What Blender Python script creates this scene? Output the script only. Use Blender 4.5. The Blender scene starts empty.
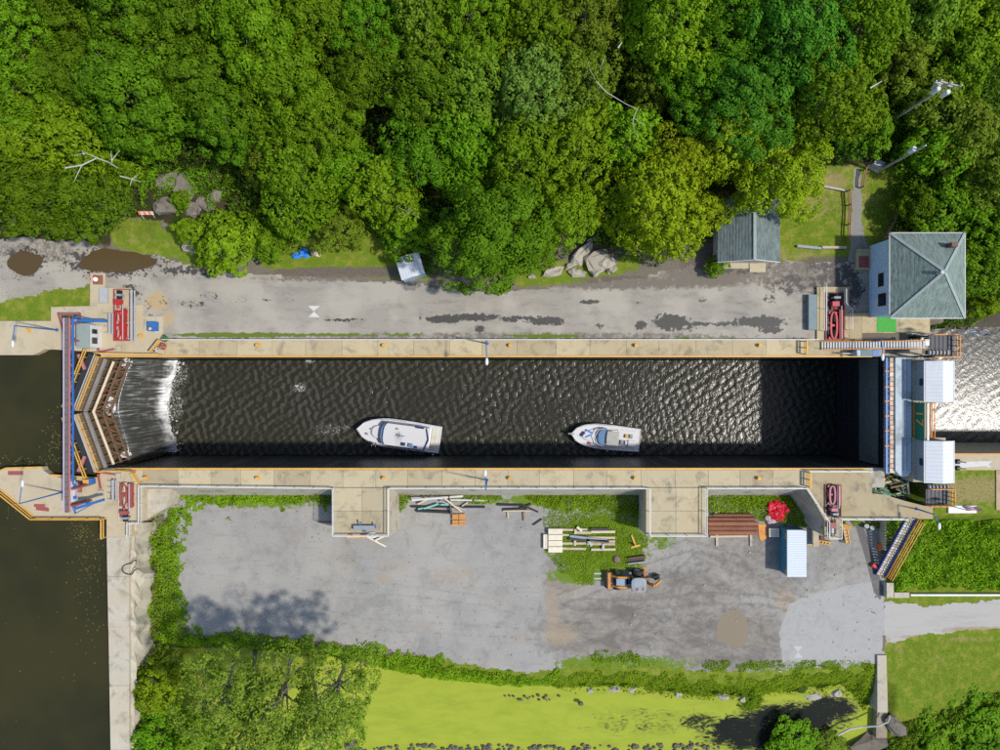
import bpy, bmesh, math, random
import numpy as np
from mathutils import Vector, Matrix, Quaternion

# ------------------------------------------------------------------ camera, sky, sun
SC = bpy.context.scene
COL = SC.collection
H, F = 85.0, 693.0            # camera height over the lock deck (z = 0), focal length in photo pixels (1000 wide)
cam = bpy.data.cameras.new('camera'); cam_o = bpy.data.objects.new('camera', cam); COL.objects.link(cam_o)
cam_o.location = (0, 0, H); cam.sensor_width = 36; cam.lens = 36 * F / 1000; cam.clip_end = 6000; cam.clip_start = 1
SC.camera = cam_o
SUN_EL, SUN_AZ = math.radians(55.5), math.radians(101.5)      # azimuth clockwise from +Y
SUN_DIR = Vector((math.sin(SUN_AZ) * math.cos(SUN_EL), math.cos(SUN_AZ) * math.cos(SUN_EL), math.sin(SUN_EL)))
w = bpy.data.worlds.new('World'); SC.world = w; w.use_nodes = True
bg = w.node_tree.nodes['Background']; sky = w.node_tree.nodes.new('ShaderNodeTexSky')
sky.sky_type = 'NISHITA'; sky.sun_disc = False; sky.sun_elevation = SUN_EL; sky.sun_rotation = SUN_AZ
sky.air_density = 1.0; sky.dust_density = 0.9; sky.ozone_density = 1.0
w.node_tree.links.new(sky.outputs[0], bg.inputs[0]); bg.inputs[1].default_value = 0.148
sl = bpy.data.lights.new('sun', 'SUN'); sl.energy = 3.2; sl.angle = math.radians(2.4); sl.color = (1, 0.945, 0.86)
so = bpy.data.objects.new('sun', sl); COL.objects.link(so); so.rotation_euler = SUN_DIR.to_track_quat('Z', 'Y').to_euler()
vs = SC.view_settings; vs.view_transform = 'Standard'; vs.look = 'None'; vs.gamma = 1; vs.use_curve_mapping = False; vs.exposure = 0.3
SC.render.engine = 'CYCLES'
cy = SC.cycles; cy.max_bounces = 6; cy.diffuse_bounces = 3; cy.glossy_bounces = 3; cy.transmission_bounces = 3
cy.transparent_max_bounces = 4; cy.sample_clamp_indirect = 4; cy.caustics_reflective = False; cy.caustics_refractive = False
cy.use_denoising = False
rng = np.random.default_rng(7)
R = random.Random(11)

# ------------------------------------------------------------------ helpers
def X(px, z=0.0): return (px - 500) * (H - z) / F
def Y(py, z=0.0): return (375 - py) * (H - z) / F
def V(px, py, z=0.0): return Vector((X(px, z), Y(py, z), z))
def L(n, z=0.0): return n * (H - z) / F            # a length of n photo pixels at height z, in metres
def poly(pts, z=0.0): return [(X(a, z), Y(b, z)) for a, b in pts]

class MB:
    def __init__(s): s.v = []; s.f = []
    def add(s, vs_, fs):
        n = len(s.v); s.v += [tuple(a) for a in vs_]; s.f += [tuple(i + n for i in f) for f in fs]; return s
    def box(s, x0, x1, y0, y1, z0, z1):
        return s.add([(x0,y0,z0),(x1,y0,z0),(x1,y1,z0),(x0,y1,z0),(x0,y0,z1),(x1,y0,z1),(x1,y1,z1),(x0,y1,z1)],
                     [(3,2,1,0),(4,5,6,7),(0,1,5,4),(1,2,6,5),(2,3,7,6),(3,0,4,7)])
    def ob(s, c, size, rz=0.0, rx=0.0, ry=0.0):
        m = Matrix.Rotation(rz, 3, 'Z') @ Matrix.Rotation(ry, 3, 'Y') @ Matrix.Rotation(rx, 3, 'X'); c = Vector(c)
        a, b, d = size[0]/2, size[1]/2, size[2]/2
        pts = [c + m @ Vector(p) for p in [(-a,-b,-d),(a,-b,-d),(a,b,-d),(-a,b,-d),(-a,-b,d),(a,-b,d),(a,b,d),(-a,b,d)]]
        return s.add(pts, [(3,2,1,0),(4,5,6,7),(0,1,5,4),(1,2,6,5),(2,3,7,6),(3,0,4,7)])
    def bar(s, p, q, w_, h_=None):
        p, q = Vector(p), Vector(q); d = q - p
        if d.length < 1e-6: return s
        d.normalize(); up = Vector((0,0,1)) if abs(d.z) < .95 else Vector((1,0,0))
        a = d.cross(up).normalized() * (w_/2); b = a.cross(d).normalized() * ((h_ or w_)/2)
        pts = [p-a-b, p+a-b, p+a+b, p-a+b, q-a-b, q+a-b, q+a+b, q-a+b]
        return s.add(pts, [(0,1,2,3),(7,6,5,4),(1,0,4,5),(2,1,5,6),(3,2,6,7),(0,3,7,4)])
    def tube(s, p, q, r, n=6, r2=None):
        p, q = Vector(p), Vector(q); d = (q - p)
        if d.length < 1e-6: return s
        d.normalize(); up = Vector((0,0,1)) if abs(d.z) < .95 else Vector((1,0,0))
        a = d.cross(up).normalized(); b = a.cross(d).normalized(); r2 = r if r2 is None else r2
        ring = [(math.cos(2*math.pi*i/n), math.sin(2*math.pi*i/n)) for i in range(n)]
        pts = [p + (a*c + b*e)*r for c, e in ring] + [q + (a*c + b*e)*r2 for c, e in ring]
        return s.add(pts, [(i, i+n, (i+1)%n+n, (i+1)%n) for i in range(n)] + [tuple(range(n)), tuple(range(2*n-1, n-1, -1))])
    def path(s, pts, r, n=6, r2=None):
        k = len(pts) - 1
        for i in range(k):
            t0, t1 = i/k, (i+1)/k; e = r if r2 is None else r2
            s.tube(pts[i], pts[i+1], r+(e-r)*t0, n, r+(e-r)*t1)
        return s
    def prism(s, pl, z0, z1, top=None):
        ar = sum(pl[i][0]*pl[(i+1)%len(pl)][1]-pl[(i+1)%len(pl)][0]*pl[i][1] for i in range(len(pl)))
        top = top or pl
        if ar < 0: pl = pl[::-1]; top = top[::-1]
        n = len(pl)
        return s.add([(a,b,z0) for a,b in pl] + [(a,b,z1) for a,b in top],
                     [tuple(range(n-1,-1,-1)), tuple(range(n,2*n))] + [(i,(i+1)%n,(i+1)%n+n,i+n) for i in range(n)])
    def loft(s, rings, cap=True):
        n = len(rings[0]); base = len(s.v); s.v += [tuple(p) for r_ in rings for p in r_]
        for k in range(len(rings)-1):
            for i in range(n):
                j = (i+1) % n
                s.f.append((base+k*n+i, base+k*n+j, base+(k+1)*n+j, base+(k+1)*n+i))
        if cap: s.f += [tuple(base+i for i in range(n-1,-1,-1)), tuple(base+(len(rings)-1)*n+i for i in range(n))]
        return s
    def ell(s, c, rx, ry, rz, n=10, m=6, jit=0.0, rnd=None):
        c = Vector(c); rings = []
        for k in range(m+1):
            t = math.pi*(k+.02)/(m+.04)
            row = []
            for i in range(n):
                p = 2*math.pi*i/n; j = 1 + (rnd.uniform(-jit, jit) if rnd else 0)
                row.append((c.x+rx*j*math.sin(t)*math.cos(p), c.y+ry*j*math.sin(t)*math.sin(p), c.z-rz*j*math.cos(t)))
            rings.append(row)
        return s.loft(rings)
    def mesh(s, name, smooth=False):
        me = bpy.data.meshes.new(name); me.from_pydata(s.v, [], s.f); me.update()
        if smooth: me.shade_smooth()
        return me

def link(name, me, m, parent=None, smooth=False):
    o = bpy.data.objects.new(name, me); COL.objects.link(o)
    if m is not None and not me.materials: me.materials.append(m)
    if parent is not None:
        o.parent = parent
    return o
def part(name, mb, m, root, world=True, smooth=False, label=None, kind=None):
    """one mesh as a part; world=True: the builder holds world coordinates"""
    o = link(name, mb.mesh(name, smooth), m, root)
    if world and root is not None:
        o.matrix_parent_inverse = Matrix.Translation(-Vector(root.get('_o', (0,0,0))))      # a part's own mesh sits in world space
    if label: o['label'] = label
    if kind: o['kind'] = kind
    return o
def tag(o, label, cat=None, group=None, kind=None):
    o['label'] = label
    if cat: o['category'] = cat
    if group: o['group'] = group
    if kind: o['kind'] = kind
    return o
def thing(name, label, cat, loc=(0,0,0), group=None):
    o = bpy.data.objects.new(name, None); COL.objects.link(o); o.location = loc; o['_o'] = list(loc); o.empty_display_size = .2
    return tag(o, label, cat, group)
def solo(name, mb, m, label, cat, group=None, kind=None, smooth=False):
    return tag(link(name, mb.mesh(name, smooth), m), label, cat, group, kind)
def copy_tree(o, parent=None):
    c = o.copy(); COL.objects.link(c)
    if parent is not None: c.parent = parent
    for ch in o.children: copy_tree(ch, c)
    return c

def nmesh(name, verts, faces, attrs=None, smooth=False):
    """fast mesh from numpy arrays (faces: n x 3 or n x 4)"""
    me = bpy.data.meshes.new(name); k = faces.shape[1]
    me.vertices.add(len(verts)); me.vertices.foreach_set('co', np.ascontiguousarray(verts, np.float32).ravel())
    me.loops.add(faces.size); me.loops.foreach_set('vertex_index', np.ascontiguousarray(faces, np.int32).ravel())
    me.polygons.add(len(faces)); me.polygons.foreach_set('loop_start', np.arange(0, faces.size, k, dtype=np.int32))
    me.update(calc_edges=True)
    for a, val in (attrs or {}).items():
        at = me.attributes.new(a, 'FLOAT', 'POINT'); at.data.foreach_set('value', np.ascontiguousarray(val, np.float32).ravel())
    if smooth: me.shade_smooth()
    return me

# ---- numpy noise and masks
def _h(i, j, s):
    n = (i*374761393 + j*668265263 + s*974634151) & 0xffffffff
    n = ((n ^ (n >> 13)) * 1274126177) & 0xffffffff
    return ((n ^ (n >> 16)) & 0xffff) / 65535.0
def vnoise(x, y, s=0):
    i = np.floor(x).astype(np.int64); j = np.floor(y).astype(np.int64); fx = x-i; fy = y-j
    fx = fx*fx*(3-2*fx); fy = fy*fy*(3-2*fy)
    return (_h(i,j,s)*(1-fx)+_h(i+1,j,s)*fx)*(1-fy) + (_h(i,j+1,s)*(1-fx)+_h(i+1,j+1,s)*fx)*fy
def fbm(x, y, s=0, o=4):
    t = 0; a = .5
    for k in range(o): t = t + a*vnoise(x*2**k, y*2**k, s+k*17); a *= .5
    return t
def smooth(t): t = np.clip(t, 0, 1); return t*t*(3-2*t)
def in_poly(x, y, pl):
    ins = np.zeros(x.shape, bool); n = len(pl)
    for i in range(n):
        x0, y0 = pl[i]; x1, y1 = pl[(i+1) % n]
        if y0 == y1: continue
        c = ((y0 > y) != (y1 > y)) & (x < (x1-x0)*(y-y0)/(y1-y0)+x0); ins ^= c
    return ins
def sdist(x, y, pl):
    """signed distance to a polygon, positive inside"""
    d = np.full(x.shape, 1e9); n = len(pl)
    for i in range(n):
        x0, y0 = pl[i]; x1, y1 = pl[(i+1) % n]; dx, dy = x1-x0, y1-y0
        t = np.clip(((x-x0)*dx+(y-y0)*dy)/max(dx*dx+dy*dy, 1e-9), 0, 1)
        d = np.minimum(d, np.hypot(x-x0-t*dx, y-y0-t*dy))
    return np.where(in_poly(x, y, pl), d, -d)
def ellipses(px, py, items):
    """0..1 mask in photo pixels from (cx, cy, rx, ry[, weight]) blobs"""
    m = np.zeros(px.shape)
    for it in items:
        cx, cy, rx, ry = it[:4]; wt = it[4] if len(it) > 4 else 1
        m = np.maximum(m, wt*np.clip(1.5-np.hypot((px-cx)/rx, (py-cy)/ry), 0, 1))
    return m
def grid(xs, ys):
    gx, gy = np.meshgrid(xs, ys); n, m = len(xs), len(ys)
    i = np.arange((n-1)*(m-1)); a = (i//(n-1))*n + i % (n-1)
    return gx.ravel(), gy.ravel(), np.stack([a, a+1, a+n+1, a+n], 1)

# ------------------------------------------------------------------ materials
class NT:
    def __init__(s, name):
        s.m = bpy.data.materials.new(name); s.m.use_nodes = True; s.t = s.m.node_tree; s.b = s.t.nodes['Principled BSDF']; s.out = s.t.nodes['Material Output']
        s.pos = s.n('ShaderNodeNewGeometry').outputs['Position']
    def n(s, typ, **kw):
        nd = s.t.nodes.new(typ)
        for k, v in kw.items():
            if k.startswith('i_'): s.set(nd.inputs[k[2:].replace('_', ' ')], v)
            else: setattr(nd, k, v)
        return nd
    def set(s, sock, v):
        if isinstance(v, bpy.types.NodeSocket): s.t.links.new(v, sock)
        elif isinstance(v, (tuple, list)) and len(v) == 3 and sock.type == 'RGBA': sock.default_value = (*v, 1)
        else: sock.default_value = v
    def math(s, op, a, b=0.0, c=0.0, clamp=False):
        nd = s.t.nodes.new('ShaderNodeMath'); nd.operation = op; nd.use_clamp = clamp
        s.set(nd.inputs[0], a); s.set(nd.inputs[1], b); s.set(nd.inputs[2], c); return nd.outputs[0]
    def mix(s, f, a, b, blend='MIX'):
        nd = s.t.nodes.new('ShaderNodeMix'); nd.data_type = 'RGBA'; nd.blend_type = blend
        s.set(nd.inputs[0], f); s.set(nd.inputs[6], a); s.set(nd.inputs[7], b); return nd.outputs[2]
    def noise(s, scale, detail=4, rough=.6, stretch=None, dist=0.0):
        v = s.pos
        if stretch:
            mp = s.n('ShaderNodeMapping'); mp.inputs['Scale'].default_value = stretch; s.t.links.new(v, mp.inputs[0]); v = mp.outputs[0]
        nd = s.n('ShaderNodeTexNoise'); nd.inputs['Scale'].default_value = scale; nd.inputs['Detail'].default_value = detail
        nd.inputs['Roughness'].default_value = rough; nd.inputs['Distortion'].default_value = dist; s.t.links.new(v, nd.inputs['Vector']); return nd.outputs[0]
    def step(s, v, a, b):
        nd = s.n('ShaderNodeMapRange'); nd.interpolation_type = 'SMOOTHSTEP'; s.set(nd.inputs[0], v)
        nd.inputs[1].default_value = a; nd.inputs[2].default_value = b; return nd.outputs[0]
    def attr(s, name): return s.n('ShaderNodeAttribute', attribute_name=name).outputs['Fac']
    def orand(s): return s.n('ShaderNodeObjectInfo').outputs['Random']
    def bump(s, h_, strength=.4, dist=.05, normal=None):
        nd = s.n('ShaderNodeBump'); nd.inputs['Strength'].default_value = strength; nd.inputs['Distance'].default_value = dist
        s.set(nd.inputs['Height'], h_)
        if normal is not None: s.set(nd.inputs['Normal'], normal)
        return nd.outputs[0]
    def done(s, col=None, rough=None, spec=.3, metal=0, normal=None):
        if col is not None: s.set(s.b.inputs['Base Color'], col)
        if rough is not None: s.set(s.b.inputs['Roughness'], rough)
        s.b.inputs['Specular IOR Level'].default_value = spec; s.b.inputs['Metallic'].default_value = metal
        if normal is not None: s.set(s.b.inputs['Normal'], normal)
        return s.m

def plain(name, c, rough=.6, var=.25, scale=4, dirt=.25, dirtc=(.10,.085,.065), metal=0, spec=.35, orand=0.0):
    t = NT(name); n1 = t.noise(scale, 5, .65); n2 = t.noise(scale*.22, 4, .6)
    lo = tuple(x*(1-var) for x in c); hi = tuple(min(1, x*(1+var)) for x in c)
    col = t.mix(n1, lo, hi)
    col = t.mix(t.math('MULTIPLY', t.step(n2, .45, .75), dirt), col, dirtc)
    if orand: col = t.mix(1.0, col, t.n('ShaderNodeCombineColor', i_Red=t.math('MULTIPLY_ADD', t.orand(), orand, 1-orand/2), i_Green=t.math('MULTIPLY_ADD', t.orand(), orand, 1-orand/2), i_Blue=t.math('MULTIPLY_ADD', t.orand(), orand, 1-orand/2)).outputs[0], 'MULTIPLY')
    return t.done(col, rough, spec, metal, t.bump(n1, .25, .03))

def concrete(name, c=(.45,.375,.235), dark=(.15,.135,.11), stain=.75, orand=.28, pale=.35):
    t = NT(name); n1 = t.noise(9, 6, .7); n2 = t.noise(.55, 6, .68, dist=.4); n3 = t.noise(1.6, 6, .7, (1, .35, 1)); n4 = t.noise(.23, 3, .6)
    col = t.mix(n1, tuple(x*.8 for x in c), tuple(min(1, x*1.16) for x in c))
    col = t.mix(t.math('MULTIPLY', t.step(n3, .5, .75), pale), col, (.52,.49,.42))
    col = t.mix(t.math('MULTIPLY', t.step(n2, .48, .72), stain), col, dark)
    col = t.mix(t.math('MULTIPLY', t.step(n4, .4, .7), .3), col, (.40,.30,.17))
    if orand:
        g = t.math('MULTIPLY_ADD', t.orand(), orand, 1-orand*.6)
        col = t.mix(1.0, col, t.n('ShaderNodeCombineColor', i_Red=g, i_Green=g, i_Blue=t.math('MULTIPLY', g, .97)).outputs[0], 'MULTIPLY')
    return t.done(col, .88, .2, 0, t.bump(n1, .3, .03))

M = {}
M['deck'] = concrete('deck_concrete')
M['deck_s'] = concrete('deck_concrete_stained', (.43,.365,.24), (.13,.12,.095), .7, .3)
M['pad'] = concrete('pale_concrete', (.47,.40,.28), (.2,.17,.13), .35, .1)
M['wallc'] = concrete('weathered_wall_concrete', (.40,.37,.31), (.10,.095,.08), .75, .1)
M['bleach'] = concrete('bleached_concrete', (.45,.41,.335), (.15,.135,.11), .65, .12, .7)
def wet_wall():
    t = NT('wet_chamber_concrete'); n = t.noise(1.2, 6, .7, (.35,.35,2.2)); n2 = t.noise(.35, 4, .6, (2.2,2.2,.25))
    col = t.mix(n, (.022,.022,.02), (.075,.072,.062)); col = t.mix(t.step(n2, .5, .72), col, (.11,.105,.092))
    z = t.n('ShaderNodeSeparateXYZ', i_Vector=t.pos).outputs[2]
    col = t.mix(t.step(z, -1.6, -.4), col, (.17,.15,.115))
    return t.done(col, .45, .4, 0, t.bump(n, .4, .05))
M['wet'] = wet_wall()
M['white'] = plain('white_paint', (.60,.60,.58), .5, .08, 6, .22)
M['whitem'] = plain('white_sheet_metal', (.58,.60,.62), .45, .06, 3, .12, (.35,.33,.3))
M['gel'] = plain('white_gelcoat', (.60,.60,.60), .25, .03, 4, .05, (.5,.5,.48), spec=.5)
M['yellow'] = plain('yellow_paint', (.60,.34,.07), .55, .2, 5, .5, (.35,.2,.08))
M['orange'] = plain('orange_paint', (.60,.24,.04), .6, .25, 6, .45, (.2,.1,.05))
M['red'] = plain('red_machine_paint', (.42,.025,.03), .45, .25, 8, .25, (.06,.03,.03))
M['darkred'] = plain('weathered_red_paint', (.30,.075,.07), .6, .3, 8, .4, (.12,.07,.05))
M['pink'] = plain('faded_red_paint', (.42,.15,.17), .6, .25, 6, .3, (.25,.18,.2))
M['lilac'] = plain('lilac_grey_paint', (.42,.36,.46), .55, .2, 6, .3, (.25,.2,.22))
M['blue'] = plain('blue_steel_paint', (.03,.13,.36), .45, .25, 6, .25, (.03,.06,.12))
M['palegirder'] = plain('weathered_pale_blue_paint', (.40,.47,.51), .65, .25, 2.5, .8, (.13,.155,.17))
M['cabblue'] = plain('pale_blue_siding', (.50,.66,.82), .55, .06, 3, .08)
M['contblue'] = plain('container_blue', (.06,.22,.33), .5, .15, 4, .2)
M['green'] = plain('sign_green', (.015,.16,.10), .5, .15, 5, .2, (.01,.05,.04))
M['mat_green'] = plain('bright_green_turf', (.07,.36,.06), .9, .15, 10, .15)
M['moss'] = plain('dull_green_steel', (.06,.14,.06), .7, .5, 3, .5, (.16,.14,.08))
M['dark'] = plain('dark_steel', (.028,.03,.034), .5, .4, 4, .3, (.06,.045,.03))
M['black'] = plain('black_rubber', (.015,.015,.016), .7, .2, 6, .2)
M['grey'] = plain('grey_galvanised', (.38,.39,.40), .45, .15, 5, .25, (.2,.17,.14), spec=.4)
M['midgrey'] = plain('mid_grey_paint', (.24,.27,.30), .55, .15, 4, .25)
M['rust'] = plain('rusty_steel', (.24,.10,.055), .8, .45, 5, .4, (.09,.045,.03), orand=.5)
M['brownsteel'] = plain('brown_wet_timber', (.15,.105,.06), .75, .4, 4, .4, (.05,.04,.025))
M['wood'] = plain('weathered_timber', (.50,.42,.29), .85, .25, 7, .35, (.2,.15,.1), orand=.4)
M['palewood'] = plain('pale_sawn_timber', (.68,.62,.48), .85, .15, 7, .25, (.4,.3,.15), orand=.15)
M['brownwood'] = plain('brown_timber', (.30,.19,.10), .85, .3, 7, .3, orand=.3)
M['pallet'] = plain('orange_pallet_wood', (.55,.27,.09), .85, .2, 7, .25, orand=.3)
M['teal'] = plain('teal_plastic_pipe', (.18,.50,.42), .5, .15, 4, .2)
M['tarp'] = plain('red_tarpaulin', (.55,.015,.035), .45, .25, 4, .1)
M['bluetarp'] = plain('blue_tarpaulin', (.03,.20,.62), .45, .25, 4, .1)
M['glass'] = plain('dark_glass', (.015,.022,.035), .08, .2, 3, 0, spec=.6)
M['tint'] = plain('blue_tinted_glass', (.12,.22,.38), .1, .3, 3, 0, spec=.6)
M['navy'] = plain('navy_canvas', (.02,.03,.16), .8, .2, 5, .1)
M['brick'] = plain('timber_and_brick', (.60,.46,.34), .85, .3, 4, .4, orand=.5)
M['cover'] = plain('grey_canvas', (.40,.40,.37), .85, .1, 6, .2)
M['teak'] = plain('teak_platform', (.36,.16,.07), .6, .3, 7, .2)
M['skin'] = plain('skin', (.5,.3,.22), .5, .05, 6, 0)
M['flagred'] = plain('flag_red', (.5,.03,.06), .8, .1, 5, 0); M['flagblue'] = plain('flag_blue', (.02,.06,.35), .8, .1, 5, 0); M['flagwhite'] = plain('flag_white', (.8,.8,.82), .8, .03, 5, 0)
M['planter'] = plain('grey_pot', (.2,.2,.22), .6, .2, 5, .2)
M['bark'] = plain('grey_bark', (.22,.19,.155), .9, .35, 6, .35, (.07,.06,.045))
M['deadwood'] = plain('bleached_dead_wood', (.45,.44,.39), .9, .15, 6, .2)
# ------------------------------------------------------------------ terrain
YE = [(120,640),(178,640),(260,640),(340,650),(440,668),(520,678),(560,676),(640,668),(700,672),(800,672),(870,664),(900,664)]
YP = [(120,662),(178,658),(260,662),(340,668),(420,690),(520,699),(600,700),(700,714),(760,712),(810,704),(845,700),(860,716),(870,735),(900,740)]
def pl_y(px, tab): return np.interp(px, [a for a, _ in tab], [b for _, b in tab])
def hz(x, y):
    x = np.asarray(x, float); y = np.asarray(y, float)
    px, py = 500 + x*F/89.5, 375 - y*F/89.5
    n = fbm(x*.13+9, y*.13+4, 3, 4)-.47; nf = fbm(x*.5, y*.5, 8, 3)-.44
    z = np.full(x.shape, -.25)
    hill = smooth((y-16.5)/32); z = z + 6.5*hill + (2.2*n+.5*nf)*smooth((y-16.5)/6)
    out = np.exp(-(((x+36.5)/7)**2 + ((y-20.5)/5)**2)); z = z + 1.9*out*(1+1.2*nf)*smooth((y-14.5)/2.5)
    # east bank down to the tail water
    ne = smooth((x-54.5)/3.0)*smooth((12.5-y)/7.0); z = z*(1-ne) - 15*ne
    # south: yard, bank, pond
    s = y < -12.6
    t = smooth((py-pl_y(px, YE))/np.maximum(pl_y(px, YP)-pl_y(px, YE), 1))
    zs = -4.53 - 2.3*t*(px < 893) + .35*nf*(t > .05)*(t < .98) - 1.3*smooth((py-690)/60)*(px >= 893) + .25*n*(py > 640)*(px > 900)
    z = np.where(s, zs, z)
    # south-east terrace and its slope
    te = (x > 52.6) & (y < -9.5) & (y > -19.5)
    z = np.where(te, -.08 - 4.4*smooth((-16.9-y)/2.4), z)
    # water bodies
    z = np.where((x > -50) & (x < 53) & (y > -12.2) & (y < 3.2), -19, z)
    z = np.where((x < -49.2) & (y < 3.2) & (y > -400) & (x > -700), -8, z)
    z = np.where((x > 50) & (y > -10.2) & (y < 6.5) & (x < 900), -17, z)
    return z
def hz1(x, y): return float(hz(np.array([x]), np.array([y]))[0])

fx = np.concatenate([[-2500,-1200,-600,-300,-150,-100], np.arange(-80, 80.01, .5), [100,150,300,600,1200,2500]])
fy = np.concatenate([[-2500,-1200,-600,-300,-150,-90], np.arange(-64, 64.01, .5), [90,150,300,600,1200,2500]])
gx, gy, gf = grid(fx, fy); gz = hz(gx, gy)
gx2 = gx + (np.abs(gx) < 79)*(vnoise(gx*3, gy*3, 2)-.5)*.2; gy2 = gy + (np.abs(gy) < 60)*(vnoise(gx*3, gy*3, 5)-.5)*.2
gpx, gpy = 500 + gx*F/(H-gz), 375 - gy*F/(H-gz)
G_LAWN = [[(-80,286),(60,288),(90,283),(90,322),(-80,322)], [(108,215),(165,222),(205,250),(205,270),(150,258),(112,245)], [(240,222),(330,205),(395,235),(430,262),(430,280),(330,275),(265,270)],
          [(500,268),(560,262),(600,262),(640,255),(640,270),(590,282),(520,288)], [(772,180),(830,165),(905,165),(900,235),(870,262),(780,262)]]
grass = np.full(gx.shape, -9.0)
for q in G_LAWN: grass = np.maximum(grass, sdist(gpx, gpy, q)/10)
south = gy < -12.4
grass = np.where(south, np.maximum(grass, np.where((gpx > 886) | (gpy > 655), 1.0, -1)), grass)
grass = np.where((gx > 52) & (gy < -9.4) & (gy > -20), 1.0, grass)
grass = np.clip(grass*.5+.5, 0, 1)
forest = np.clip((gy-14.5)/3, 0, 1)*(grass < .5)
gdry = ellipses(gpx, gpy, [(975,490,40,14,1.0),(940,660,14,6,.4),(960,640,40,3,.6),(850,195,30,40,.45),(832,182,16,10,.9),(820,205,20,14,.6),(896,650,12,6,.5),(140,238,20,6,.4),(800,255,40,6,.6)])
gsoil = ellipses(gpx, gpy, [(350,272,90,6,.9),(575,235,14,14,1.0),(345,215,10,18,1),(700,255,25,18,1.0),(835,262,40,8,.8),(500,292,60,5,.7),(620,280,60,6,.7),(125,262,70,8,.8),(168,625,10,70,.5),(150,700,12,30,.9)])
ggrav = np.maximum(ellipses(gpx, gpy, [(857,205,5,30),(857,178,4,12)]), np.clip(.5+sdist(gpx, gpy, [(852,215),(860,215),(866,240),(872,262),(848,262),(851,240)])/5, 0, 1))
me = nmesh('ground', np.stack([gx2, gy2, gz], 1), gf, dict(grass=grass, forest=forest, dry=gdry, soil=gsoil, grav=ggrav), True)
t = NT('ground'); na = t.noise(.9, 6, .7); nb = t.noise(5, 5, .7); nc = t.noise(.25, 4, .6)
gcol = t.mix(nb, (.075,.125,.010), (.17,.235,.022)); gcol = t.mix(t.step(na, .42, .68), gcol, (.22,.235,.035))
dryf = t.step(t.math('MULTIPLY_ADD', t.math('SUBTRACT', na, .5), 1.6, t.attr('dry')), .25, .9)
gcol = t.mix(dryf, gcol, t.mix(nb, (.20,.17,.06), (.33,.27,.12)))
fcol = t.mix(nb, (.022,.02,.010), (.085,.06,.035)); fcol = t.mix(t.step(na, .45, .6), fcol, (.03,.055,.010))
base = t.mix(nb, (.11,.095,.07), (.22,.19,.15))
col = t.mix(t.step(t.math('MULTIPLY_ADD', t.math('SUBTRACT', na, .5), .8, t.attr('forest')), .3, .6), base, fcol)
col = t.mix(t.step(t.math('MULTIPLY_ADD', t.math('SUBTRACT', na, .5), .7, t.attr('grass')), .42, .6), col, gcol)
col = t.mix(t.step(t.math('MULTIPLY_ADD', t.math('SUBTRACT', na, .5), 1.2, t.attr('soil')), .4, .7), col, t.mix(nb, (.07,.055,.04), (.20,.17,.135)))
col = t.mix(t.step(t.math('MULTIPLY_ADD', t.math('SUBTRACT', na, .5), .8, t.attr('grav')), .4, .6), col, t.mix(nb, (.17,.165,.15), (.30,.29,.265)))
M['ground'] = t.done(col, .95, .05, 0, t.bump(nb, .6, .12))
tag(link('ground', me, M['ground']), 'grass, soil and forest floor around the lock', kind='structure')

def sheet(name, outline, z, res, masks, material, label, margin=.28, kind='structure'):
    """a thin paved sheet over flat ground; outline in photo pixels at height z; ragged edge"""
    o = poly(outline, z); xs = [a for a, _ in o]; ys = [b for _, b in o]
    x_, y_, f_ = grid(np.arange(max(min(xs), -400), max(xs)+res, res), np.arange(min(ys), max(ys)+res, res))
    d = sdist(x_, y_, o) + (fbm(x_*.9, y_*.9, 21, 4)-.47)*1.1*margin/.28
    keep = (d[f_] > -res*.25).all(1); f_ = f_[keep]; used, inv = np.unique(f_, return_inverse=True); f_ = inv.reshape(f_.shape)
    x_, y_ = x_[used], y_[used]; px_, py_ = 500 + x_*F/(H-z), 375 - y_*F/(H-z)
    jx = (vnoise(x_*2.7, y_*2.7, 31)-.5)*res; jy = (vnoise(x_*2.7, y_*2.7, 37)-.5)*res
    m_ = nmesh(name, np.stack([x_+jx, y_+jy, np.full(x_.shape, z)], 1), f_, {k: fn(px_, py_) for k, fn in masks.items()})
    return tag(link(name, m_, material), label, kind=kind)

# ---- service road north of the lock
ROAD = [(-700,180),(-150,225),(0,237),(60,239),(110,244),(150,252),(190,266),(240,273),(300,277),(380,281),(440,288),(500,291),(560,286),(620,279),(680,268),(720,262),(800,262),(850,262),(872,262),
        (872,314),(820,316),(820,341),(110,341),(108,285),(90,286),(60,291),(0,303),(-150,300),(-700,290)]
wet_r = lambda a, b: ellipses(a, b, [(25,262,24,20,.7),(112,262,60,19,.7),(185,270,30,6,.7),(470,317,40,4,.9),(515,319,24,3.5,.8),(545,321,22,5,.95),(445,319,22,4.5),(640,326,7,5),(670,322,18,9),(720,324,70,2.6,.75),(760,322,28,6),(590,302,12,2.2),(820,290,14,24,.7),(480,329,6,4),(770,330,12,4),(845,285,20,30,.8),(240,270,30,6,.5),(735,268,40,8,.6),(205,270,12,8,.8),(130,292,12,12,.7),(150,310,10,14,.4),(345,320,24,1.6,.8),(700,300,9,3,.5),(790,285,22,14,.62),(770,300,10,8,.55),(830,268,30,8,.65),(640,303,6,2,.6),(600,325,5,3,.7),(565,306,5,2,.6),(690,328,12,5,.6),(165,300,10,6,.5),(210,296,14,6,.45),(195,304,14,5,.55),(250,300,60,3,.4)])
dirt_r = lambda a, b: ellipses(a, b, [(40,252,60,16,.7),(350,279,120,4,.8),(620,283,140,8,.9),(710,275,60,15),(800,275,70,22,.8),(820,300,30,30,.6),(500,336,350,5,.7),(200,276,60,5,.5)])
sand_r = lambda a, b: ellipses(a, b, [(158,302,13,11,.8),(168,318,8,12,.6),(190,296,16,8,.3)])
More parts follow.
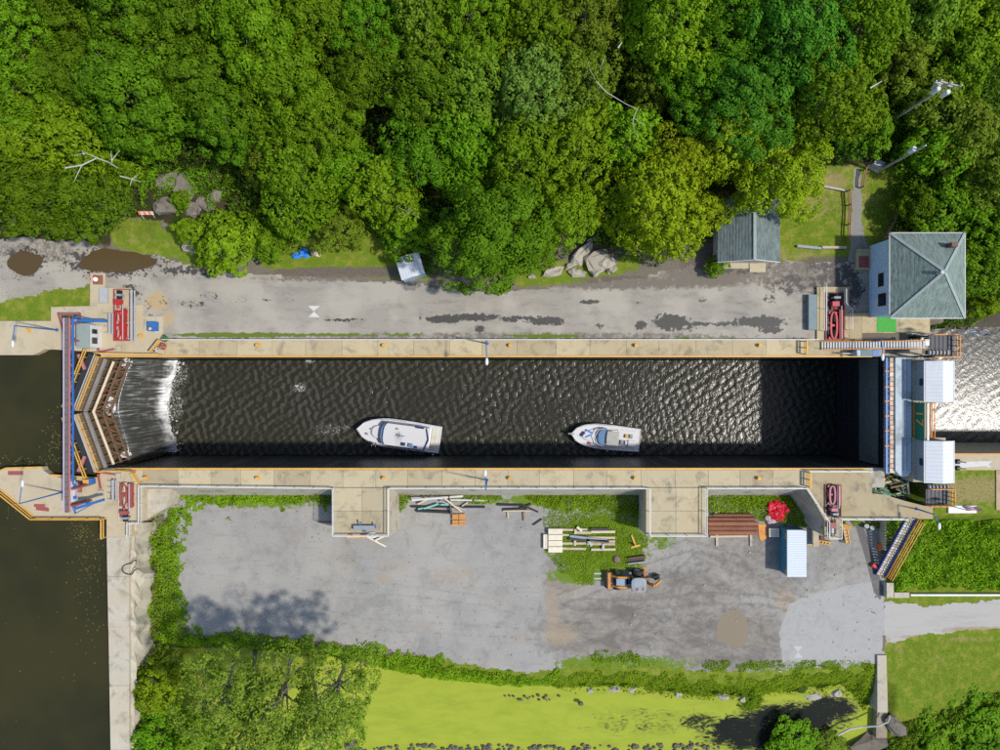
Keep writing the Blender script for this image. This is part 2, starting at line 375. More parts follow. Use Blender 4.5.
dirtg = lambda a, b: ellipses(a, b, [(240,335,70,2.6),(400,335,30,1.6,.8),(545,336,45,2.0),(330,335,70,1.8,.8),(700,337,40,1.2,.7)])
t = NT('worn_asphalt'); na = t.noise(.7, 6, .7, (.45,1.4,1)); nb = t.noise(7, 5, .7); nc = t.noise(1.7, 6, .72); nd = t.noise(.16, 4, .6)
col = t.mix(nb, (.245,.222,.182), (.345,.315,.265)); col = t.mix(t.math('MULTIPLY', t.step(na, .45, .75), .8), col, (.165,.157,.143)); col = t.mix(t.math('MULTIPLY', t.step(nd, .42, .62), .7), col, (.39,.358,.295))
col = t.mix(t.step(t.math('MULTIPLY_ADD', t.math('SUBTRACT', nc, .5), 1.5, t.attr('dirt')), .45, .85), col, t.mix(nb, (.10,.085,.065), (.23,.20,.165)))
col = t.mix(t.step(t.math('MULTIPLY_ADD', t.math('SUBTRACT', nc, .5), 1.3, t.attr('sand')), .3, .75), col, (.40,.30,.16))
wf = t.step(t.math('MULTIPLY_ADD', t.math('SUBTRACT', nc, .5), 2.3, t.attr('wet')), .50, .66)
col = t.mix(wf, col, t.mix(nb, (.045,.042,.037), (.085,.08,.07)))
col = t.mix(t.step(t.math('MULTIPLY_ADD', t.math('SUBTRACT', nc, .5), 1.4, t.attr('weed')), .45, .6), col, t.mix(nb, (.07,.11,.015), (.15,.19,.03)))
M['road'] = t.done(col, t.math('MULTIPLY_ADD', wf, -.35, .9), .25, 0, t.bump(nb, .3, .03))
sheet('service_road', ROAD, -.235, .22, dict(wet=wet_r, dirt=dirt_r, sand=sand_r, weed=dirtg), M['road'], 'worn asphalt service road along the wooded side of the lock')

# ---- gravel yard south of the lock
YARD = [(100,492),(930,492),(930,548),(884,575),(884,600),(884,664),(830,668),(740,672),(690,670),(640,664),(600,664),(560,668),(530,674),(480,668),(420,656),(360,646),(300,638),(178,636),(172,560),(172,520),(140,510)]
mud = lambda a, b: ellipses(a, b, [(840,555,45,30,.5),(610,630,75,40),(720,640,80,40),(690,590,70,30,.8),(740,560,60,40,.7),(780,570,40,30,.7),(560,580,18,60,.8),(850,560,40,30,.4),(660,600,50,15,.8)])
soilb = lambda a, b: ellipses(a, b, [(553,610,10,40,.7),(560,635,20,12,.9),(575,590,22,12,.6),(786,600,12,16,.9),(765,640,10,14,.5),(395,565,24,14,.5),(455,575,28,14,.62),(340,560,22,24,.5),(385,580,12,8,.62),(500,600,24,14,.5),(300,540,20,10,.45),(440,630,30,10,.45),(250,560,20,14,.4),(520,640,18,12,.5),(630,660,20,6,.6),(760,585,25,10,.5)])
slabm = lambda a, b: np.clip(.5+sdist(a, b, [(790,604),(815,594),(850,586),(886,580),(886,662),(783,662),(780,632)])/14, 0, 1)
def tracks(a, b):
    m = ellipses(a, b, [(800,590,30,4,.7)])
    for pts in ([(885,615),(820,612),(760,600),(700,598),(640,606),(580,604)], [(884,625),(800,600),(740,570),(700,556),(680,575),(672,610),(690,640),(740,655)], [(560,600),(600,585),(640,582)], [(880,560),(830,585),(770,610),(700,620),(620,625),(560,622),(480,600),(400,590),(300,585)], [(884,640),(790,640),(690,650),(620,640),(500,632),(380,625),(240,600)], [(640,560),(690,545),(740,560),(765,590)]):
        for off in (-6.5, 6.5):
            d = np.full(a.shape, 1e9)
            for (x0, y0), (x1, y1) in zip(pts[:-1], pts[1:]):
                y0, y1 = y0+off*.8, y1+off*.8; x0, x1 = x0+off*.4, x1+off*.4; dx, dy = x1-x0, y1-y0
                t_ = np.clip(((a-x0)*dx+(b-y0)*dy)/(dx*dx+dy*dy), 0, 1); d = np.minimum(d, np.hypot(a-x0-t_*dx, b-y0-t_*dy))
            m = np.maximum(m, np.clip(1.1-d/3.4, 0, 1)*(.9 if pts[-1][0] > 550 else .6))
    return m
gpatch = lambda a, b: np.maximum(ellipses(a, b, [(600,545,52,36),(560,500,80,8,.8),(580,575,36,10,.9),(655,535,26,18,.6),(590,664,40,9,.8),(640,664,70,10,.7),(770,500,50,10,.9),(850,524,30,8,.5),(400,500,18,6,.6)]), ellipses(a, b, [(260,500,80,10,.8)]))
t = NT('yard_gravel'); na = t.noise(.5, 6, .7); nb = t.noise(6, 5, .7); nc = t.noise(1.3, 6, .7); ne = t.noise(.12, 4, .55); nl = t.noise(.8, 5, .7, (.25,2.2,1))
col = t.mix(nb, (.185,.18,.168), (.385,.375,.35)); col = t.mix(t.math('MULTIPLY', t.step(na, .42, .72), .6), col, (.20,.19,.172)); col = t.mix(t.math('MULTIPLY', t.step(ne, .4, .65), .5), col, (.365,.345,.30))
col = t.mix(t.math('MULTIPLY', t.step(nl, .5, .75), .4), col, (.20,.19,.172))
col = t.mix(t.math('MULTIPLY', t.step(t.noise(.33, 6, .72, dist=.4), .50, .68), .5), col, (.185,.175,.16)); col = t.mix(t.math('MULTIPLY', t.step(t.noise(.21, 5, .7, (1,2.5,1), .6), .5, .7), .4), col, (.30,.275,.235))
sf = t.step(t.math('MULTIPLY_ADD', t.math('SUBTRACT', nc, .5), .5, t.attr('slab')), .42, .52)
mf = t.step(t.math('MULTIPLY_ADD', t.math('SUBTRACT', nc, .5), 1.2, t.attr('mud')), .25, .95)
col = t.mix(t.math('MULTIPLY', mf, .85), col, t.mix(t.step(t.noise(.42, 7, .74, (.8,1.5,1), .5), .36, .66), t.mix(nb, (.085,.075,.062), (.14,.125,.105)), t.mix(nb, (.20,.178,.148), (.29,.265,.225))))
col = t.mix(t.math('MULTIPLY', t.step(t.math('MULTIPLY_ADD', t.math('SUBTRACT', nc, .5), 1.5, t.attr('soilb')), .35, .9), .75), col, (.32,.25,.17))
sc_ = t.mix(nb, (.29,.284,.268), (.385,.376,.355)); sc_ = t.mix(t.math('MULTIPLY', t.step(nc, .5, .78), .7), sc_, (.24,.235,.225)); sc_ = t.mix(t.math('MULTIPLY', t.step(t.noise(.3, 5, .7, dist=1.5), .5, .7), .5), sc_, (.26,.255,.245))
col = t.mix(sf, col, sc_)
col = t.mix(t.math('MULTIPLY', t.step(t.math('MULTIPLY_ADD', t.math('SUBTRACT', nc, .5), 1.4, t.attr('tracks')), .35, .9), t.math('MULTIPLY_ADD', sf, -.5, .55)), col, (.15,.138,.12))
col = t.mix(t.step(t.math('MULTIPLY_ADD', t.math('SUBTRACT', nc, .5), 1.5, t.attr('gp')), .45, .7), col, t.mix(nb, (.075,.13,.010), (.17,.24,.028)))
M['yard'] = t.done(col, .92, .2, 0, t.bump(nb, .5, .05))
sheet('gravel_yard', YARD, -4.50, .25, dict(mud=mud, soilb=soilb, slab=slabm, tracks=tracks, gp=gpatch), M['yard'], 'grey gravel work yard with muddy tracks below the lock wall')
# ---- access road to the east
t = NT('pale_gravel_road'); na = t.noise(.6, 5, .7, (.2,1.5,1)); nb = t.noise(10, 5, .7); nc = t.noise(1.3, 5, .7)
col = t.mix(nb, (.32,.308,.28), (.43,.412,.375)); col = t.mix(t.math('MULTIPLY', t.step(na, .48, .7), .6), col, (.30,.28,.245)); col = t.mix(t.step(t.math('MULTIPLY_ADD', t.math('SUBTRACT', nc, .5), 1.0, t.attr('edge')), .4, .9), col, (.30,.235,.16))
M['access'] = t.done(col, .92, .2, 0, t.bump(nb, .4, .04))
sheet('access_road', [(884,602),(930,605),(1000,600),(1200,592),(2500,560),(2500,610),(1200,622),(1000,628),(960,632),(920,636),(884,646)], -4.496, .14, dict(edge=lambda a, b: ellipses(a, b, [(990,630,60,4,.9),(930,637,40,3,.8),(868+20,640,6,8,.6)])), M['access'], 'pale gravel access road leading off to the east')

# ---- puddles
def blob(cx, cy, rx, ry, z, seed, n=40, rough=.22):
    r_ = random.Random(seed); ph = [r_.uniform(0, 6.28) for _ in range(5)]; am = [r_.uniform(.3, 1)*rough/(k+1) for k in range(5)]
    out = []
    for i in range(n):
        a = 2*math.pi*i/n; k = 1+sum(am[j]*math.sin((j+2)*a+ph[j]) for j in range(5))
        out.append((X(cx+rx*k*math.cos(a), z), Y(cy+ry*k*math.sin(a), z)))
    return out
def water_mat(name, c, rough=.06, bumps=((2.2, .25, .08),), spec=.5, stretch=None, c2=None):
    t = NT(name); nrm = None
    for s_, st, ds in bumps: nrm = t.bump(t.noise(s_, 4, .6, stretch), st, ds, nrm)
    col = c if c2 is None else t.mix(t.step(t.noise(.18, 4, .6), .35, .65), c, c2)
    m = t.done(col, rough, spec, 0, nrm); t.b.inputs['IOR'].default_value = 1.33; return m
M['puddle'] = water_mat('muddy_puddle_water', (.085,.058,.024), .12, ((1.5,.05,.02),))
M['puddle2'] = water_mat('silty_puddle_water', (.215,.175,.12), .2, ((1.5,.05,.02),))
def flat(name, outl, z, m, label, kind='structure'):
    mb = MB(); mb.add([(a, b, z) for a, b in outl], [tuple(range(len(outl)))]); o = link(name, mb.mesh(name), m); return tag(o, label, kind=kind)
flat('puddle', blob(25, 263, 16, 13, -.229, 3), -.229, M['puddle'], 'small round brown puddle at the far west of the service road')
flat('puddle', blob(116, 261, 34, 13, -.229, 4, rough=.16), -.229, M['puddle'], 'large brown puddle in the service road beside the gate platform')
flat('puddle', blob(733, 629, 18, 17, -4.492, 6, rough=.14), -4.492, M['puddle2'], 'silty tan puddle in the muddy corner of the yard')
# ---- painted survey markers on the pavement (two triangles tip to tip)
M['mark'] = plain('worn_white_road_paint', (.55,.54,.50), .8, .2, 8, .5, (.35,.32,.28))
M['markfaint'] = plain('faded_road_paint', (.42,.42,.41), .85, .15, 8, .5, (.36,.35,.34))
def hourglass(cx, cy, w_, h_, z, m, label, vert=False):
    mb = MB()
    a = [V(cx-w_, cy-h_, z), V(cx+w_, cy-h_, z), V(cx, cy, z), V(cx-w_, cy+h_, z), V(cx+w_, cy+h_, z)]
    mb.add(a, [(0,2,1),(3,4,2)]); tag(link('road_marking', mb.mesh('road_marking'), m), label, kind='structure')
hourglass(314, 311.5, 5.8, 5.6, -.229, M['mark'], 'white hourglass marking painted on the service road')
hourglass(798, 652, 5, 6, -4.49, M['markfaint'], 'faded white hourglass marking painted on the yard slab')

# ------------------------------------------------------------------ water
ZW = -13.6
t = NT('chamber_water'); n1 = t.noise(2.3, 4, .55, (1.4,.65,1), .5); n2 = t.noise(5.5, 4, .6, (1.3,.8,1), .3); foam = t.noise(4.2, 7, .8, dist=.8)
nrm = t.bump(n2, .16, .06, t.bump(n1, .36, .16))
ff = t.step(t.math('MULTIPLY_ADD', t.math('SUBTRACT', foam, .5), 2.6, t.attr('foam')), .55, 1.0)
col = t.mix(ff, t.mix(t.step(t.math('MULTIPLY_ADD', t.math('SUBTRACT', n2, .5), .9, t.attr('crest_sheen')), .35, 1.0), (.026,.025,.016), (.064,.063,.050)), (.72,.74,.72))  # wave crests coloured lighter, a painted stand-in for bright sky reflections
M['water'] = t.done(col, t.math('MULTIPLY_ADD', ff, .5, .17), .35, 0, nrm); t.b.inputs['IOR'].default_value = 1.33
M['tail'] = water_mat('tail_water', (.03,.031,.025), .2, ((2.6,.22,.12),(6.5,.14,.05)), .5, (1.3,.7,1))
def wave_sheet(name, x0, x1, y0, y1, z, res, amp, label, foam=None, m='water'):
    x_, y_, f_ = grid(np.arange(x0, x1+res*.5, res), np.arange(y0, y1+res*.5, res)); r_ = np.random.default_rng(5); h_ = 0
    for k in range(34):
        wl = r_.uniform(.42, 1.35); a = r_.normal(-.2, .65); kx, ky = math.cos(a)*6.283/wl, math.sin(a)*6.283/wl
        ph = np.sin(kx*x_+ky*y_+r_.uniform(0, 6.28)+2.4*vnoise(x_*.28, y_*.28, k)); h_ = h_ + amp*wl*r_.uniform(.4, 1)*(ph if k % 4 else 1-1.5*np.abs(ph))
    h_ = h_*(.12+1.5*fbm(x_*.16, y_*.22, 77, 4))
    px_, py_ = 500 + x_*F/(H-z), 375 - y_*F/(H-z)
    fm = foam(px_, py_) if foam else np.zeros(x_.shape)
    return tag(link(name, nmesh(name, np.stack([x_, y_, z+h_], 1), f_, dict(foam=fm, crest_sheen=np.clip(.5+h_/(3.2*h_.std()), 0, 1)), True), M[m]), label, kind='structure')
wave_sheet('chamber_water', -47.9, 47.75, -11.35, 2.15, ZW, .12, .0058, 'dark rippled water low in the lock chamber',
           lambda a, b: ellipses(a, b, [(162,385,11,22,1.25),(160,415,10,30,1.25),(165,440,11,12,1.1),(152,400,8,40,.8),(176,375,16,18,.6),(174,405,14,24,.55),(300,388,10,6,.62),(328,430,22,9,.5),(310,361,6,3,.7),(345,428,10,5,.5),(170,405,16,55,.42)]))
wave_sheet('tail_water', 49.8, 110, -9.6, 14, ZW, .3, .0036, 'sparkling tail water below the lift gate', None, 'tail')
t = NT('upper_pool_water'); n1 = t.noise(2.5, 3, .5)
col = t.mix(t.step(t.noise(.07, 3, .6), .35, .65), (.024,.0235,.009), (.038,.034,.011))
M['pool'] = t.done(col, .1, .5, 0, t.bump(n1, .06, .05)); t.b.inputs['IOR'].default_value = 1.33
mb = MB(); mb.prism([(-700,-390),(-48.4,-390),(-48.4,-12.5),(-49.2,-11.3),(-51.75,-4.6),(-49.2,2.0),(-49.4,3.1),(-700,3.1)], -7.9, -1.0); tag(link('upper_pool_water', mb.mesh('upper_pool_water'), M['pool']), 'still dark olive water of the upper pool', kind='structure')
# pond with duckweed
t = NT('duckweed_pond'); na = t.noise(.5, 5, .65, (.5,1.6,1)); nb = t.noise(16, 3, .7); nc = t.noise(1.3, 8, .8, (.6,1.6,1), 1.3)
of = t.step(t.math('MULTIPLY_ADD', t.math('SUBTRACT', nc, .5), 2.1, t.attr('open')), .38, .7)
weed = t.mix(nb, (.25,.30,.028), (.34,.385,.042)); weed = t.mix(t.math('MULTIPLY', t.step(na, .42, .75), .6), weed, (.20,.25,.03)); weed = t.mix(t.math('MULTIPLY', t.step(t.noise(.13, 7, .68, (.7,1.8,1), 2.5), .45, .66), .35), weed, (.21,.27,.022)); weed = t.mix(t.math('MULTIPLY', t.step(t.noise(2.6, 7, .8, dist=.8), .62, .74), .4), weed, (.15,.17,.03))
col = t.mix(of, weed, (.012,.014,.010))
M['pond'] = t.done(col, t.math('MULTIPLY_ADD', of, -.75, .85), .3, 0, None); t.b.inputs['IOR'].default_value = 1.33
x_, y_, f_ = grid(np.arange(X(120,-6.2), X(879,-6.2), .4), np.arange(Y(900,-6.2), Y(645,-6.2), .4)); px_, py_ = 500+x_*F/91.2, 375-y_*F/91.2
opn = ellipses(px_, py_, [(790,720,60,18,.9),(830,708,30,14,.85),(735,728,30,14,.9),(700,722,26,12,.62),(640,722,60,18,.42),(760,735,60,18,.9),(215,740,20,14,.35)])
tag(link('pond', nmesh('pond', np.stack([x_, y_, np.full(x_.shape, -6.2)], 1), f_, dict(open=opn)), M['pond']), 'pond covered with bright lime duckweed', kind='structure')
# ------------------------------------------------------------------ lock walls and decks
SLAB = .3
def slab_row(root, x0, x1, y0, y1, n, m, seed):
    r_ = random.Random(seed); xs = [x0+(x1-x0)*i/n + (r_.uniform(-2, 2) if 0 < i < n else 0) for i in range(n+1)]
    for i in range(n):
        mb = MB(); g = .13; dz = r_.uniform(-.012, .012)
        mb.box(X(xs[i]+g), X(xs[i+1]-g), Y(y1), Y(y0), -SLAB, dz); part('slab', mb, m, root)
def rail(name, pts, m, label, z0=0.0, h_=1.08, r_=.042, gap=2.3, group=None, rails=(1, .52), post_r=None, cat='railing', zs=None):
    """railing along pixel points (at deck height z0): posts and rails as parts"""
    p = [Vector((X(a, z0), Y(b, z0), z0)) for a, b in pts] if zs is None else [Vector(q) for q in zs]
    t_ = thing(name, label, cat, p[0], group)
    for k, f in enumerate(rails):
        mb = MB()
        for i in range(len(p)-1): mb.bar(p[i]+Vector((0,0,h_*f)), p[i+1]+Vector((0,0,h_*f)), r_*2*(1 if k == 0 else .7))
        part('top_rail' if k == 0 else 'mid_rail', mb, m, t_)
    for i in range(len(p)-1):
        n = max(1, round((p[i+1]-p[i]).length/gap))
        for j in range(n + (1 if i == len(p)-2 else 0)):
            q = p[i].lerp(p[i+1], j/n); mb = MB(); mb.tube(q, q+Vector((0,0,h_)), post_r or r_*.8, 5); part('post', mb, m, t_)
    return t_

NW = thing('lock_wall', 'long concrete lock wall on the wooded side, topped by a pale slab walk', 'lock wall', V(500, 357))
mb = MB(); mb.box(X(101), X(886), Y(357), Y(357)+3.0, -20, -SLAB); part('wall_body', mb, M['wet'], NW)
slab_row(NW, 165, 838, 340, 355.2, 19, M['deck'], 1)
mb = MB(); mb.box(X(101), X(872), Y(357.2), Y(355.4), -.25, .02); part('edge_strip', mb, M['yellow'], NW)
SW = thing('lock_wall', 'long concrete lock wall on the yard side, topped by a stained slab walk', 'lock wall', V(500, 468))
mb = MB(); yb, yt, yf = Y(487.5), Y(468.2), Y(497, -4.5)
mb.add([(X(101),yt,-20),(X(101),yt,-SLAB),(X(101),yb,-SLAB),(X(101),yf,-5),(X(101),yf,-20),(X(886),yt,-20),(X(886),yt,-SLAB),(X(886),yb,-SLAB),(X(886),yf,-5),(X(886),yf,-20)],
       [(0,1,6,5),(1,2,7,6),(2,3,8,7),(3,4,9,8),(0,4,3,2,1),(5,6,7,8,9)])
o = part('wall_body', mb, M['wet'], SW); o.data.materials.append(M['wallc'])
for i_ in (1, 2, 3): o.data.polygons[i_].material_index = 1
slab_row(SW, 143, 806, 470.2, 487.2, 20, M['deck_s'], 2)
mb = MB(); mb.box(X(116), X(868), Y(470), Y(468), -.25, .02); part('edge_strip', mb, M['yellow'], SW)
# bastions that stand out into the yard
def bastion(x0, x1, y1, label):
    t_ = thing('bastion', label, 'platform', V((x0+x1)/2, y1), None)
    mb = MB(); a, b, c, d = X(x0), X(x1), Y(y1), Y(487.7); e = .5
    mb.add([(a,c,-SLAB),(b,c,-SLAB),(b,d,-SLAB),(a,d,-SLAB),(a-.05,c-.1,-6),(b+e,c-.1,-6),(b+e,d,-6),(a-.05,d,-6)], [(0,1,2,3),(1,0,4,5),(2,1,5,6),(0,3,7,4)])
    part('wall_body', mb, M['wallc'], t_)
    m_ = (x0+x1)/2
    for u0, u1, v0, v1 in ((x0, m_, 487.7, 511), (m_, x1, 487.7, 511), (x0, m_, 511, y1), (m_, x1, 511, y1)):
        mb = MB(); mb.box(X(u0+.13), X(u1-.13), Y(v1-.13), Y(v0+.13), -SLAB, R.uniform(-.01, .005)); part('slab', mb, M['deck_s'], t_)
bastion(333, 391, 535.5, 'square concrete platform jutting into the yard with a grey bench on it')
bastion(646, 706, 535.5, 'square concrete platform jutting into the yard beside the rusty pipe stack')
# north-west gate platform
T_NW = thing('gate_platform', 'stepped pale concrete platform around the upper gate by the service road', 'platform', V(90, 330))
NWP = [(-200,321),(51,321),(51,307),(90,306),(90,273),(105,273),(105,288),(131,288),(131,305),(143,305),(143,316),(163,316),(163,340),(164.8,340),(164.8,355.2),(101,355.2),(97,352),(62,350),(45,349),(40,352),(33,355),(-200,355)]
mb = MB(); mb.prism(poly(NWP), -9, 0); part('platform_slab', mb, M['pad'], T_NW)
for q in ([(144.5,317.5),(161.5,317.5),(161.5,333),(144.5,333)], [(52,308),(89,308),(89,313),(52,312)], [(91,274),(104,274),(104,285),(91,285)]):
    mb = MB(); mb.prism(poly(q), .002, .07); part('kerb_slab', mb, M['bleach'], T_NW)
mb = MB(); mb.prism(poly([(93,275),(103,275),(103,284.5),(93,284.5)], .07), .072, .1); part('access_cover', mb, M['rust'], T_NW)
mb = MB(); mb.prism(poly([(101,288),(109,288),(109,303),(101,303)]), .002, .35); part('cable_box', mb, M['grey'], T_NW)
# south-west pier
T_SW = thing('gate_pier', 'pointed pale concrete pier between the upper pool and the gate', 'pier', V(50, 495))
SWP = [(-7,479),(0,470.5),(6,468),(42,467),(43.5,470.5),(50,475),(62,478),(99,478),(101,470.2),(116,470.2),(116,468.2),(119,468.2),(119,470.2),(142.9,470.2),(142.9,521),(131.5,521),(131.5,537),(106.5,537),(106.5,518.5),(36,518.5),(0,489.5)]
mb = MB(); mb.prism(poly(SWP), -9, 0); part('platform_slab', mb, M['pad'], T_SW)
mb = MB()
for a, b in (((0,489.5),(36,518.3)), ((36,518.3),(106.5,518.3)), ((0,470.8),(6,468.4)), ((6,468.4),(42,467.4)), ((50,475.2),(99,478.3))): mb.bar(V(*a, .03), V(*b, .03), .22, .06)
part('edge_strip', mb, M['yellow'], T_SW)
mb = MB(); mb.prism(poly([(8,471),(23,471),(23,475),(8,475)]), .002, .02); part('red_cover', mb, M['darkred'], T_SW); mb = MB(); mb.prism(poly([(34,504),(45,504),(45,507),(49,508),(49,511.5),(36,510),(36,507),(34,507)]), .002, .02); part('red_cover', mb, M['darkred'], T_SW)
mb = MB(); mb.tube(V(115.5,496,.002), V(115.5,496,.02), .55, 20); part('manhole_cover', mb, M['brownsteel'], T_SW)
# north-east deck
T_NE = thing('gate_deck', 'concrete deck between the lock house and the lower gate stairs', 'platform', V(870, 330))
for q, m in (([(838.2,341),(880,341),(880,355.2),(838.2,355.2)], 'deck'), ([(817,287),(849,287),(849,340.8),(817,340.8)], 'deck'), ([(849.2,313),(862,313),(862,340.8),(849.2,340.8)], 'deck'), ([(862.2,313),(900,313),(900,333),(862.2,333)], 'deck'), ([(900.2,313),(930,313),(930,333),(900.2,333)], 'deck')):
    mb = MB(); mb.prism(poly(q), -.5, 0); part('slab', mb, M[m], T_NE)
mb = MB(); mb.box(X(862), X(930), Y(341), Y(333.2), -20, -2.0); mb.box(X(880.2), X(930), Y(357), Y(341.2), -20, -1.6); part('wall_body', mb, M['wallc'], T_NE)
mb = MB(); mb.prism(poly([(877,314),(896,314),(896,332),(877,332)]), .003, .03); part('green_mat', mb, M['mat_green'], T_NE)
mb = MB(); mb.prism(poly([(807,295),(815,295),(815,330),(807,330)]), -.22, .5); part('cable_trunk', mb, plain('teal_grey_box', (.16,.21,.22), .6), T_NE)
# south-east deck
T_SE = thing('gate_deck', 'wide concrete deck around the lower gate machinery on the yard side', 'platform', V(860, 500))
SEP = [(806.2,470.2),(868,470.2),(872,477),(872,493.5),(884,494.5),(905,501),(925,506),(933,506),(933,519),(839,519),(839,538),(824.5,538),(824.5,519.5),(806.2,487.2)]
mb = MB(); mb.prism(poly(SEP), -.4, 0); part('platform_slab', mb, M['deck'], T_SE)
SEB = [(807,489),(868,470.5),(872,477),(872,493.5),(884,494.5),(905,501),(924,506),(924,517.5),(838,517.5),(838,536.5),(825.5,536.5),(825.5,519.8)]
base = poly(SEB); mb = MB(); low = [(x-(1.3 if k in (0,11) else 0), y-(.5 if k in (0,11) else 0)) for k, (x, y) in enumerate(base)]; mb.prism(low, -6, -.4, base); part('wall_body', mb, M['wallc'], T_SE)
mb = MB(); mb.prism(poly([(868.5,471),(886,471),(886,495),(884,494.3),(872.2,493.3),(872.2,477)]), -20, -3); part('gate_recess', mb, M['moss'], T_SE)
# tail bay retaining wall and kerbs
mb = MB(); mb.prism(poly([(952,453.5),(2400,453.5),(2400,470),(952,470)]), -20, .1); tr = solo('retaining_wall', mb, M['pad'], 'concrete retaining wall along the bright tail water', 'wall')
mb = MB(); mb.box(X(952), X(1060), Y(454.4), Y(453.2), -.02, .2); part('edge_strip', mb, M['orange'], tr, False)
mb = MB(); mb.prism(poly([(996,470.3),(1400,470.3),(1400,510),(996,510)]), -2, .06); solo('paved_strip', mb, concrete('tan_concrete', (.52,.38,.24)), 'tan paved strip beside the small dry lawn', 'paving')
# west pool wall
T_W = thing('pool_wall', 'bleached concrete wall holding back the upper pool beside the vines', 'wall', V(118, 640))
segs = [537.2, 577, 627, 686, 750, 820, 900]
for i in range(len(segs)-1):
    xa, xb = 106.5+(segs[i]-537)*.018, 106.5+(segs[i+1]-537)*.018
    mb = MB(); mb.prism(poly([(xa,segs[i]),(129,segs[i]),(129,segs[i+1]-.2),(xb,segs[i+1]-.2)]), -8.5, R.uniform(-.06, -.02)); part('slab', mb, M['bleach'], T_W)
mb = MB(); pts = []
ys_ = np.linspace(522, 900, 60)
for k, yv in enumerate(ys_):
    e = 141 + 2.5*math.sin(k*1.7) + 3*math.sin(k*.63+2) - (yv > 640)*3
    pts += [(X(129.2,-.3), Y(yv,-.3), -.3), (X(135,-.8)+R.uniform(-.2,.2), Y(yv,-.8), -.8+R.uniform(-.25,.1)), (X(e,-2.2), Y(yv,-2.2), -1.9+R.uniform(-.35,.2)), (X(e+12,-4.6), Y(yv,-4.6), -4.7)]
mb.add(pts, [(4*k+j, 4*k+j+1, 4*k+j+5, 4*k+j+4) for k in range(59) for j in range(3)]); part('sloping_face', mb, M['bleach'], T_W)
mb = MB(); mb.prism(poly([(143.2,487.7),(172,487.7),(166,508),(150,517),(143.2,520.5)], -1.2), -6, -1.2); part('apron', mb, M['bleach'], T_W)

# ------------------------------------------------------------------ railings
rail('railing', [(143,522),(143,485),(334,487.3)], M['white'], 'white pipe railing along the yard side wall above the green vines')
rail('railing', [(334.5,487.5),(334.5,534.3),(389.5,534.3),(389.5,487.5)], M['white'], 'white railing around the platform that holds the grey bench')
rail('railing', [(390,487.3),(648,487.3)], M['white'], 'white pipe railing between the two jutting platforms')
rail('railing', [(648.5,487.5),(648.5,534.3),(704.5,534.3),(704.5,487.5)], M['white'], 'white railing around the platform beside the rusty pipes')
rail('railing', [(705,487.3),(804,487.3),(825.5,520),(825.5,536.8),(837.5,536.8),(837.5,518),(906,518)], M['white'], 'white railing stepping around the lower gate deck beside the container')
rail('railing', [(131.5,536),(131.5,522),(142,522)], M['white'], 'short white railing at the corner of the pool wall')
rail('railing', [(166,340),(815,340)], M['white'], 'white pipe railing between the service road and the lock walk')
rail('railing', [(806,470.5),(868,470.5)], M['white'], 'short white railing on the chamber edge of the yard side deck')
rail('railing', [(838,353.8),(858,353.8)], M['white'], 'short white railing on the chamber edge near the blue cabinet')
rail('railing', [(822.5,287),(822.5,331)], M['white'], 'white railing beside the lower gate machinery near the house')
rail('railing', [(842,290),(842,304),(848,310),(848,330)], M['white'], 'thin white railing east of the lower gate machinery near the house', r_=.035)
for pts, lab in (([(163,340.5),(154,352)], 'slanting orange gate across the lock walk by the flower pots'), ([(806.5,472),(806.5,486)], 'orange gate across the yard side walk at the lower deck'), ([(803,341.5),(803,354)], 'orange gate across the wooded side walk near the long stairs'), ([(136,472),(142.5,482)], 'slanting orange gate across the yard side walk by the upper gate machinery')):
    rail('walk_gate', pts, M['yellow'], lab, r_=.09, gap=1.0, cat='gate')
rail('railing', [(0,489),(36,517.8),(106,517.8)], M['yellow'], 'yellow railing along the angled outer edge of the pier', r_=.06)
rail('railing', [(106,518),(106,537)], M['yellow'], 'short yellow railing at the end of the pier above the pool wall', r_=.07)
rail('railing', [(99,353.4),(163,354.6)], M['yellow'], 'yellow railing at the chamber edge of the upper gate platform', r_=.07)
rail('railing', [(100,470.8),(118,469.8),(136,470.6)], M['yellow'], 'yellow railing at the chamber edge beside the upper gate on the pier side', r_=.06)

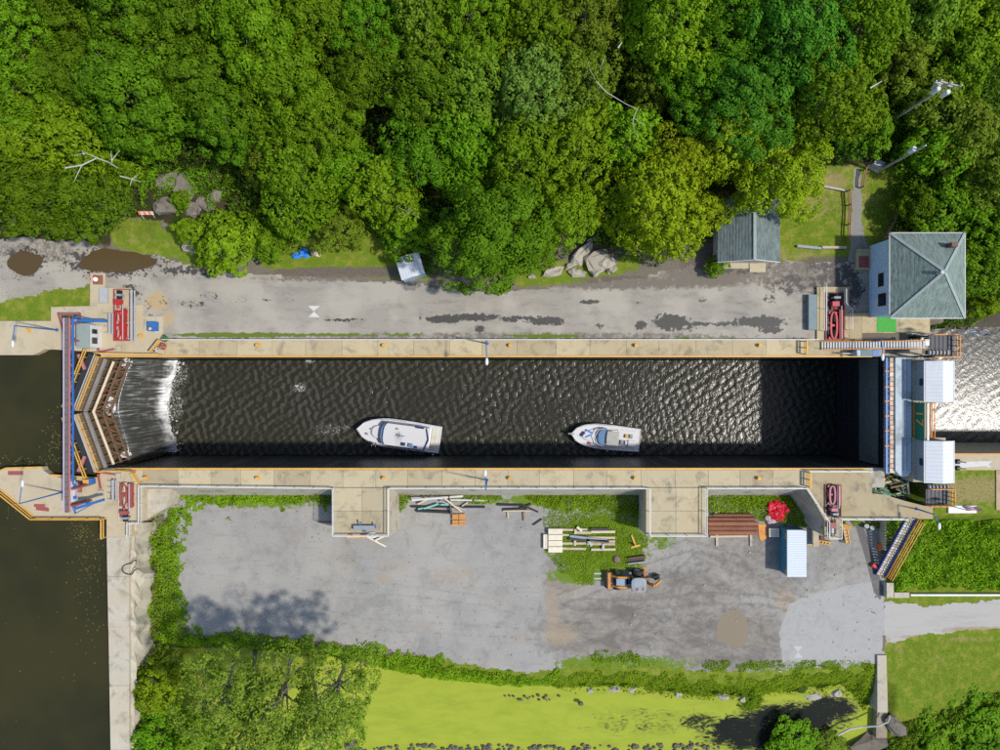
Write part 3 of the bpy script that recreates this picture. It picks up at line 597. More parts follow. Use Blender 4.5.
# ------------------------------------------------------------------ mitre gates
M['gategrey'] = plain('weathered_grey_beam', (.22,.205,.19), .7, .3, 3, .4)
def gate_leaf(hp, ap, sgn, label):
    hx, ay = V(*hp), V(*ap); u = (ay-hx); Lg = u.length; u.normalize(); nrm = Vector((-u.y, u.x, 0))
    if nrm.x < 0: nrm = -nrm                                   # downstream side
    t_ = thing('mitre_gate_leaf', label, 'lock gate', (hx+ay)/2+Vector((0,0,-4.6)))
    P_ = lambda a, b, z: hx + u*(a*Lg) + nrm*b + Vector((0,0,z))
    mb = MB(); mb.bar(P_(0,0,-2.4), P_(1,0,-2.4), .25, 4.4); part('skin', mb, M['brownsteel'], t_)
    for k, (b, z, m) in enumerate(((.5,-.5,'gategrey'),(.85,-1.6,'brownsteel'),(1.25,-2.8,'brownsteel'),(1.6,-4.0,'brownsteel'))):
        mb = MB(); mb.bar(P_(.01,b,z), P_(.99,b,z), .4 if k == 0 else .2, .28); part('girder', mb, M[m], t_)
    mb = MB(); mb.tube(P_(.02,1.25,-1.0), P_(.97,1.15,-1.0), .17, 8); part('pipe', mb, M['wood'], t_)
    for j in range(7):
        f = .04+.92*j/6; mb = MB(); mb.bar(P_(f,.35,-.7), P_(f,1.7,-4.3), .09, .14); part('frame_post', mb, M['brownsteel'], t_)
    for j in range(4):
        f0, f1 = .06+.22*j, .28+.22*j
        for a, b in ((f0, f1), (f1, f0)):
            mb = MB(); mb.bar(P_(a,1.0,-1.4), P_(b,1.75,-4.2), .08); part('brace', mb, M['rust'], t_)
    mb = MB()
    for j in range(3): mb.bar(P_(0,-.15-.25*j,.04), P_(1,-.15-.25*j,.04), .21, .08)
    part('walkway', mb, M['grey'], t_)
    mb = MB(); mb.bar(P_(.02,-1.25,-.25), P_(.97,-1.25,-.25), .7, .12); part('grating', mb, M['dark'], t_)
    for off, nm in ((.15, 'inner_railing'), (-1.55, 'outer_railing')):
        mb = MB(); a0, a1 = (.0, .97) if off > 0 else (-.05, 1.0)
        for z in (1.05, .55): mb.bar(P_(a0,off,z), P_(a1,off,z), .11)
        for j in range(8): f = a0+(a1-a0)*j/7; mb.bar(P_(f,off,0), P_(f,off,1.08), .09)
        part(nm, mb, M['yellow'], t_)
    mb = MB(); mb.bar(P_(.1,-2.6,-.1), P_(.3,-1.2,-.1), .35, .25); part('gate_strut', mb, M['pink'], t_)
gate_leaf((100,356.5), (79,411), 1, 'upper mitre gate leaf hinged on the wooded side platform')
gate_leaf((100,470), (79,413), -1, 'upper mitre gate leaf hinged on the yard side pier')
# sill, breast wall and the sheet of water over it
T_SILL = thing('gate_sill', 'wet concrete sill below the upper mitre gates', 'sill', V(120, 412, -4.6))
mb = MB(); edge = lambda yy: -47.9 - 1.5*math.exp(-((yy+4.2)/3.8)**2)
yy = np.linspace(-11.4, 2.2, 25)
out = [(-56, -11.4), (-56, 2.2)] + [(edge(v), v) for v in yy[::-1]]
mb.prism(out, -18, -4.6); part('sill_slab', mb, plain('wet_brown_sill', (.10,.075,.04), .35, .3, 2, .3), T_SILL)
t = NT('falling_water'); n1 = t.noise(1.5, 5, .62, (.22,2.6,.16), .35); n2 = t.noise(.55, 4, .6); zz = t.n('ShaderNodeSeparateXYZ', i_Vector=t.pos).outputs[2]
ff = t.step(t.math('ADD', n1, t.math('MULTIPLY', t.step(zz, -11.2, -13.8), .32)), .45, .86); ff = t.math('MULTIPLY', t.math('MULTIPLY', ff, t.step(n2, .28, .58)), t.math('MULTIPLY_ADD', t.step(t.n('ShaderNodeSeparateXYZ', i_Vector=t.pos).outputs[1], -10, -3), .6, .42))
M['fall'] = t.done(t.mix(ff, (.055,.055,.048), (.74,.76,.76)), t.math('MULTIPLY_ADD', ff, .4, .2), .4, 0, t.bump(n1, .35, .12))
vz = [(-4.45,-.6),(-4.42,0),(-4.6,.25),(-5.4,.5),(-7.5,.72),(-10,.95),(-12,1.15),(-13.3,1.5),(-13.75,2.3)]
pts = []; yy = np.linspace(-10.8, 2.1, 70)
for v in yy:
    th = .75+.5*float(fbm(np.array([v*.7]), np.array([3.]), 4, 3)[0])
    for z, o_ in vz: pts.append((edge(v)+o_*th, v, z+.0))
k = len(vz); mb = MB(); mb.add(pts, [(i*k+j, i*k+j+1, (i+1)*k+j+1, (i+1)*k+j) for i in range(69) for j in range(k-1)])
o = link('waterfall', mb.mesh('waterfall', True), M['fall']); tag(o, 'white sheet of water pouring over the upper sill', kind='stuff')
t = NT('white_foam'); n1 = t.noise(3, 6, .75, dist=1); M['foam'] = t.done(t.mix(t.step(n1, .35, .65), (.45,.46,.45), (.82,.84,.84)), .7, .3, 0, t.bump(n1, .8, .2))
mb = MB(); rr = random.Random(4)
def froth(cx, cy, rx, ry, z, n):
    for _ in range(n):
        a, d = rr.uniform(0, 6.28), rr.random()**.6; s_ = rr.uniform(.05, .18)
        mb.ell(V(cx+rx*d*math.cos(a), cy+ry*d*math.sin(a), z), s_*1.5, s_, .09, 6, 3)
froth(110,406,5,9,-4.3,300); froth(127,364,5,6,-4.45,50); froth(126,455,5,4,-4.45,40); small = 1
for _ in range(900):
    yy_ = rr.uniform(362, 452); x0_ = 156+.012*(yy_-408)**2*.6; p_ = V(x0_+abs(rr.gauss(0, 6)), yy_, ZW+.06); s_ = rr.uniform(.03, .16); mb.ell(p_, s_*1.6, s_, .06, 5, 3)
tag(link('foam', mb.mesh('foam', True), M['foam']), 'white froth below the leaking upper gates', kind='stuff')

# ------------------------------------------------------------------ gate machinery (gear drives in shallow pits)
def machinery(x0, x1, y0, y1, label, body, frame, dark=True, motor_top=True):
    t_ = thing('gate_machine', label, 'machinery', V((x0+x1)/2, (y0+y1)/2))
    a, b, c, d = X(x0), X(x1), Y(y1), Y(y0); Wd, Ln = b-a, d-c
    mb = MB(); mb.box(a+.1, b-.1, c+.1, d-.1, .004, .03); part('pit_floor', mb, M['dark'] if dark else M['pad'], t_)
    mb = MB()
    for q in ((a,a+.12,c,d),(b-.12,b,c,d),(a+.12,b-.12,c,c+.12),(a+.12,b-.12,d-.12,d)): mb.box(*q, .006, .18)
    part('pit_frame', mb, frame, t_)
    s_ = 1 if motor_top else -1; yc = (c+d)/2; f = lambda k: yc+s_*(k-.5)*Ln     # k = 1 at the motor end
    mb = MB(); mb.box(a+Wd*.62, a+Wd*.80, min(f(.02),f(.62)), max(f(.02),f(.62)), .05, .7); part('rack_beam', mb, body, t_)
    mb = MB(); e = a+Wd*.36
    ring = [(e+.34*math.cos(q)*Wd/2.2, f(.30)+.27*Ln*(abs(math.sin(q))**.6)*(1 if math.sin(q) > 0 else -1)) for q in [2*math.pi*i/24 for i in range(24)]]
    for i in range(24): mb.bar((*ring[i], .5), (*ring[(i+1)%24], .5), .2, .22)
    part('link_ring', mb, body, t_)
    for k in (.04, .30, .56):
        mb = MB(); mb.box(a+Wd*.12, a+Wd*.82, f(k)-.14, f(k)+.14, .03, .42); part('cross_frame', mb, body, t_)
    for k in (.12, .46):
        mb = MB(); mb.tube((a+Wd*.42, f(k)-.55, .32), (a+Wd*.42, f(k)+.55, .32), .28, 10); part('drum', mb, M['black'] if dark else M['wood'], t_, smooth=True)
    mb = MB(); mb.ob((a+Wd*.40, f(.74), .5), (Wd*.36, Ln*.10, .8)); mb.tube((a+Wd*.40, f(.78), .55), (a+Wd*.40, f(.62), .55), .14, 8); part('gearbox', mb, body, t_)
    mb = MB(); mb.tube((a+Wd*.47, f(.80), .5), (a+Wd*.47, f(.96), .5), .3, 12); part('motor', mb, M['black'], t_, smooth=True)
    mb = MB(); mb.box(a+Wd*.30, a+Wd*.64, f(.87)-.12, f(.87)+.12, .03, .95); part('motor_bracket', mb, M['midgrey'], t_)
    mb = MB(); mb.tube((a+Wd*.71, f(.02), .78), (a+Wd*.71, f(.7), .78), .06, 6); part('shaft', mb, M['grey'], t_)
machinery(114, 131, 289, 341, 'bright red gate machine on the upper platform by the service road', M['red'], M['darkred'], False)
machinery(119, 138, 482, 522, 'dull red gate machine in a pit on the pier side of the upper gate', M['darkred'], M['wood'], False, False)
machinery(825, 844, 292, 340, 'red gate machine with black drums in a pit near the lock house', M['red'], M['darkred'])
machinery(824.5, 841, 484.5, 517, 'dark pink gate machine in a black pit on the lower yard side deck', M['pink'], M['rust'], True, False)
mb = MB(); mb.box(X(828), X(836), Y(534), Y(519.5), .01, .05); o = solo('pit_cover', mb, M['dark'], 'dark machine pit at the railed tip of the lower deck', 'pit')
mb2 = MB(); mb2.ob(V(832,525,.35), (.6,.7,.6)); part('gearbox', mb2, M['darkred'], o, False)
mb2 = MB(); mb2.tube(V(832,528,.35), V(832,533,.35), .22, 10); part('motor', mb2, M['grey'], o, False)
for a, b, lab in (((131.5,290),(131.5,341),'grey cable rack beside the bright red gate machine'),((109.5,313),(109.5,334),'grey pipe stand between the cabin and the bright red gate machine'),((113,480),(113,500),'thin grey pipe stand beside the manhole on the pier')):
    tr_ = thing('pipe_rack', lab, 'rack', V(*a)); mb = MB(); dx = .38
    for k in range(2): mb.bar(V(a[0], a[1], .8)+Vector((dx*k,0,0)), V(b[0], b[1], .8)+Vector((dx*k,0,0)), .12 if k else .2)
    part('rail', mb, M['grey'], tr_); mb = MB()
    for f in (.05, .35, .65, .95):
        q = V(*a).lerp(V(*b), f); mb.bar(q, q+Vector((0,0,.8)), .08); mb.bar(q+Vector((-.3,0,.7)), q+Vector((.6,0,.7)), .06)
    part('stand', mb, M['grey'], tr_)

# ------------------------------------------------------------------ gantry bridge over the upper approach
T_G = thing('gantry_bridge', 'narrow lilac and blue truss bridge spanning the upper approach', 'bridge', V(68, 415))
ZG = 4.2; gx0, gx1 = X(63.5, ZG), X(74, ZG); gy0, gy1 = Y(512, ZG), Y(318, ZG); gm = gx0+.5
mb = MB(); mb.box(gx0+.15, gm+.1, gy0, gy1, ZG-.12, ZG); part('deck', mb, plain('rusty_lilac_deck', (.14,.12,.115), .7, .35, 2.5, .5, (.12,.085,.07)), T_G)
for xx, m in ((gx0, 'lilac'), (gm+.2, 'pink')):
    mb = MB(); mb.box(xx, xx+.13, gy0, gy1, ZG, ZG+.12); part('chord', mb, M[m], T_G)
mb = MB(); mb.box(gx1-.17, gx1, gy0+3.2, gy1, ZG-.04, ZG+.1); part('blue_chord', mb, M['blue'], T_G)
n = 26
for i in range(n):
    y0, y1 = gy0+3.2+(gy1-gy0-3.2)*i/n, gy0+3.2+(gy1-gy0-3.2)*(i+1)/n
    mb = MB(); mb.bar((gm+.35, y0 if i % 2 else y1, ZG+.1), (gx1-.1, y1 if i % 2 else y0, ZG-.02), .045); part('diagonal', mb, M['blue'] if i % 3 else M['pink'], T_G)
for i in range(n+1):
    y0 = gy0+(gy1-gy0)*i/n; mb = MB(); mb.box(gx0+.2, gm+.2, y0-.05, y0+.05, ZG+.004, ZG+.07); part('cross_tie', mb, M['brownsteel'], T_G)
for yy in (gy0+.6, gy0+2.6, gy1-.5, gy1-2.6):
    for xx in (gx0+.1, gm+.3):
        mb = MB(); mb.bar((xx, yy, 0), (xx, yy, ZG-.3), .2); part('leg', mb, M['darkred'], T_G)
mb = MB()
for p, q in (((58,313),(80,313)), ((80,313),(80,320)), ((58,313),(65,338))): mb.bar(V(*p, .12), V(*q, .12), .16)
part('red_frame', mb, M['darkred'], T_G)
mb = MB(); mb.prism(poly([(60,314),(79,314),(79,319),(62,319)]), .003, .05); part('pit_floor', mb, M['brownsteel'], T_G)
# panel on the bridge's south end (white board) and lilac motor
mb = MB(); mb.ob(V(72.2,491.5,3.2), (.08,2.5,1.1)); part('white_board', mb, M['white'], T_G)
mb = MB(); mb.ob(V(74.5,491.5,2.6), (.45,2.2,.5)); part('winch', mb, M['lilac'], T_G)
mb = MB(); mb.ob(V(74.0,485.5,2.9), (.4,.35,.4)); mb.ob(V(74.0,497.5,2.9), (.4,.35,.4)); part('winch_motor', mb, M['blue'], T_G)
# blue swinging jib booms
def jib(p, q, label, kink=0):
    t_ = thing('jib_boom', label, 'boom', V(*p, 0)); a, b = V(*p, 2.4), V(*q, 2.4)
    d = (b-a).normalized(); s_ = Vector((-d.y, d.x, 0))
    mb = MB(); mb.bar(a, b, .32, .3); part('boom', mb, M['blue'], t_)
    mb = MB(); mb.tube(V(*p, 0)+d*.1, a+d*.1+Vector((0,0,.3)), .16, 8); part('post', mb, M['blue'], t_)
    for k in (-1, 1):
        mb = MB(); mb.bar(a+s_*.55*k, a.lerp(b,.75), .1, .14); part('stay', mb, M['blue'], t_)
    mb = MB(); mb.bar(a-s_*.6, a+s_*.6, .14); part('yoke', mb, M['blue'], t_)
jib((76,320.5), (107,321), 'blue steel boom reaching over the grey roofed cabin')
jib((74,509), (104,499.5), 'blue steel boom lying across the pier behind the white board')
# control cabin on the upper gate platform
T_C = thing('control_cabin', 'small cabin with grey roof and white windowed front beside the upper gate', 'cabin', V(85, 337))
zc = 2.6; x0, x1, y0, y1 = X(76.5, zc), X(89, zc), Y(348, zc), Y(323.5, zc)
mb = MB(); mb.box(x0+.1, x1, y0+.1, y1-.1, 0, zc-.1); part('wall', mb, M['white'], T_C)
mb = MB(); mb.box(x0, x1+.05, y0, y1, zc-.1, zc+.02); part('roof', mb, plain('grey_green_roofing', (.24,.29,.27), .8, .12, 5, .2), T_C)
for ya, yb in ((y0+.55, y0+1.3), (y0+1.75, y0+2.3)):
    mb = MB(); mb.box(x1+.004, x1+.05, ya, yb, .95, 2.0); part('window', mb, M['glass'], T_C)
for p, q, lab in (((99,352),(114,349),'thin red steel bar lying beside the control cabin'),((99,334),(98,351),'red kerb bar along the front of the control cabin'),((98,474),(100.5,489),'thin red bar on the pier beside the white stone'),((98,472),(116,474.5),'red bar along the pier edge by the upper gate')):
    mb = MB(); mb.bar(V(*p,.1), V(*q,.1), .2, .2); solo('steel_bar', mb, M['darkred'], lab, 'bar')
for p, lab in (((101,493),'white concrete block on the pier beside the manhole'),((118.5,475.5),'white concrete block on the pier by the chamber edge'),((119,348.5),'white concrete block on the upper platform by the chamber edge')):
    mb = MB(); mb.ob(V(*p,.12), (.65,.65,.22)); mb.ob(V(*p,.26), (.5,.5,.06)); solo('concrete_block', mb, M['bleach'], lab, 'block')
tb = thing('storage_box', 'yellow box with a blue end on the pier edge', 'box', V(88,481.5)); mb = MB(); mb.ob(V(87.5,481.8,.35), (.75,.65,.7)); part('body', mb, M['yellow'], tb); mb = MB(); mb.ob(V(92.3,481,.4), (.4,.75,.8)); part('end_box', mb, M['blue'], tb)
mb = MB(); mb.prism(poly([(75,480.5),(82,480.5),(82,492),(75,492)]), .003, .25); o = solo('pit_hatch', mb, M['darkred'], 'small red hatch on the pier beside the white board', 'hatch'); mb = MB(); mb.prism(poly([(76.4,482),(80.6,482),(80.6,490.5),(76.4,490.5)], .25), .252, .27); part('lid', mb, M['brownwood'], o, False)
td = thing('oil_tank', 'blue square tank with a yellow cap on a concrete plinth', 'tank', V(152,326)); mb = MB(); mb.box(X(147.5,.9), X(155.5,.9), Y(331,.9), Y(321.5,.9), .07, .9); part('body', mb, M['blue'], td); mb = MB(); mb.tube(V(150,328.7,.9), V(150,328.7,1.15), .17, 10); part('cap', mb, M['yellow'], td); mb = MB(); mb.box(X(156,.1), X(158,.1), Y(332.4,.1), Y(323,.1), .075, .3); part('kerb', mb, M['white'], td)
# flower pots at the walk gate
for k, (p, c, lab) in enumerate((((165,338.5),(.05,.14,.04),'dark flower pot with green plants at the end of the walk railing'),((163,346.5),(.6,.03,.05),'flower pot with red blooms beside the slanting orange gate'),((154.5,348.5),(.75,.6,.7),'flower pot with pale pink and blue blooms near the chamber edge'))):
    tp = thing('flower_pot', lab, 'flower pot', V(*p), 'flower pots by the walk gate'); mb = MB(); mb.tube(V(*p,.0), V(*p,.5), .3, 10, .38); part('pot', mb, M['planter'], tp); rr = random.Random(k); mb = MB(); mb2 = MB()
    for j in range(45):
        a, d = rr.uniform(0,6.28), .42*rr.random()**.5; (mb if rr.random() < .5 else mb2).ell(V(*p,.55+.25*rr.random())+Vector((d*math.cos(a), d*math.sin(a), 0)), .1, .09, .07, 5, 3)
    part('leaves', mb, plain('pot_leaves%d' % k, (.04,.12,.02), .7), tp); part('blooms', mb2, plain('pot_blooms%d' % k, c, .6), tp)

# ------------------------------------------------------------------ mooring bollards
bt = thing('mooring_bollard', '', 'bollard'); mb = MB(); mb.tube((0,0,0), (0,0,.08), .34, 14); mb.tube((0,0,.08), (0,0,.42), .2, 12, .17); part('stem', mb, M['yellow'], bt, False); mb = MB(); mb.tube((0,0,.42), (0,0,.56), .27, 14, .24); part('cap', mb, M['yellow'], bt, False)
BL = [((x_, 345.5), 'on the wooded side walk', i) for i, x_ in enumerate((258,384,510,635.5,759))] + [((x_, 478), 'on the yard side walk', i) for i, x_ in enumerate((258,384,509.5,634.5,758))]
first = True; ORD = ['westernmost', 'second from the west', 'middle', 'fourth from the west', 'easternmost']
for (p, side, i) in BL + [((142,336),'NW',0),((146.5,477.5),'SW',0),((29.5,330.5),'FW',0)]:
    o = bt if first else copy_tree(bt); first = False; o.location = V(*p); o.scale = (.82,.82,.9)
    o['label'] = f'{ORD[i]} of the five yellow bollards {side}' if side.startswith('on') else {'NW':'yellow bollard beside the blue tank on the upper platform','SW':'yellow bollard where the yard side walk meets the pier','FW':'lone yellow bollard at the west end of the upper platform'}[side]
    o['group'] = 'yellow mooring bollards'
# ------------------------------------------------------------------ lamp posts
def lamp(base, ang, hgt, arm, label, z0=0.0):
    b = V(*base, z0); d = Vector((math.cos(ang), math.sin(ang), 0)); t_ = thing('lamp_post', label, 'lamp post', b, 'blue lamp posts along the lock')
    mb = MB(); mb.tube(b, b+Vector((0,0,hgt)), .1, 8, .06); part('pole', mb, M['blue'], t_)
    mb = MB(); mb.tube(b, b+Vector((0,0,.12)), .2, 8); part('base_plate', mb, M['blue'], t_)
    top = b+Vector((0,0,hgt-.08)); mb = MB(); mb.tube(top, top+d*arm+Vector((0,0,.25)), .055, 6); part('arm', mb, M['blue'], t_)
    h_ = top+d*(arm+.35)+Vector((0,0,.24)); mb = MB(); mb.ell(h_, .48 if abs(d.x) > .5 else .2, .48 if abs(d.y) > .5 else .2, .11, 10, 5); part('lamp_head', mb, M['white'], t_, smooth=True)
lamp((487.3,343.5), math.radians(-88), 7.5, 2.0, 'blue lamp post reaching over the chamber from the middle of the wooded side walk')
lamp((487,480), math.radians(92), 7.5, 1.6, 'blue lamp post reaching over the chamber from the middle of the yard side walk')
lamp((57,330), math.radians(-92), 7.5, 1.7, 'blue lamp post at the west end of the upper platform')
lamp((63,492), math.radians(78), 7.8, 2.0, 'blue lamp post leaning light over the pointed pier')
lamp((864,342), math.radians(-90), 4.0, 1.6, 'blue lamp post beside the long stairs at the lower gate')
lamp((917,509), math.radians(-75), 3.6, 1.0, 'blue lamp post at the tip of the lower yard side deck')

# ------------------------------------------------------------------ lift gate and its machine houses
T_L = thing('lift_gate', 'dark steel lift gate closing the lower end of the chamber', 'lock gate', (47.9, -4.6, ZW))
gX = 47.85
mb = MB(); mb.box(gX, gX+.5, -11.5, 2.4, -19, -2.3); part('skin', mb, M['dark'], T_L)
for k in range(7):
    z = -13+1.55*k; mb = MB(); mb.box(gX-.18, gX, -11.4, 2.2, z, z+.16); part('girder', mb, M['dark'], T_L)
for k in range(9):
    y = -11+1.6*k; mb = MB(); mb.box(gX-.1, gX-.002, y, y+.12, -13.5, -6.8); part('stiffener', mb, M['dark'], T_L)
mb = MB(); mb.box(gX-.34, gX-.19, -11.3, 2.1, -6.7, -2.3); part('upper_plate', mb, plain('grey_steel_plate', (.15,.16,.155), .6, .2, 2, .4), T_L)
T_B = thing('gate_beam', 'weathered pale blue beam spanning the lower end of the chamber', 'beam', (48.8, -4.6, 0))
zg = 1.4; mb = MB(); a, b = X(895.5, zg), X(911.5, zg); e0, e1 = Y(471, zg), Y(357.5, zg)
ring = [(a, e1), (b, e1), (b, e0-.1), (b-.4, e0-.6), (b-1.0, e0-.75), (a+.5, e0-.5), (a, e0)]; mb.prism(ring, -.4, zg); part('box_girder', mb, M['palegirder'], T_B)
mb = MB(); mb.box(a+.85, a+.95, e0, e1, zg+.002, zg+.03); mb.box(a+1.35, a+1.42, e0, e1, zg+.002, zg+.03); part('seam', mb, M['midgrey'], T_B)
a2, b2 = X(890, 1.2), X(895.2, 1.2)
for k in range(24):
    y0 = e0-.3+(e1-e0+.3)*k/24; y1 = e0-.3+(e1-e0+.3)*(k+1)/24; mb = MB(); mb.box(a2, b2, y0+.03, y1-.03, -.2, 1.2+R.uniform(-.03,.03)); part('block', mb, M['brick'], T_B)
mb = MB(); mb.box(X(885.8,1.0), X(889.7,1.0), e0-.4, e1, .7, 1.0); part('blue_beam', mb, M['blue'], T_B)
for py in (371,387,401,416,431,446): mb = MB(); mb.box(X(885.3,1.1), X(889.9,1.1), Y(py+.7,1.1), Y(py-.7,1.1), 1.003, 1.1); part('yellow_clamp', mb, M['orange'], T_B)
for y0, y1, nm in ((341.2,402.5,'wooded'),(440,506,'yard')):
    pass
def machine_house(y0, y1, label):
    t_ = thing('machine_house', label, 'machine house', (52, Y((y0+y1)/2), 0), 'white machine houses on the lower gate')
    z0, z1 = 1.5, 3.5; xa, xb = 50.0, 53.5; ya, yb = Y(y1, z1), Y(y0, z1)
    mb = MB(); mb.box(xa-.25, xb+.2, ya-.2, yb+.2, -16, z0); part('concrete_tower', mb, M['wallc'], t_)
    mb = MB(); mb.box(xa+.02, xb-.1, ya+.08, yb-.08, z0, z1); part('wall', mb, M['midgrey'], t_)
    mb = MB(); xr = X(943, z1+.45); zr = z1+.45; mb.add([(xa-.1,ya,z1-.05),(xr,ya,zr),(xr,yb,zr),(xa-.1,yb,z1-.05)], [(0,1,2,3)]); mb.add([(xa-.1,ya,z1-.15),(xr,ya,zr-.1),(xr,yb,zr-.1),(xa-.1,yb,z1-.15)], [(3,2,1,0)]); part('roof_slope', mb, M['whitem'], t_)
    mb = MB(); mb.add([(xr,ya,zr),(xb,ya,z1-.05),(xb,yb,z1-.05),(xr,yb,zr)], [(0,1,2,3)]); mb.add([(xr,ya,zr-.1),(xb,ya,z1-.15),(xb,yb,z1-.15),(xr,yb,zr-.1)], [(3,2,1,0)]); part('roof_slope', mb, M['whitem'], t_)
    for k in range(11):
        yy = ya+(yb-ya)*(k+.5)/11; mb = MB(); mb.bar((xa-.1,yy,z1-.03), (xr,yy,zr+.02), .03, .05); mb.bar((xr,yy,zr+.02), (xb,yy,z1-.03), .03, .05); part('roof_seam', mb, M['whitem'], t_)
    mb = MB(); mb.box(xa-.12, xa-.06, ya, yb, z1-.16, z1+.02); part('gutter', mb, M['whitem'], t_)
    ym = (ya+yb)/2; mb = MB(); mb.box(xa-.02, xa+.01, ym-.5, ym+.35, z0+.9, z0+1.7); part('window', mb, M['glass'], t_)
machine_house(361, 402, 'white metal roofed machine house nearer the green hip roofed house')
machine_house(441, 483, 'white metal roofed machine house nearer the small dry lawn')
T_S = thing('lock_sign', 'green sign board with yellow number 17 between the machine houses', 'sign', (50.2, -5.5, 1.5))
mb = MB(); mb.box(50.0, 50.12, -7.7, -3.3, 1.45, 3.35); part('board', mb, M['green'], T_S)
mb = MB(); mb.box(49.9, 50.0, -7.7, -3.3, 1.2, 1.42); part('lower_rail', mb, M['orange'], T_S)
tc = bpy.data.curves.new('number', 'FONT'); tc.body = '17'; tc.size = 2.0; tc.extrude = .02; tc.align_x = 'CENTER'; tc.align_y = 'CENTER'; tmp = bpy.data.objects.new('number_tmp', tc); COL.objects.link(tmp)
bpy.context.view_layer.update(); nm_ = bpy.data.meshes.new_from_object(tmp.evaluated_get(bpy.context.evaluated_depsgraph_get())); bpy.data.objects.remove(tmp)
nm_.transform(Matrix(((0,0,-1,49.97),(-1,0,0,-5.1),(0,1,0,2.4),(0,0,0,1)))); nm_.materials.clear(); o = link('number', nm_, M['yellow'], T_S); o.matrix_parent_inverse = Matrix.Translation(-Vector(T_S['_o']))
T_WK = thing('gate_walkway', 'orange railed walkway between the two machine houses above the tail water', 'walkway', (51.5, -5.5, 1))
mb = MB(); mb.box(50.2, 52.0, -7.75, -3.25, .9, 1.05); part('grating', mb, plain('rust_grating', (.3,.2,.13), .8, .3), T_WK)
mb = MB(); mb.bar((50.35,-7.7,3.4), (50.35,-3.3,3.4), .22); part('white_pipe', mb, M['white'], T_WK)
for xx in (50.9, 51.5, 52.0):
    mb = MB()
    for z in (1.6, 2.1): mb.bar((xx,-7.7,z), (xx,-3.3,z), .09)
    part('rail', mb, M['orange'], T_WK)
mb = MB(); mb.box(52.05, 53.0, -7.7, -3.3, -16, -.4); part('pier_wall', mb, M['wallc'], T_WK)
# tower platforms
def platform(x0, x1, y0, y1, z, label):
    t_ = thing('tower_platform', label, 'platform', V((x0+x1)/2, (y0+y1)/2, z)); mb = MB()
    mb.prism(poly([(x0,y0),(x1,y0),(x1,y1),(x0,y1)], z), z-.12, z); part('grating', mb, plain('dark_grating', (.10,.10,.11), .7, .3, 6), t_)
    for k in range(6):
        q = x0+(x1-x0)*(k+.5)/6; mb = MB(); mb.bar(V(q,y0,z+.03), V(q,y1,z+.03), .06, .05); part('bar', mb, M['dark'], t_)
    for a, b in (((x0,y0),(x1,y0)),((x1,y0),(x1,y1)),((x1,y1),(x0,y1))):
        mb = MB()
        for h_ in (.55, 1.1): mb.bar(V(*a,z)+Vector((0,0,h_)), V(*b,z)+Vector((0,0,h_)), .1)
        for k in range(5): q = V(*a,z).lerp(V(*b,z), k/4); mb.bar(q, q+Vector((0,0,1.1)), .08)
        part('railing', mb, M['orange'], t_)
    for a in ((x0+1,y0+1),(x1-1,y0+1),(x1-1,y1-1),(x0+1,y1-1)): mb = MB(); mb.bar((*V(*a,z).xy, -3 if y0 < 400 else -.1), V(*a,z-.1), .18); part('leg', mb, M['dark'], t_)
    return t_
platform(929, 954, 335, 357, 2.6, 'dark grating platform with orange rails at the top of the long stairs')
platform(926, 949, 488, 505, 1.4, 'dark grating platform with orange rails beside the small lawn')
for k in range(6):
    pass
# sheaves under the houses' inner ends
for (x0, yy, lab) in ((926, 352.5, 'row of black cable sheaves beside the stair landing'), (926, 487, 'row of black cable sheaves on the platform by the lawn')):
    t_ = thing('cable_sheaves', lab, 'machinery', V(x0+10, yy, 2.7 if yy < 400 else 1.5)); zb = 2.65 if yy < 400 else 1.45
    mb = MB(); mb.bar(V(x0, yy, zb+.15), V(x0+24, yy, zb+.15), .5, .3); part('frame', mb, M['dark'], t_)
    for k in range(6):
        c = V(x0+3+k*3.6, yy, zb+.45); mb = MB(); mb.tube(c-Vector((.07,0,0)), c+Vector((.07,0,0)), .32, 12); part('sheave', mb, M['grey'], t_)
# long stair up to the tower landing
T_ST = thing('long_stair', 'long straight metal stair with orange stringers rising to the lower gate tower', 'stairs', V(825, 344))
sx0, sx1 = 39.3, X(925, 3.0); sy0, sy1 = 3.12, 4.05; zf = lambda x: .1+2.9*(x-sx0)/(sx1-sx0)
for yv in (sy0, sy1):
    mb = MB(); mb.bar((sx0,yv,zf(sx0)), (sx1,yv,zf(sx1)), .08, .25); part('stringer', mb, M['orange'], T_ST)
    mb = MB(); mb.bar((sx0,yv,zf(sx0)+1), (sx1,yv,zf(sx1)+1), .06); part('handrail', mb, M['orange'], T_ST)
for k in range(36):
    x = sx0+(sx1-sx0)*(k+.5)/36; mb = MB(); mb.ob((x, (sy0+sy1)/2, zf(x)+.06), (.2, sy1-sy0-.1, .04)); part('tread', mb, M['grey'], T_ST)
for f in (.3, .6, .95):
    x = sx0+(sx1-sx0)*f
    for yv in (sy0, sy1): mb = MB(); mb.bar((x,yv,-1.8 if x > 46 else 0), (x,yv,zf(x)-.1), .1); part('leg', mb, M['midgrey'], T_ST)
mb = MB(); mb.ob(V(927,342.5,2.95), (.5,.75,.1)); part('landing', mb, M['white'], T_ST)
t_ = thing('equipment_cabinet', 'blue steel equipment cabinet under the long stairs at the chamber edge', 'cabinet', V(864, 350))
mb = MB(); mb.box(43.0, 45.6, 2.3, 3.0, 0, 1.5); part('body', mb, M['palegirder'], t_); mb = MB(); mb.box(43.5, 45.0, 2.27, 3.03, 1.5, 1.56); part('lid', mb, plain('teal_lid', (.07,.14,.16), .5), t_)
mb = MB(); mb.box(44.9, 45.7, 2.28, 3.02, 1.5, 1.58); part('lid', mb, M['blue'], t_)
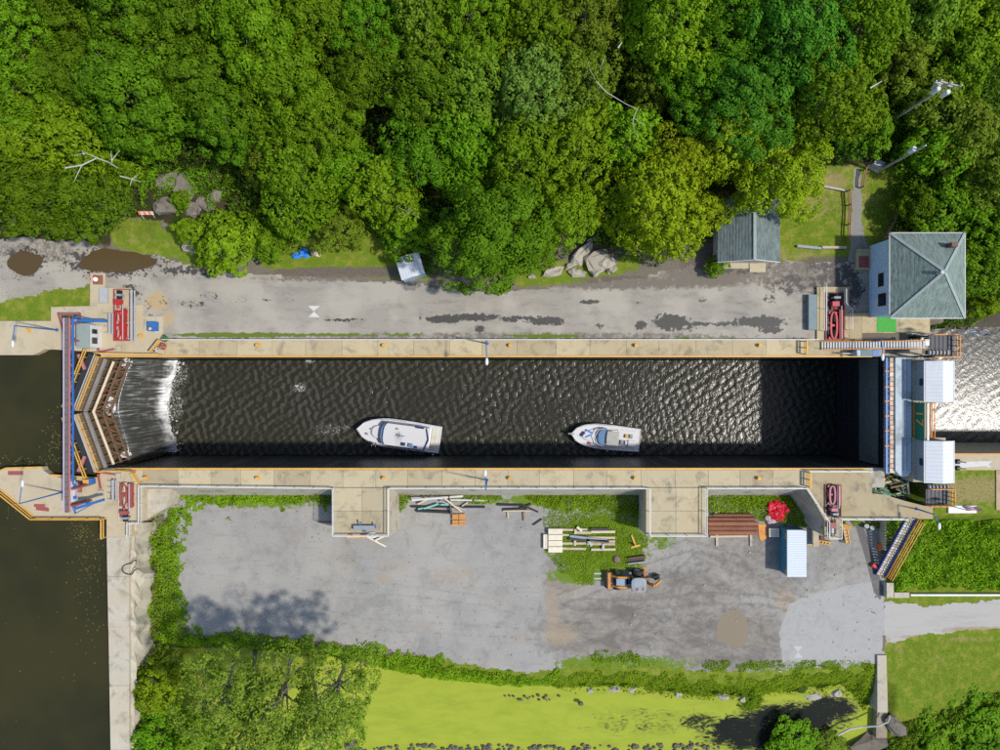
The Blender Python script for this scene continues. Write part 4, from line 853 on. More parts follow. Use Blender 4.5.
# green steel lattice heaps either side of the gate
def lattice(pts, z, label, seed):
    t_ = thing('steel_lattice', label, 'steelwork', V(*pts[0], z)); rr = random.Random(seed); c0, c1 = pts
    for k in range(64):
        p = (rr.uniform(c0[0], c1[0]), rr.uniform(c0[1], c1[1])); a = rr.choice([.35, -.5, 2.0, .35, -.45])+rr.uniform(-.15,.15); l_ = rr.uniform(1.0, 2.4)
        c = V(*p, z+rr.uniform(.1,.9)); d = Vector((math.cos(a), math.sin(a)*.8, rr.uniform(-.1,.1)))*l_/2
        lim = lambda v: Vector((min(max(v.x, X(c0[0])), X(c1[0])), min(max(v.y, Y(c1[1])), Y(c0[1])), v.z))
        mb = MB(); mb.bar(lim(c-d), lim(c+d), rr.uniform(.1,.22)); part('beam', mb, rr.choice([M['moss'], M['moss'], M['green'], M['brownsteel'], M['wood']]), t_)
lattice(((873,477),(911,497)), -1.3, 'tangle of green steel frames behind the lower gate on the yard side', 3)
lattice(((868,334.5),(924,339)), -1.4, 'tangle of green steel frames below the long stairs', 5)
# ------------------------------------------------------------------ roofs
def shingle(name, c, rows=(1,0)):
    t = NT(name); n1 = t.noise(1.6, 7, .78, (3.0,.6,.6) if rows == (1,0) else (.5,2.2,1)); n2 = t.noise(9, 4, .7); n3 = t.noise(.5, 4, .6)
    col = t.mix(t.step(n1, .34, .68), tuple(x*.6 for x in c), tuple(x*1.5 for x in c)); col = t.mix(t.math('MULTIPLY', t.step(n3, .45, .7), .35), col, (.20,.24,.22)); col = t.mix(t.math('MULTIPLY', n2, .4), col, (.10,.13,.12))
    return t.done(col, .9, .2, 0, t.bump(n2, .5, .04))
M['shingle'] = shingle('green_shingles', (.175,.225,.195))
M['shingle2'] = shingle('grey_green_shingles', (.13,.16,.155))
M['ridge'] = plain('pale_ridge_shingles', (.28,.33,.305), .9, .2, 6, .2)
# ---- lock house
T_H = thing('lock_house', 'pale blue lock house with green pyramid roof by the lower gate', 'house', V(925, 280))
ze, zp = 5.2, 8.3; xa, xb, ya, yb = X(890,ze), X(965,ze), Y(318,ze), Y(233,ze); pk = Vector(((xa+xb)/2, (ya+yb)/2, zp))
mb = MB(); mb.box(xa+.5, xb-.5, ya+.5, yb-.5, -1.5, ze); part('wall', mb, M['cabblue'], T_H)
cs = [Vector((xa,ya,ze)), Vector((xb,ya,ze)), Vector((xb,yb,ze)), Vector((xa,yb,ze))]
for i in range(4):
    mb = MB(); p, q = cs[i], cs[(i+1)%4]; nrow = 13
    for k in range(nrow):                                       # shingle courses, each lifted a little over the next
        f0, f1 = k/nrow, (k+1)/nrow; lift = Vector((0,0,.014))
        a, b, c, d = p.lerp(pk,f0)+lift, q.lerp(pk,f0)+lift, q.lerp(pk,f1), p.lerp(pk,f1)
        mb.add([a,b,c,d,a-lift*1.6,b-lift*1.6], [(0,1,2,3),(4,5,1,0)])
    part('roof_slope', mb, M['shingle'], T_H)
    mb = MB(); mb.bar(p+Vector((0,0,.02)), pk+Vector((0,0,.02)), .3, .05); part('hip_cap', mb, M['ridge'], T_H)
    mb = MB(); e = (q-p).normalized()*.0; mb.bar(p+Vector((0,0,-.08)), q+Vector((0,0,-.08)), .14, .16); part('gutter', mb, M['white'], T_H)
mb = MB(); mb.add([cs[0]-Vector((0,0,.16)), cs[1]-Vector((0,0,.16)), cs[2]-Vector((0,0,.16)), cs[3]-Vector((0,0,.16))], [(3,2,1,0)]); part('soffit', mb, M['white'], T_H)
c = V(954.5,244.5,7.2); mb = MB(); mb.box(c.x-.35, c.x+.35, c.y-.25, c.y+.25, 5.4, 7.3); part('chimney', mb, plain('dull_brick', (.17,.085,.07), .9, .3), T_H)
c = V(941,272.5,8.4); mb = MB(); mb.tube((c.x,c.y,7.6), (c.x,c.y,8.7), .2, 10); part('roof_vent', mb, M['grey'], T_H)
wx = xa+.49
for yv, w_, z0, z1 in ((Y(280,2.4), 1.6, 1.9, 3.1), (Y(300,2.4), 1.5, 1.9, 3.6)):
    mb = MB(); mb.box(wx-.05, wx+.02, yv-w_/2-.1, yv+w_/2+.1, z0-.1, z1+.1); wn = part('window', mb, M['white'], T_H)
    mb = MB(); mb.box(wx-.07, wx-.05, yv-w_/2, yv+w_/2, z0, z1); part('pane', mb, M['glass'], wn)
for k in range(14):
    z = .3+.35*k; mb = MB(); mb.box(wx-.025, wx-.001, ya+.5, yb-.5, z, z+.03); part('siding_lap', mb, M['cabblue'], T_H)
mb = MB(); mb.box(X(856), X(870.5), Y(270), Y(249), -.3, .12); part('landing', mb, M['deck'], T_H)
mb = MB(); mb.box(X(858.8,.13), X(869,.13), Y(267.5,.13), Y(256,.13), .121, .145); part('door_mat', mb, M['darkred'], T_H)
# ---- gable shed by the road
T_SH = thing('gable_shed', 'grey green gable roofed shed partly under a yellow green tree', 'shed', V(749, 235))
ze, zr = 2.6, 4.5; xa, xb, xm, ya, yb = 25.9, 33.3, 29.6, Y(262,2.6), Y(200,2.6)
mb = MB(); mb.box(xa+.3, xb-.3, ya+.3, yb-.3, -.3, ze); mb.add([(xa+.3,ya+.3,ze),(xb-.3,ya+.3,ze),(xm,ya+.3,zr-.15)], [(0,1,2)]); part('wall', mb, plain('cream_siding', (.55,.5,.4), .7), T_SH)
for p0, p1 in (((xa,ze-.05),(xm,zr)), ((xm,zr),(xb,ze-.05))):
    mb = MB(); n_ = 12
    for k in range(n_):
        f0, f1 = k/n_, (k+1)/n_; a0 = p0[0]+(p1[0]-p0[0])*f0; a1 = p0[0]+(p1[0]-p0[0])*f1; z0 = p0[1]+(p1[1]-p0[1])*f0; z1 = p0[1]+(p1[1]-p0[1])*f1; l0, l1 = (.03, 0) if p0[1] < p1[1] else (0, .03)
        mb.add([(a0,ya,z0+l0),(a1,ya,z1+l1),(a1,yb,z1+l1),(a0,yb,z0+l0)], [(0,1,2,3)])
    mb.add([(p0[0],ya,p0[1]-.12),(p1[0],ya,p1[1]-.12),(p1[0],yb,p1[1]-.12),(p0[0],yb,p0[1]-.12)], [(3,2,1,0)]); mb.add([(p0[0],ya,p0[1]-.12),(p1[0],ya,p1[1]-.12),(p1[0],ya,p1[1]),(p0[0],ya,p0[1])], [(0,1,2,3)])
    part('roof_slope', mb, M['shingle2'], T_SH)
mb = MB(); mb.bar((xm,ya,zr+.03), (xm,yb,zr+.03), .35, .06); part('ridge_cap', mb, M['ridge'], T_SH)
mb = MB(); mb.bar((xa,ya-.03,ze-.12), (xm,ya-.03,zr-.1), .06, .2); mb.bar((xm,ya-.03,zr-.1), (xb,ya-.03,ze-.12), .06, .2); part('fascia', mb, M['white'], T_SH)
for x0, x1, y1 in ((723,749,268.5), (750,766,272)):
    mb = MB(); mb.box(X(x0), X(x1), Y(y1), Y(259), -.3, -.1); part('door_slab', mb, M['pad'], T_SH)
# ---- small white metal shed at the road edge
T_WS = thing('metal_shed', 'small white corrugated metal shed at the grassy road edge', 'shed', V(411, 268))
c = V(410, 266, 2.4); a_ = math.radians(17); u = Vector((math.cos(a_), math.sin(a_), 0)); v = Vector((-u.y, u.x, 0))
mb = MB(); cc = Vector((c.x, c.y, 0)); hw, hl = 1.45, 1.35
mb.ob((c.x, c.y, 1.0), (hw*2-.15, hl*2-.15, 2.6), a_); part('wall', mb, plain('shade_blue_white_steel', (.30,.44,.54), .5, .1), T_WS)  # white walls coloured blue: their shade is painted in
for s_ in (-1, 1):
    mb = MB(); e = cc+u*s_*hw; mb.add([cc-v*hl+Vector((0,0,2.55)), e-v*hl+Vector((0,0,2.35)), e+v*hl+Vector((0,0,2.35)), cc+v*hl+Vector((0,0,2.55))], [(0,1,2,3) if s_ > 0 else (3,2,1,0)]); part('roof_slope', mb, M['whitem'], T_WS)
for k in range(9):
    f = -1+2*(k+.5)/9; mb = MB(); mb.bar(cc+u*hw*f-v*hl+Vector((0,0,2.56-.2*abs(f))), cc+u*hw*f+v*hl+Vector((0,0,2.56-.2*abs(f))), .05, .05); part('roof_rib', mb, M['whitem'], T_WS)
for k in range(10):
    f = -1+2*(k+.5)/10; q = cc+u*(hw-.07)*f-v*(hl-.05); mb = MB(); mb.bar(q+Vector((0,0,-.2)), q+Vector((0,0,2.25)), .09, .05); part('wall_rib', mb, M['cabblue'], T_WS)  # siding blue reused on white ribs as painted shade
mb = MB(); mb.ob(cc-v*(hl-.02)+u*.55+Vector((0,0,1.9)), (.3,.05,.2), a_); part('label_plate', mb, M['yellow'], T_WS)
mb = MB(); mb.ob((X(395,.6), Y(246,.6), .15), (1.3,.75,.9), math.radians(-40)); o = solo('metal_cabinet', mb, M['grey'], 'grey metal cabinet half hidden under the tree behind the white shed', 'cabinet')
# ---- shipping container in the yard
T_K = thing('shipping_container', 'blue sided shipping container with a white roof in the yard', 'container', V(796, 555, -4.5))
xa, xb, ya, yb, z0, z1 = 36.0, 38.45, Y(577,-1.9), Y(530,-1.9), -4.5, -1.9
mb = MB(); mb.box(xa+.06, xb-.06, ya+.06, yb-.06, z0, z1-.05); part('body', mb, M['contblue'], T_K)
for k in range(18):
    yv = ya+.25+(yb-ya-.5)*k/17; mb = MB(); mb.box(xa, xa+.06, yv-.07, yv+.07, z0+.15, z1-.12); part('side_rib', mb, M['contblue'], T_K)
mb = MB(); mb.box(xa, xb, ya, yb, z1-.05, z1); part('roof', mb, plain('dusty_white_roof', (.46,.53,.58), .6, .06, 2, .25, (.4,.42,.42)), T_K)
for k in range(20):
    yv = ya+.2+(yb-ya-.4)*k/19; mb = MB(); mb.box(xa+.1, xb-.1, yv-.05, yv+.05, z1+.002, z1+.025); part('roof_rib', mb, M['whitem'], T_K)
for yv in (ya+.5, yb-.9): mb = MB(); mb.box(xa-.012, xa-.002, yv-.35, yv+.35, z1-.55, z1-.3); part('yellow_stripe', mb, M['yellow'], T_K)

# ------------------------------------------------------------------ boats
def hull_ring(Lh, B, z, tuck, n=14, bow=1.0, sq=.9):
    """closed outline, bow at x=0, stern at x=Lh"""
    up = []
    for i in range(n+1):
        f = i/n; x = f*Lh; w_ = B/2*min(1, (1-(1-min(f/.42, 1))**2.1)**.62)*(1-.08*max(0, (f-.6)/.4))
        up.append((x*bow+(1-bow)*Lh*.5*(1-f)*0, max(w_-tuck, .015)))
    pts = [(x, y, z) for x, y in up] + [(x, -y, z) for x, y in up[::-1]]
    return pts
def boat(stem, stern, B, label, big):
    zc_ = ZW; p, q = V(*stem, ZW+1.0), V(*stern, ZW+1.0); d = (q-p); Lb = math.hypot(d.x, d.y); ang = math.atan2(d.y, d.x)
    t_ = thing('motor_boat', label, 'boat', (p.x, p.y, ZW), 'boats in the lock chamber'); t_.rotation_euler.z = ang; t_['_o'] = [0,0,0]
    def pt(name, mb, m, par=None, sm=False): return part(name, mb, m, par or t_, False, sm)
    fb = 1.15 if big else 1.0
    mb = MB(); r0 = hull_ring(Lb*.93, B*.8, -.5, .0); r0 = [(x+Lb*.05, y, z) for x, y, z in r0]
    r1 = hull_ring(Lb*.985, B*.96, .3, 0); r1 = [(x+Lb*.012, y, z) for x, y, z in r1]
    r2 = [(x, y, fb+.35*max(0, 1-x/(Lb*.55))**1.4) for x, y, z in hull_ring(Lb, B, fb, 0)]
    r3 = [(x*.985+.06, y*.955, z+.06) for x, y, z in r2]; r4 = [(x*.97+.16, y*.90, z-.02) for x, y, z in r2]
    mb.loft([r0, r1, r2, r3, r4]); h = pt('hull', mb, M['gel'], None, False)
    mb = MB()
    for k in range(len(r2)-1): mb.bar(Vector(r2[k])-Vector((0,0,.12)), Vector(r2[k+1])-Vector((0,0,.12)), .09, .09)
    pt('rub_rail', mb, M['navy'] if big else M['black'], h)
    def block(name, x0, x1, w0, w1, z0, z1, m, rake0=.0, rake1=.0, par=None, round_=.25):
        mb = MB(); rings = []
        for f in (0, .85, 1):
            z = z0+(z1-z0)*f; ins = 0 if f < 1 else .06; xa_, xb_ = x0+rake0*f+ins, x1-rake1*f-ins; wa, wb = w0/2-ins, w1/2-ins; c_ = round_
            rings.append([(xa_+c_,-wa,z),(xb_,-wb,z),(xb_,wb,z),(xa_+c_,wa,z),(xa_+c_*.3,wa*.72,z),(xa_,wa*.35,z),(xa_,-wa*.35,z),(xa_+c_*.3,-wa*.72,z)])
        mb.loft(rings); return pt(name, mb, m, par)
    if big:
        block('trunk_cabin', Lb*.16, Lb*.45, B*.42, B*.66, fb, fb+.62, M['gel'], .3, 0, None, .6)
        block('windshield', Lb*.275, Lb*.345, B*.70, B*.78, fb+.5, fb+1.35, M['tint'], .25, 0, None, .4)
        s_ = block('deckhouse', Lb*.335, Lb*.86, B*.76, B*.78, fb, fb+1.55, M['gel'], .12, .1, None, .3)
        mb = MB()
        for sgn in (-1, 1): mb.bar((Lb*.40, sgn*B*.392, fb+1.1), (Lb*.82, sgn*B*.398, fb+1.1), .03, .5)
        pt('side_window', mb, M['glass'], s_)
        block('hard_top', Lb*.335, Lb*.885, B*.72, B*.76, fb+1.56, fb+1.68, M['gel'], 0, 0, None, .35)
        for x, y, sx_, sy_, m in ((.585,-.26,.55,.42,'navy'),(.67,-.26,.62,.50,'tint'),(.735,-.30,.35,.3,'navy'),(.52,.02,.4,.32,'cover'),(.5,.22,.3,.25,'grey')):
            mb = MB(); mb.ob((Lb*x, B*y, fb+1.78), (sx_, sy_, .2)); mb.ob((Lb*x-.12, B*y, fb+1.9), (sx_*.3, sy_*.9, .18)); pt('seat' if m != 'cover' else 'roof_hatch', mb, M[m])
        mb = MB(); mb.path([(Lb*.83, B*.36, fb+1.75), (Lb*.87, 0, fb+1.85), (Lb*.83, -B*.36, fb+1.75)], .09, 6); mb.bar((Lb*.70, B*.36, fb+1.74), (Lb*.80, B*.36, fb+1.74), .22, .08); pt('rolled_canvas', mb, M['navy'])
        mb = MB(); mb.tube((Lb*.6,0,fb+1.68), (Lb*.57,0,fb+3.0), .045, 6); mb.bar((Lb*.57,-.45,fb+2.6), (Lb*.57,.45,fb+2.6), .05); pt('mast', mb, M['white'])
        block('aft_deck', Lb*.885, Lb*.965, B*.78, B*.76, fb-.1, fb+.06, plain('tan_deck', (.60,.57,.48), .7, .1), 0, 0, None, .05)
        mb = MB()
        for k in range(3): mb.ob((Lb*(.13+.05*k), B*(.06 if k % 2 else -.12), fb+.42+.1), (.34,.26,.06))
        pt('deck_hatch', mb, M['midgrey'])
    else:
        block('foredeck_cabin', Lb*.14, Lb*.40, B*.40, B*.66, fb, fb+.42, M['gel'], .3, 0, None, .7)
        block('windshield', Lb*.33, Lb*.50, B*.66, B*.74, fb+.05, fb+1.0, M['tint'], .5, .1, None, .6)
        mb = MB(); mb.path([(Lb*.47,-B*.36,fb+1.0),(Lb*.38,-B*.28,fb+1.05),(Lb*.335,0,fb+1.1),(Lb*.38,B*.28,fb+1.05),(Lb*.47,B*.36,fb+1.0)], .05, 6); pt('windshield_frame', mb, M['white'])
        block('canvas_top', Lb*.50, Lb*.67, B*.54, B*.56, fb+1.25, fb+1.33, M['cover'], 0, 0, None, .1)
        for x in (.51, .66):
            for y in (-.27, .27): mb = MB(); mb.tube((Lb*x, B*y*1.25, fb), (Lb*x, B*y*.95, fb+1.26), .035, 5); pt('top_post', mb, M['grey'])
        block('cockpit_floor', Lb*.5, Lb*.93, B*.72, B*.72, fb-.25, fb+.05, M['gel'], 0, 0, None, .1)
        for x, y, sx_, sy_, m in ((.80,.12,.42,.5,'yellow'),(.86,.12,.4,.55,'midgrey'),(.74,-.14,.4,.6,'midgrey'),(.80,-.14,.3,.55,'gel'),(.88,-.16,1.0,.9,'gel')):
            mb = MB(); mb.ob((Lb*x, B*y, fb+.2), (sx_, sy_, .35)); pt('cockpit_seat', mb, M[m])
        block('swim_platform', Lb*.965, Lb*1.01, B*.86, B*.84, .25, .55, M['teak'], 0, 0, None, .05)
        for x, y, sx_, sy_, a_, m in ((.17,.04,.75,.32,.9,'navy'),(.26,.16,.85,.22,-.4,'bluetarp'),(.25,-.02,.8,.16,.5,'bluetarp'),(.285,-.30,.28,.28,0,'tarp')):
            mb = MB(); mb.ob((Lb*x, B*y, fb+.48), (sx_, sy_, .12), a_); pt('deck_gear', mb, M[m])
        mb = MB(); mb.bar((-.35,0,fb+.42), (.5,0,fb+.42), .22, .08); pt('anchor_roller', mb, M['grey'])
    mb = MB(); k0 = 2
    for sgn in (-1, 1):
        pr = [Vector((x*.985+.05, y*.93, z+.62)) for x, y, z in (r2[:9] if sgn > 0 else r2[::-1][:9])]
        for i in range(len(pr)-1): mb.tube(pr[i], pr[i+1], .022, 5)
        for i in range(0, len(pr), 2): mb.tube(pr[i]-Vector((0,0,.62)), pr[i], .02, 5)
    pt('bow_rail', mb, M['grey'], h)
    for x, sgn in ((.2,-1),(.93,-1)) if big else ((.55,-1),):
        mb = MB(); yb_ = sgn*(B/2+.16) if x > .3 else sgn*B*.42; mb.ell((Lb*x, yb_, .55), .17, .17, .42, 8, 6); pt('fender', mb, M['gel'], None, True)
    return t_, ang, p, Lb, fb
b1 = boat((357.5,428.5), (440.5,440), 4.1, 'larger white motor cruiser with a long white hard top in the chamber', True)
b2 = boat((570.5,433.5), (640,440.5), 3.55, 'smaller white motor cruiser with a blue windshield and brown stern platform', False)

# ------------------------------------------------------------------ yard items
ZY = -4.5
def YV(px, py, h_=0.0): return V(px, py, ZY+h_)
T_P = thing('plank_stack', 'stack of pale sawn planks at the west end of the timber rows', 'timber stack', YV(553, 539))
for k in range(2):
    for j in range(4):
        y0, y1 = 527.3+6*j, 527.3+6*(j+1); mb = MB(); mb.box(X(548,ZY), X(562,ZY), Y(y1-.3,ZY), Y(y0+.3,ZY), ZY+.02+.36*k, ZY+.36*(k+1)+R.uniform(-.02,.02)); part('plank', mb, M['palewood'], T_P)
for j in range(2):
    mb = MB(); mb.box(X(543.2+2.3*j,ZY), X(545.3+2.3*j,ZY), Y(548,ZY), Y(533.5,ZY), ZY+.01, ZY+.5+R.uniform(-.02,.02)); part('plank', mb, M['palewood'], T_P)
BM = [(562.3,529.5,575,529.7,.25),(579,529,587,529.3,.25),(576,532.3,591,532.6,.35),(591,531.8,615,531.6,.3),(562.3,534.6,569,534.8,.25),(588,537.5,615,537.6,.3),(590,541,615,541.3,.3),(562.3,543.3,586,543.2,.28),(587,543.8,615,544,.28),(562.3,548.3,586,548.6,.3),(591,549.4,615.5,549.2,.3)]
for i, (a, b, c, d, w_) in enumerate(BM):
    mb = MB(); mb.bar(YV(a,b,.17), YV(c,d,.17), w_, .3); solo('timber_beam', mb, M['wood'], 'weathered timber beam lying in the rows east of the pale plank stack', 'timber beam', 'timber beams laid in rows on the grass')
for (a, b, c, d, m, lab) in ((591,529,609,529.3,'dark','dark steel beam beside the northmost timber row'),(569,539,609,541.3,'dark','long dark steel bar lying diagonally across the timber rows'),(570,536,607,540.4,'midgrey','grey steel channel lying across the timber rows'),(575.5,529,575.5,534,'wood','short upright plank across the northern timber rows'),(575,540,575,545.5,'wood','short plank bridging two timber rows near the plank stack'),(587,539,592,546,'grey','short grey board slanting across the timber rows'),(603.5,543.5,603,550,'grey','short grey board across the southern timber rows'),(577,527,582,531,'palewood','short pale offcut on the northern timber row')):
    mb = MB(); mb.bar(YV(a,b,.42), YV(c,d,.42), .3, .14); solo('beam' if m in ('dark','midgrey') else 'board', mb, M[m], lab, 'beam' if m in ('dark','midgrey') else 'board')
mb = MB(); mb.path([YV(566,502,.1), YV(583,502.5,.12), YV(597,504.5,.1), YV(614,508,.12)], .1, 6, .05); solo('blue_pole', mb, M['blue'], 'thin blue pole lying in the grass under the wall', 'pole')
t_ = thing('survey_stand', 'small yellow steel stand with crossed feet in the grass', 'stand', YV(635,543)); mb = MB(); mb.bar(YV(631.5,535,.1), YV(635.5,546,.25), .2, .2); part('stem', mb, M['yellow'], t_); mb = MB(); mb.bar(YV(631,547.5,.1), YV(640,545,.1), .22, .16); part('foot', mb, M['yellow'], t_); mb = MB(); mb.bar(YV(635.3,545,.25), YV(635.3,545,1.0), .16); part('post', mb, M['yellow'], t_)
t_ = thing('steel_trough', 'rusty open steel trough in the grass above the backhoe', 'trough', YV(636,559)); mb = MB(); c = YV(636,559); mb.ob(c+Vector((0,0,.08)), (2.2,.7,.12), .12); part('floor', mb, M['dark'], t_)
for s_ in (-1, 1): mb = MB(); mb.ob(c+Vector((.05*s_,.36*s_,.3)), (2.2,.1,.5), .12); part('side', mb, M['rust'] if s_ > 0 else M['grey'], t_)
mb = MB(); mb.ell(YV(616.5,559,.1), .5, .55, .25, 9, 5, .15, R); solo('dirt_pile', mb, plain('brown_dirt', (.17,.13,.1), .95), 'small brown dirt mound in the grass beside the steel trough', 'mound', smooth=True)
for y_ in (573.5, 578.5): mb = MB(); mb.bar(YV(594,y_,.06), YV(601.5,y_,.06), .2, .08); solo('fork_tine', mb, M['grey'], 'fork tine nearer the timber rows before the backhoe bucket' if y_ < 575 else 'fork tine nearer the bare mud before the backhoe bucket', 'fork tine', 'pair of fork tines')
# ---- backhoe loader
T_BH = thing('backhoe_loader', 'old orange backhoe loader with a grey cab roof parked on the yard grass', 'backhoe', YV(630,578))
def bh(x, y, z): return Vector((X(604,ZY)+x, Y(578.5,ZY)+y, ZY+z))         # x along the machine, bucket at x = 0
for x, y, r_, w_, m in ((1.55,1.0,.48,.34,'wheel'),(1.55,-1.0,.48,.34,'wheel'),(4.15,1.05,.75,.5,'wheel'),(4.15,-1.05,.75,.5,'wheel')):
    mb = MB(); mb.tube(bh(x,y-w_/2,r_), bh(x,y+w_/2,r_), r_, 18); wl = part('wheel', mb, M['black'], T_BH)
    mb = MB(); mb.tube(bh(x,y-w_/2-.02,r_), bh(x,y+w_/2+.02,r_), r_*.5, 12); part('rim', mb, M['grey'], wl)
mb = MB(); mb.ob(bh(3.0,0,.8), (4.2,.8,.5)); part('chassis', mb, M['dark'], T_BH)
mb = MB(); mb.ob(bh(2.1,0,1.25), (1.5,.85,.7)); part('bonnet', mb, plain('blue_grey_bonnet', (.22,.30,.36), .5, .2), T_BH)
mb = MB(); mb.ob(bh(2.75,.1,1.35), (.35,.8,.5)); part('dash', mb, M['blue'], T_BH)
for s_ in (-.62, .62):
    mb = MB(); mb.bar(bh(.75,s_,.75), bh(1.5,s_,1.6), .2, .24); mb.bar(bh(1.5,s_,1.6), bh(3.0,s_,1.75), .22, .26); part('loader_arm', mb, M['orange'], T_BH)
mb = MB(); mb.add([bh(.05,-1.05,.1), bh(.05,1.05,.1), bh(.65,1.05,.1), bh(.65,-1.05,.1), bh(.75,-1.05,1.0), bh(.75,1.05,1.0), bh(.25,1.05,1.05), bh(.25,-1.05,1.05)], [(0,1,2,3),(3,2,5,4),(4,5,6,7),(0,3,4,7),(1,6,5,2)]); part('bucket', mb, M['brownwood'], T_BH)
mb = MB(); mb.bar(bh(.45,-1.0,1.1), bh(.45,1.0,1.1), .2, .12); mb.bar(bh(.95,-.8,.9), bh(.95,.8,.9), .14); part('bucket_brace', mb, M['orange'], T_BH)
for x, y in ((3.35,.62),(3.35,-.62),(4.6,.62),(4.6,-.62)): mb = MB(); mb.bar(bh(x,y,1.2), bh(x,y,2.45), .1); part('cab_post', mb, M['orange'], T_BH)
mb = MB(); mb.ob(bh(3.95,0,1.35), (.6,.6,.5)); part('seat', mb, M['black'], T_BH)
mb = MB(); cx, cy_ = 4.0, -.1; rg = lambda k, z: [bh(cx+k*.98*math.copysign(abs(math.cos(q))**.6, math.cos(q)), cy_+k*.95*math.copysign(abs(math.sin(q))**.6, math.sin(q)), z) for q in [2*math.pi*i/20 for i in range(20)]]
mb.loft([rg(.95,2.42), rg(1,2.5), rg(.96,2.62), rg(.6,2.68)]); cr = part('cab_roof', mb, plain('faded_grey_roof', (.25,.29,.32), .6, .2, 4, .5, (.2,.12,.07)), T_BH)
mb = MB(); mb.ob(bh(3.75,-.55,2.66), (.3,.35,.1)); mb.ob(bh(4.5,-.55,2.66), (.2,.4,.1)); part('work_lamp', mb, M['rust'], cr)
mb = MB(); mb.ob(bh(5.15,.0,.9), (.7,.9,.9)); part('swing_post', mb, M['brownwood'], T_BH)
for s_ in (-1, 1): mb = MB(); mb.bar(bh(5.05,s_*.5,.9), bh(5.2,s_*1.2,.15), .2); mb.ob(bh(5.2,s_*1.25,.06), (.5,.35,.1)); part('stabiliser', mb, M['orange'], T_BH)
mb = MB(); mb.bar(bh(5.4,-.35,.9), bh(6.0,-.15,2.5), .26, .3); part('boom', mb, M['orange'], T_BH); mb = MB(); mb.bar(bh(6.0,-.15,2.5), bh(7.0,.1,1.2), .22, .26); part('dipper', mb, M['orange'], T_BH)
mb = MB(); mb.ob(bh(6.65,.35,.5), (.7,.55,.6), .3); part('digging_bucket', mb, M['black'], T_BH)
# ---- rusty pipes on bearers
for i, (y_, x0, x1, r_, z) in enumerate(((515.2,713,752,.2,.45),(519,708,755,.24,.42),(523.5,707.5,757.5,.3,.5),(528,707.5,757.5,.3,.5),(532.6,708,757,.3,.5))):
    mb = MB(); mb.tube(YV(x0,y_,z), YV(x1,y_,z), r_, 12); solo('steel_pipe', mb, M['rust'], ['thinnest brown pipe at the grassy side of the rusty stack','orange brown pipe second from the grassy side of the rusty stack','thick rusty pipe in the middle of the stack','thick rusty pipe second from the gravel side of the stack','thick rusty pipe on the gravel side of the stack'][i], 'pipe', 'rusty pipes stacked by the platform', smooth=False)
for i, x_ in enumerate((716, 750)): mb = MB(); mb.bar(YV(x_,512,.1), YV(x_+1,546,.1), .28, .2); solo('bearer', mb, M['bleach'], ['pale timber bearer under the west end of the rusty pipes','pale timber bearer under the east end of the rusty pipes'][i], 'bearer')
mb = MB(); mb.bar(YV(710,536.5,.12), YV(748,536,.12), .25, .22); solo('timber_beam', mb, M['wood'], 'pale broken timber along the gravel side of the rusty pipes', 'timber beam')
t_ = thing('crate', 'small pale wooden crate between the rusty pipes and the container', 'crate', YV(772.5,531))
for k in range(4): mb = MB(); mb.box(X(767.5,ZY), X(777.5,ZY), Y(527.4+2.2*(k+1)-.3,ZY), Y(527.4+2.2*k,ZY), ZY+.55, ZY+.62); part('slat', mb, M['palewood'], t_)
mb = MB(); mb.box(X(768,ZY), X(777,ZY), Y(535.6,ZY), Y(528,ZY), ZY, ZY+.54); part('box', mb, M['wood'], t_)
mb = MB(); mb.prism([(a,b) for a,b in poly([(758,524),(766,524),(767,538),(761,541),(759,538)], ZY)], ZY+.006, ZY+.10); solo('plywood_sheet', mb, M['orange'], 'yellow brown sheet lying at the end of the rusty pipes', 'sheet')
mb = MB(); rr = random.Random(8)
for p in ((771,507),(776,504),(781,506),(784,510),(778,511),(774,514),(780,516),(776,517)): mb.ell(YV(*p,.35), rr.uniform(.55,.85), rr.uniform(.4,.65), rr.uniform(.3,.55), 9, 6, .28, rr)
solo('tarpaulin', mb, M['tarp'], 'crumpled bright red tarpaulin bundle in the weeds by the container', 'tarpaulin')
mb = MB()
for p in ((768,518),(769.5,521),(773,521)): mb.ell(YV(*p,.25), .4, .4, .3, 8, 5, .2, rr)
solo('sack_pile', mb, plain('pinkish_sacks', (.5,.38,.38), .9), 'pile of pale pink sacks below the red tarpaulin', 'sacks')
# yellow frames beside the lower deck
def stair_frame(p, q, wd, label, m, n=6):
    t_ = thing('step_frame', label, 'steps', YV(*p)); a, b = YV(*p,.35), YV(*q,.7); d = (b-a).normalized(); s_ = Vector((-d.y, d.x, 0))*wd/2
    for k in (-1, 1): mb = MB(); mb.bar(a+s_*k, b+s_*k, .12, .25); part('side_rail', mb, m, t_)
    for k in range(n): c = a.lerp(b, (k+.5)/n); mb = MB(); mb.bar(c-s_, c+s_, .18, .06); part('tread', mb, m, t_)
    for f in (0, 1): c = a.lerp(b, f); mb = MB(); mb.bar(c-s_-Vector((0,0,c.z-ZY)), c-s_, .1); mb.bar(c+s_-Vector((0,0,c.z-ZY)), c+s_, .1); part('leg', mb, m, t_)
stair_frame((844,524), (848,543), .5, 'bright yellow step frame standing below the lower deck', M['yellow'])
stair_frame((818,541.5), (831,543.5), .35, 'low yellow frame lying at the tip of the lower deck', M['yellow'], 4)
stair_frame((838,524), (852,528), .25, 'thin yellow rail frame against the lower deck wall', M['yellow'], 3)
t_ = thing('work_platform', 'tan plank platform with yellow frame beside the container', 'platform', YV(813,537)); mb = MB(); mb.box(X(810.5,ZY), X(816,ZY), Y(545,ZY), Y(528,ZY), ZY+.7, ZY+.8); part('plank', mb, M['wood'], t_); mb = MB()
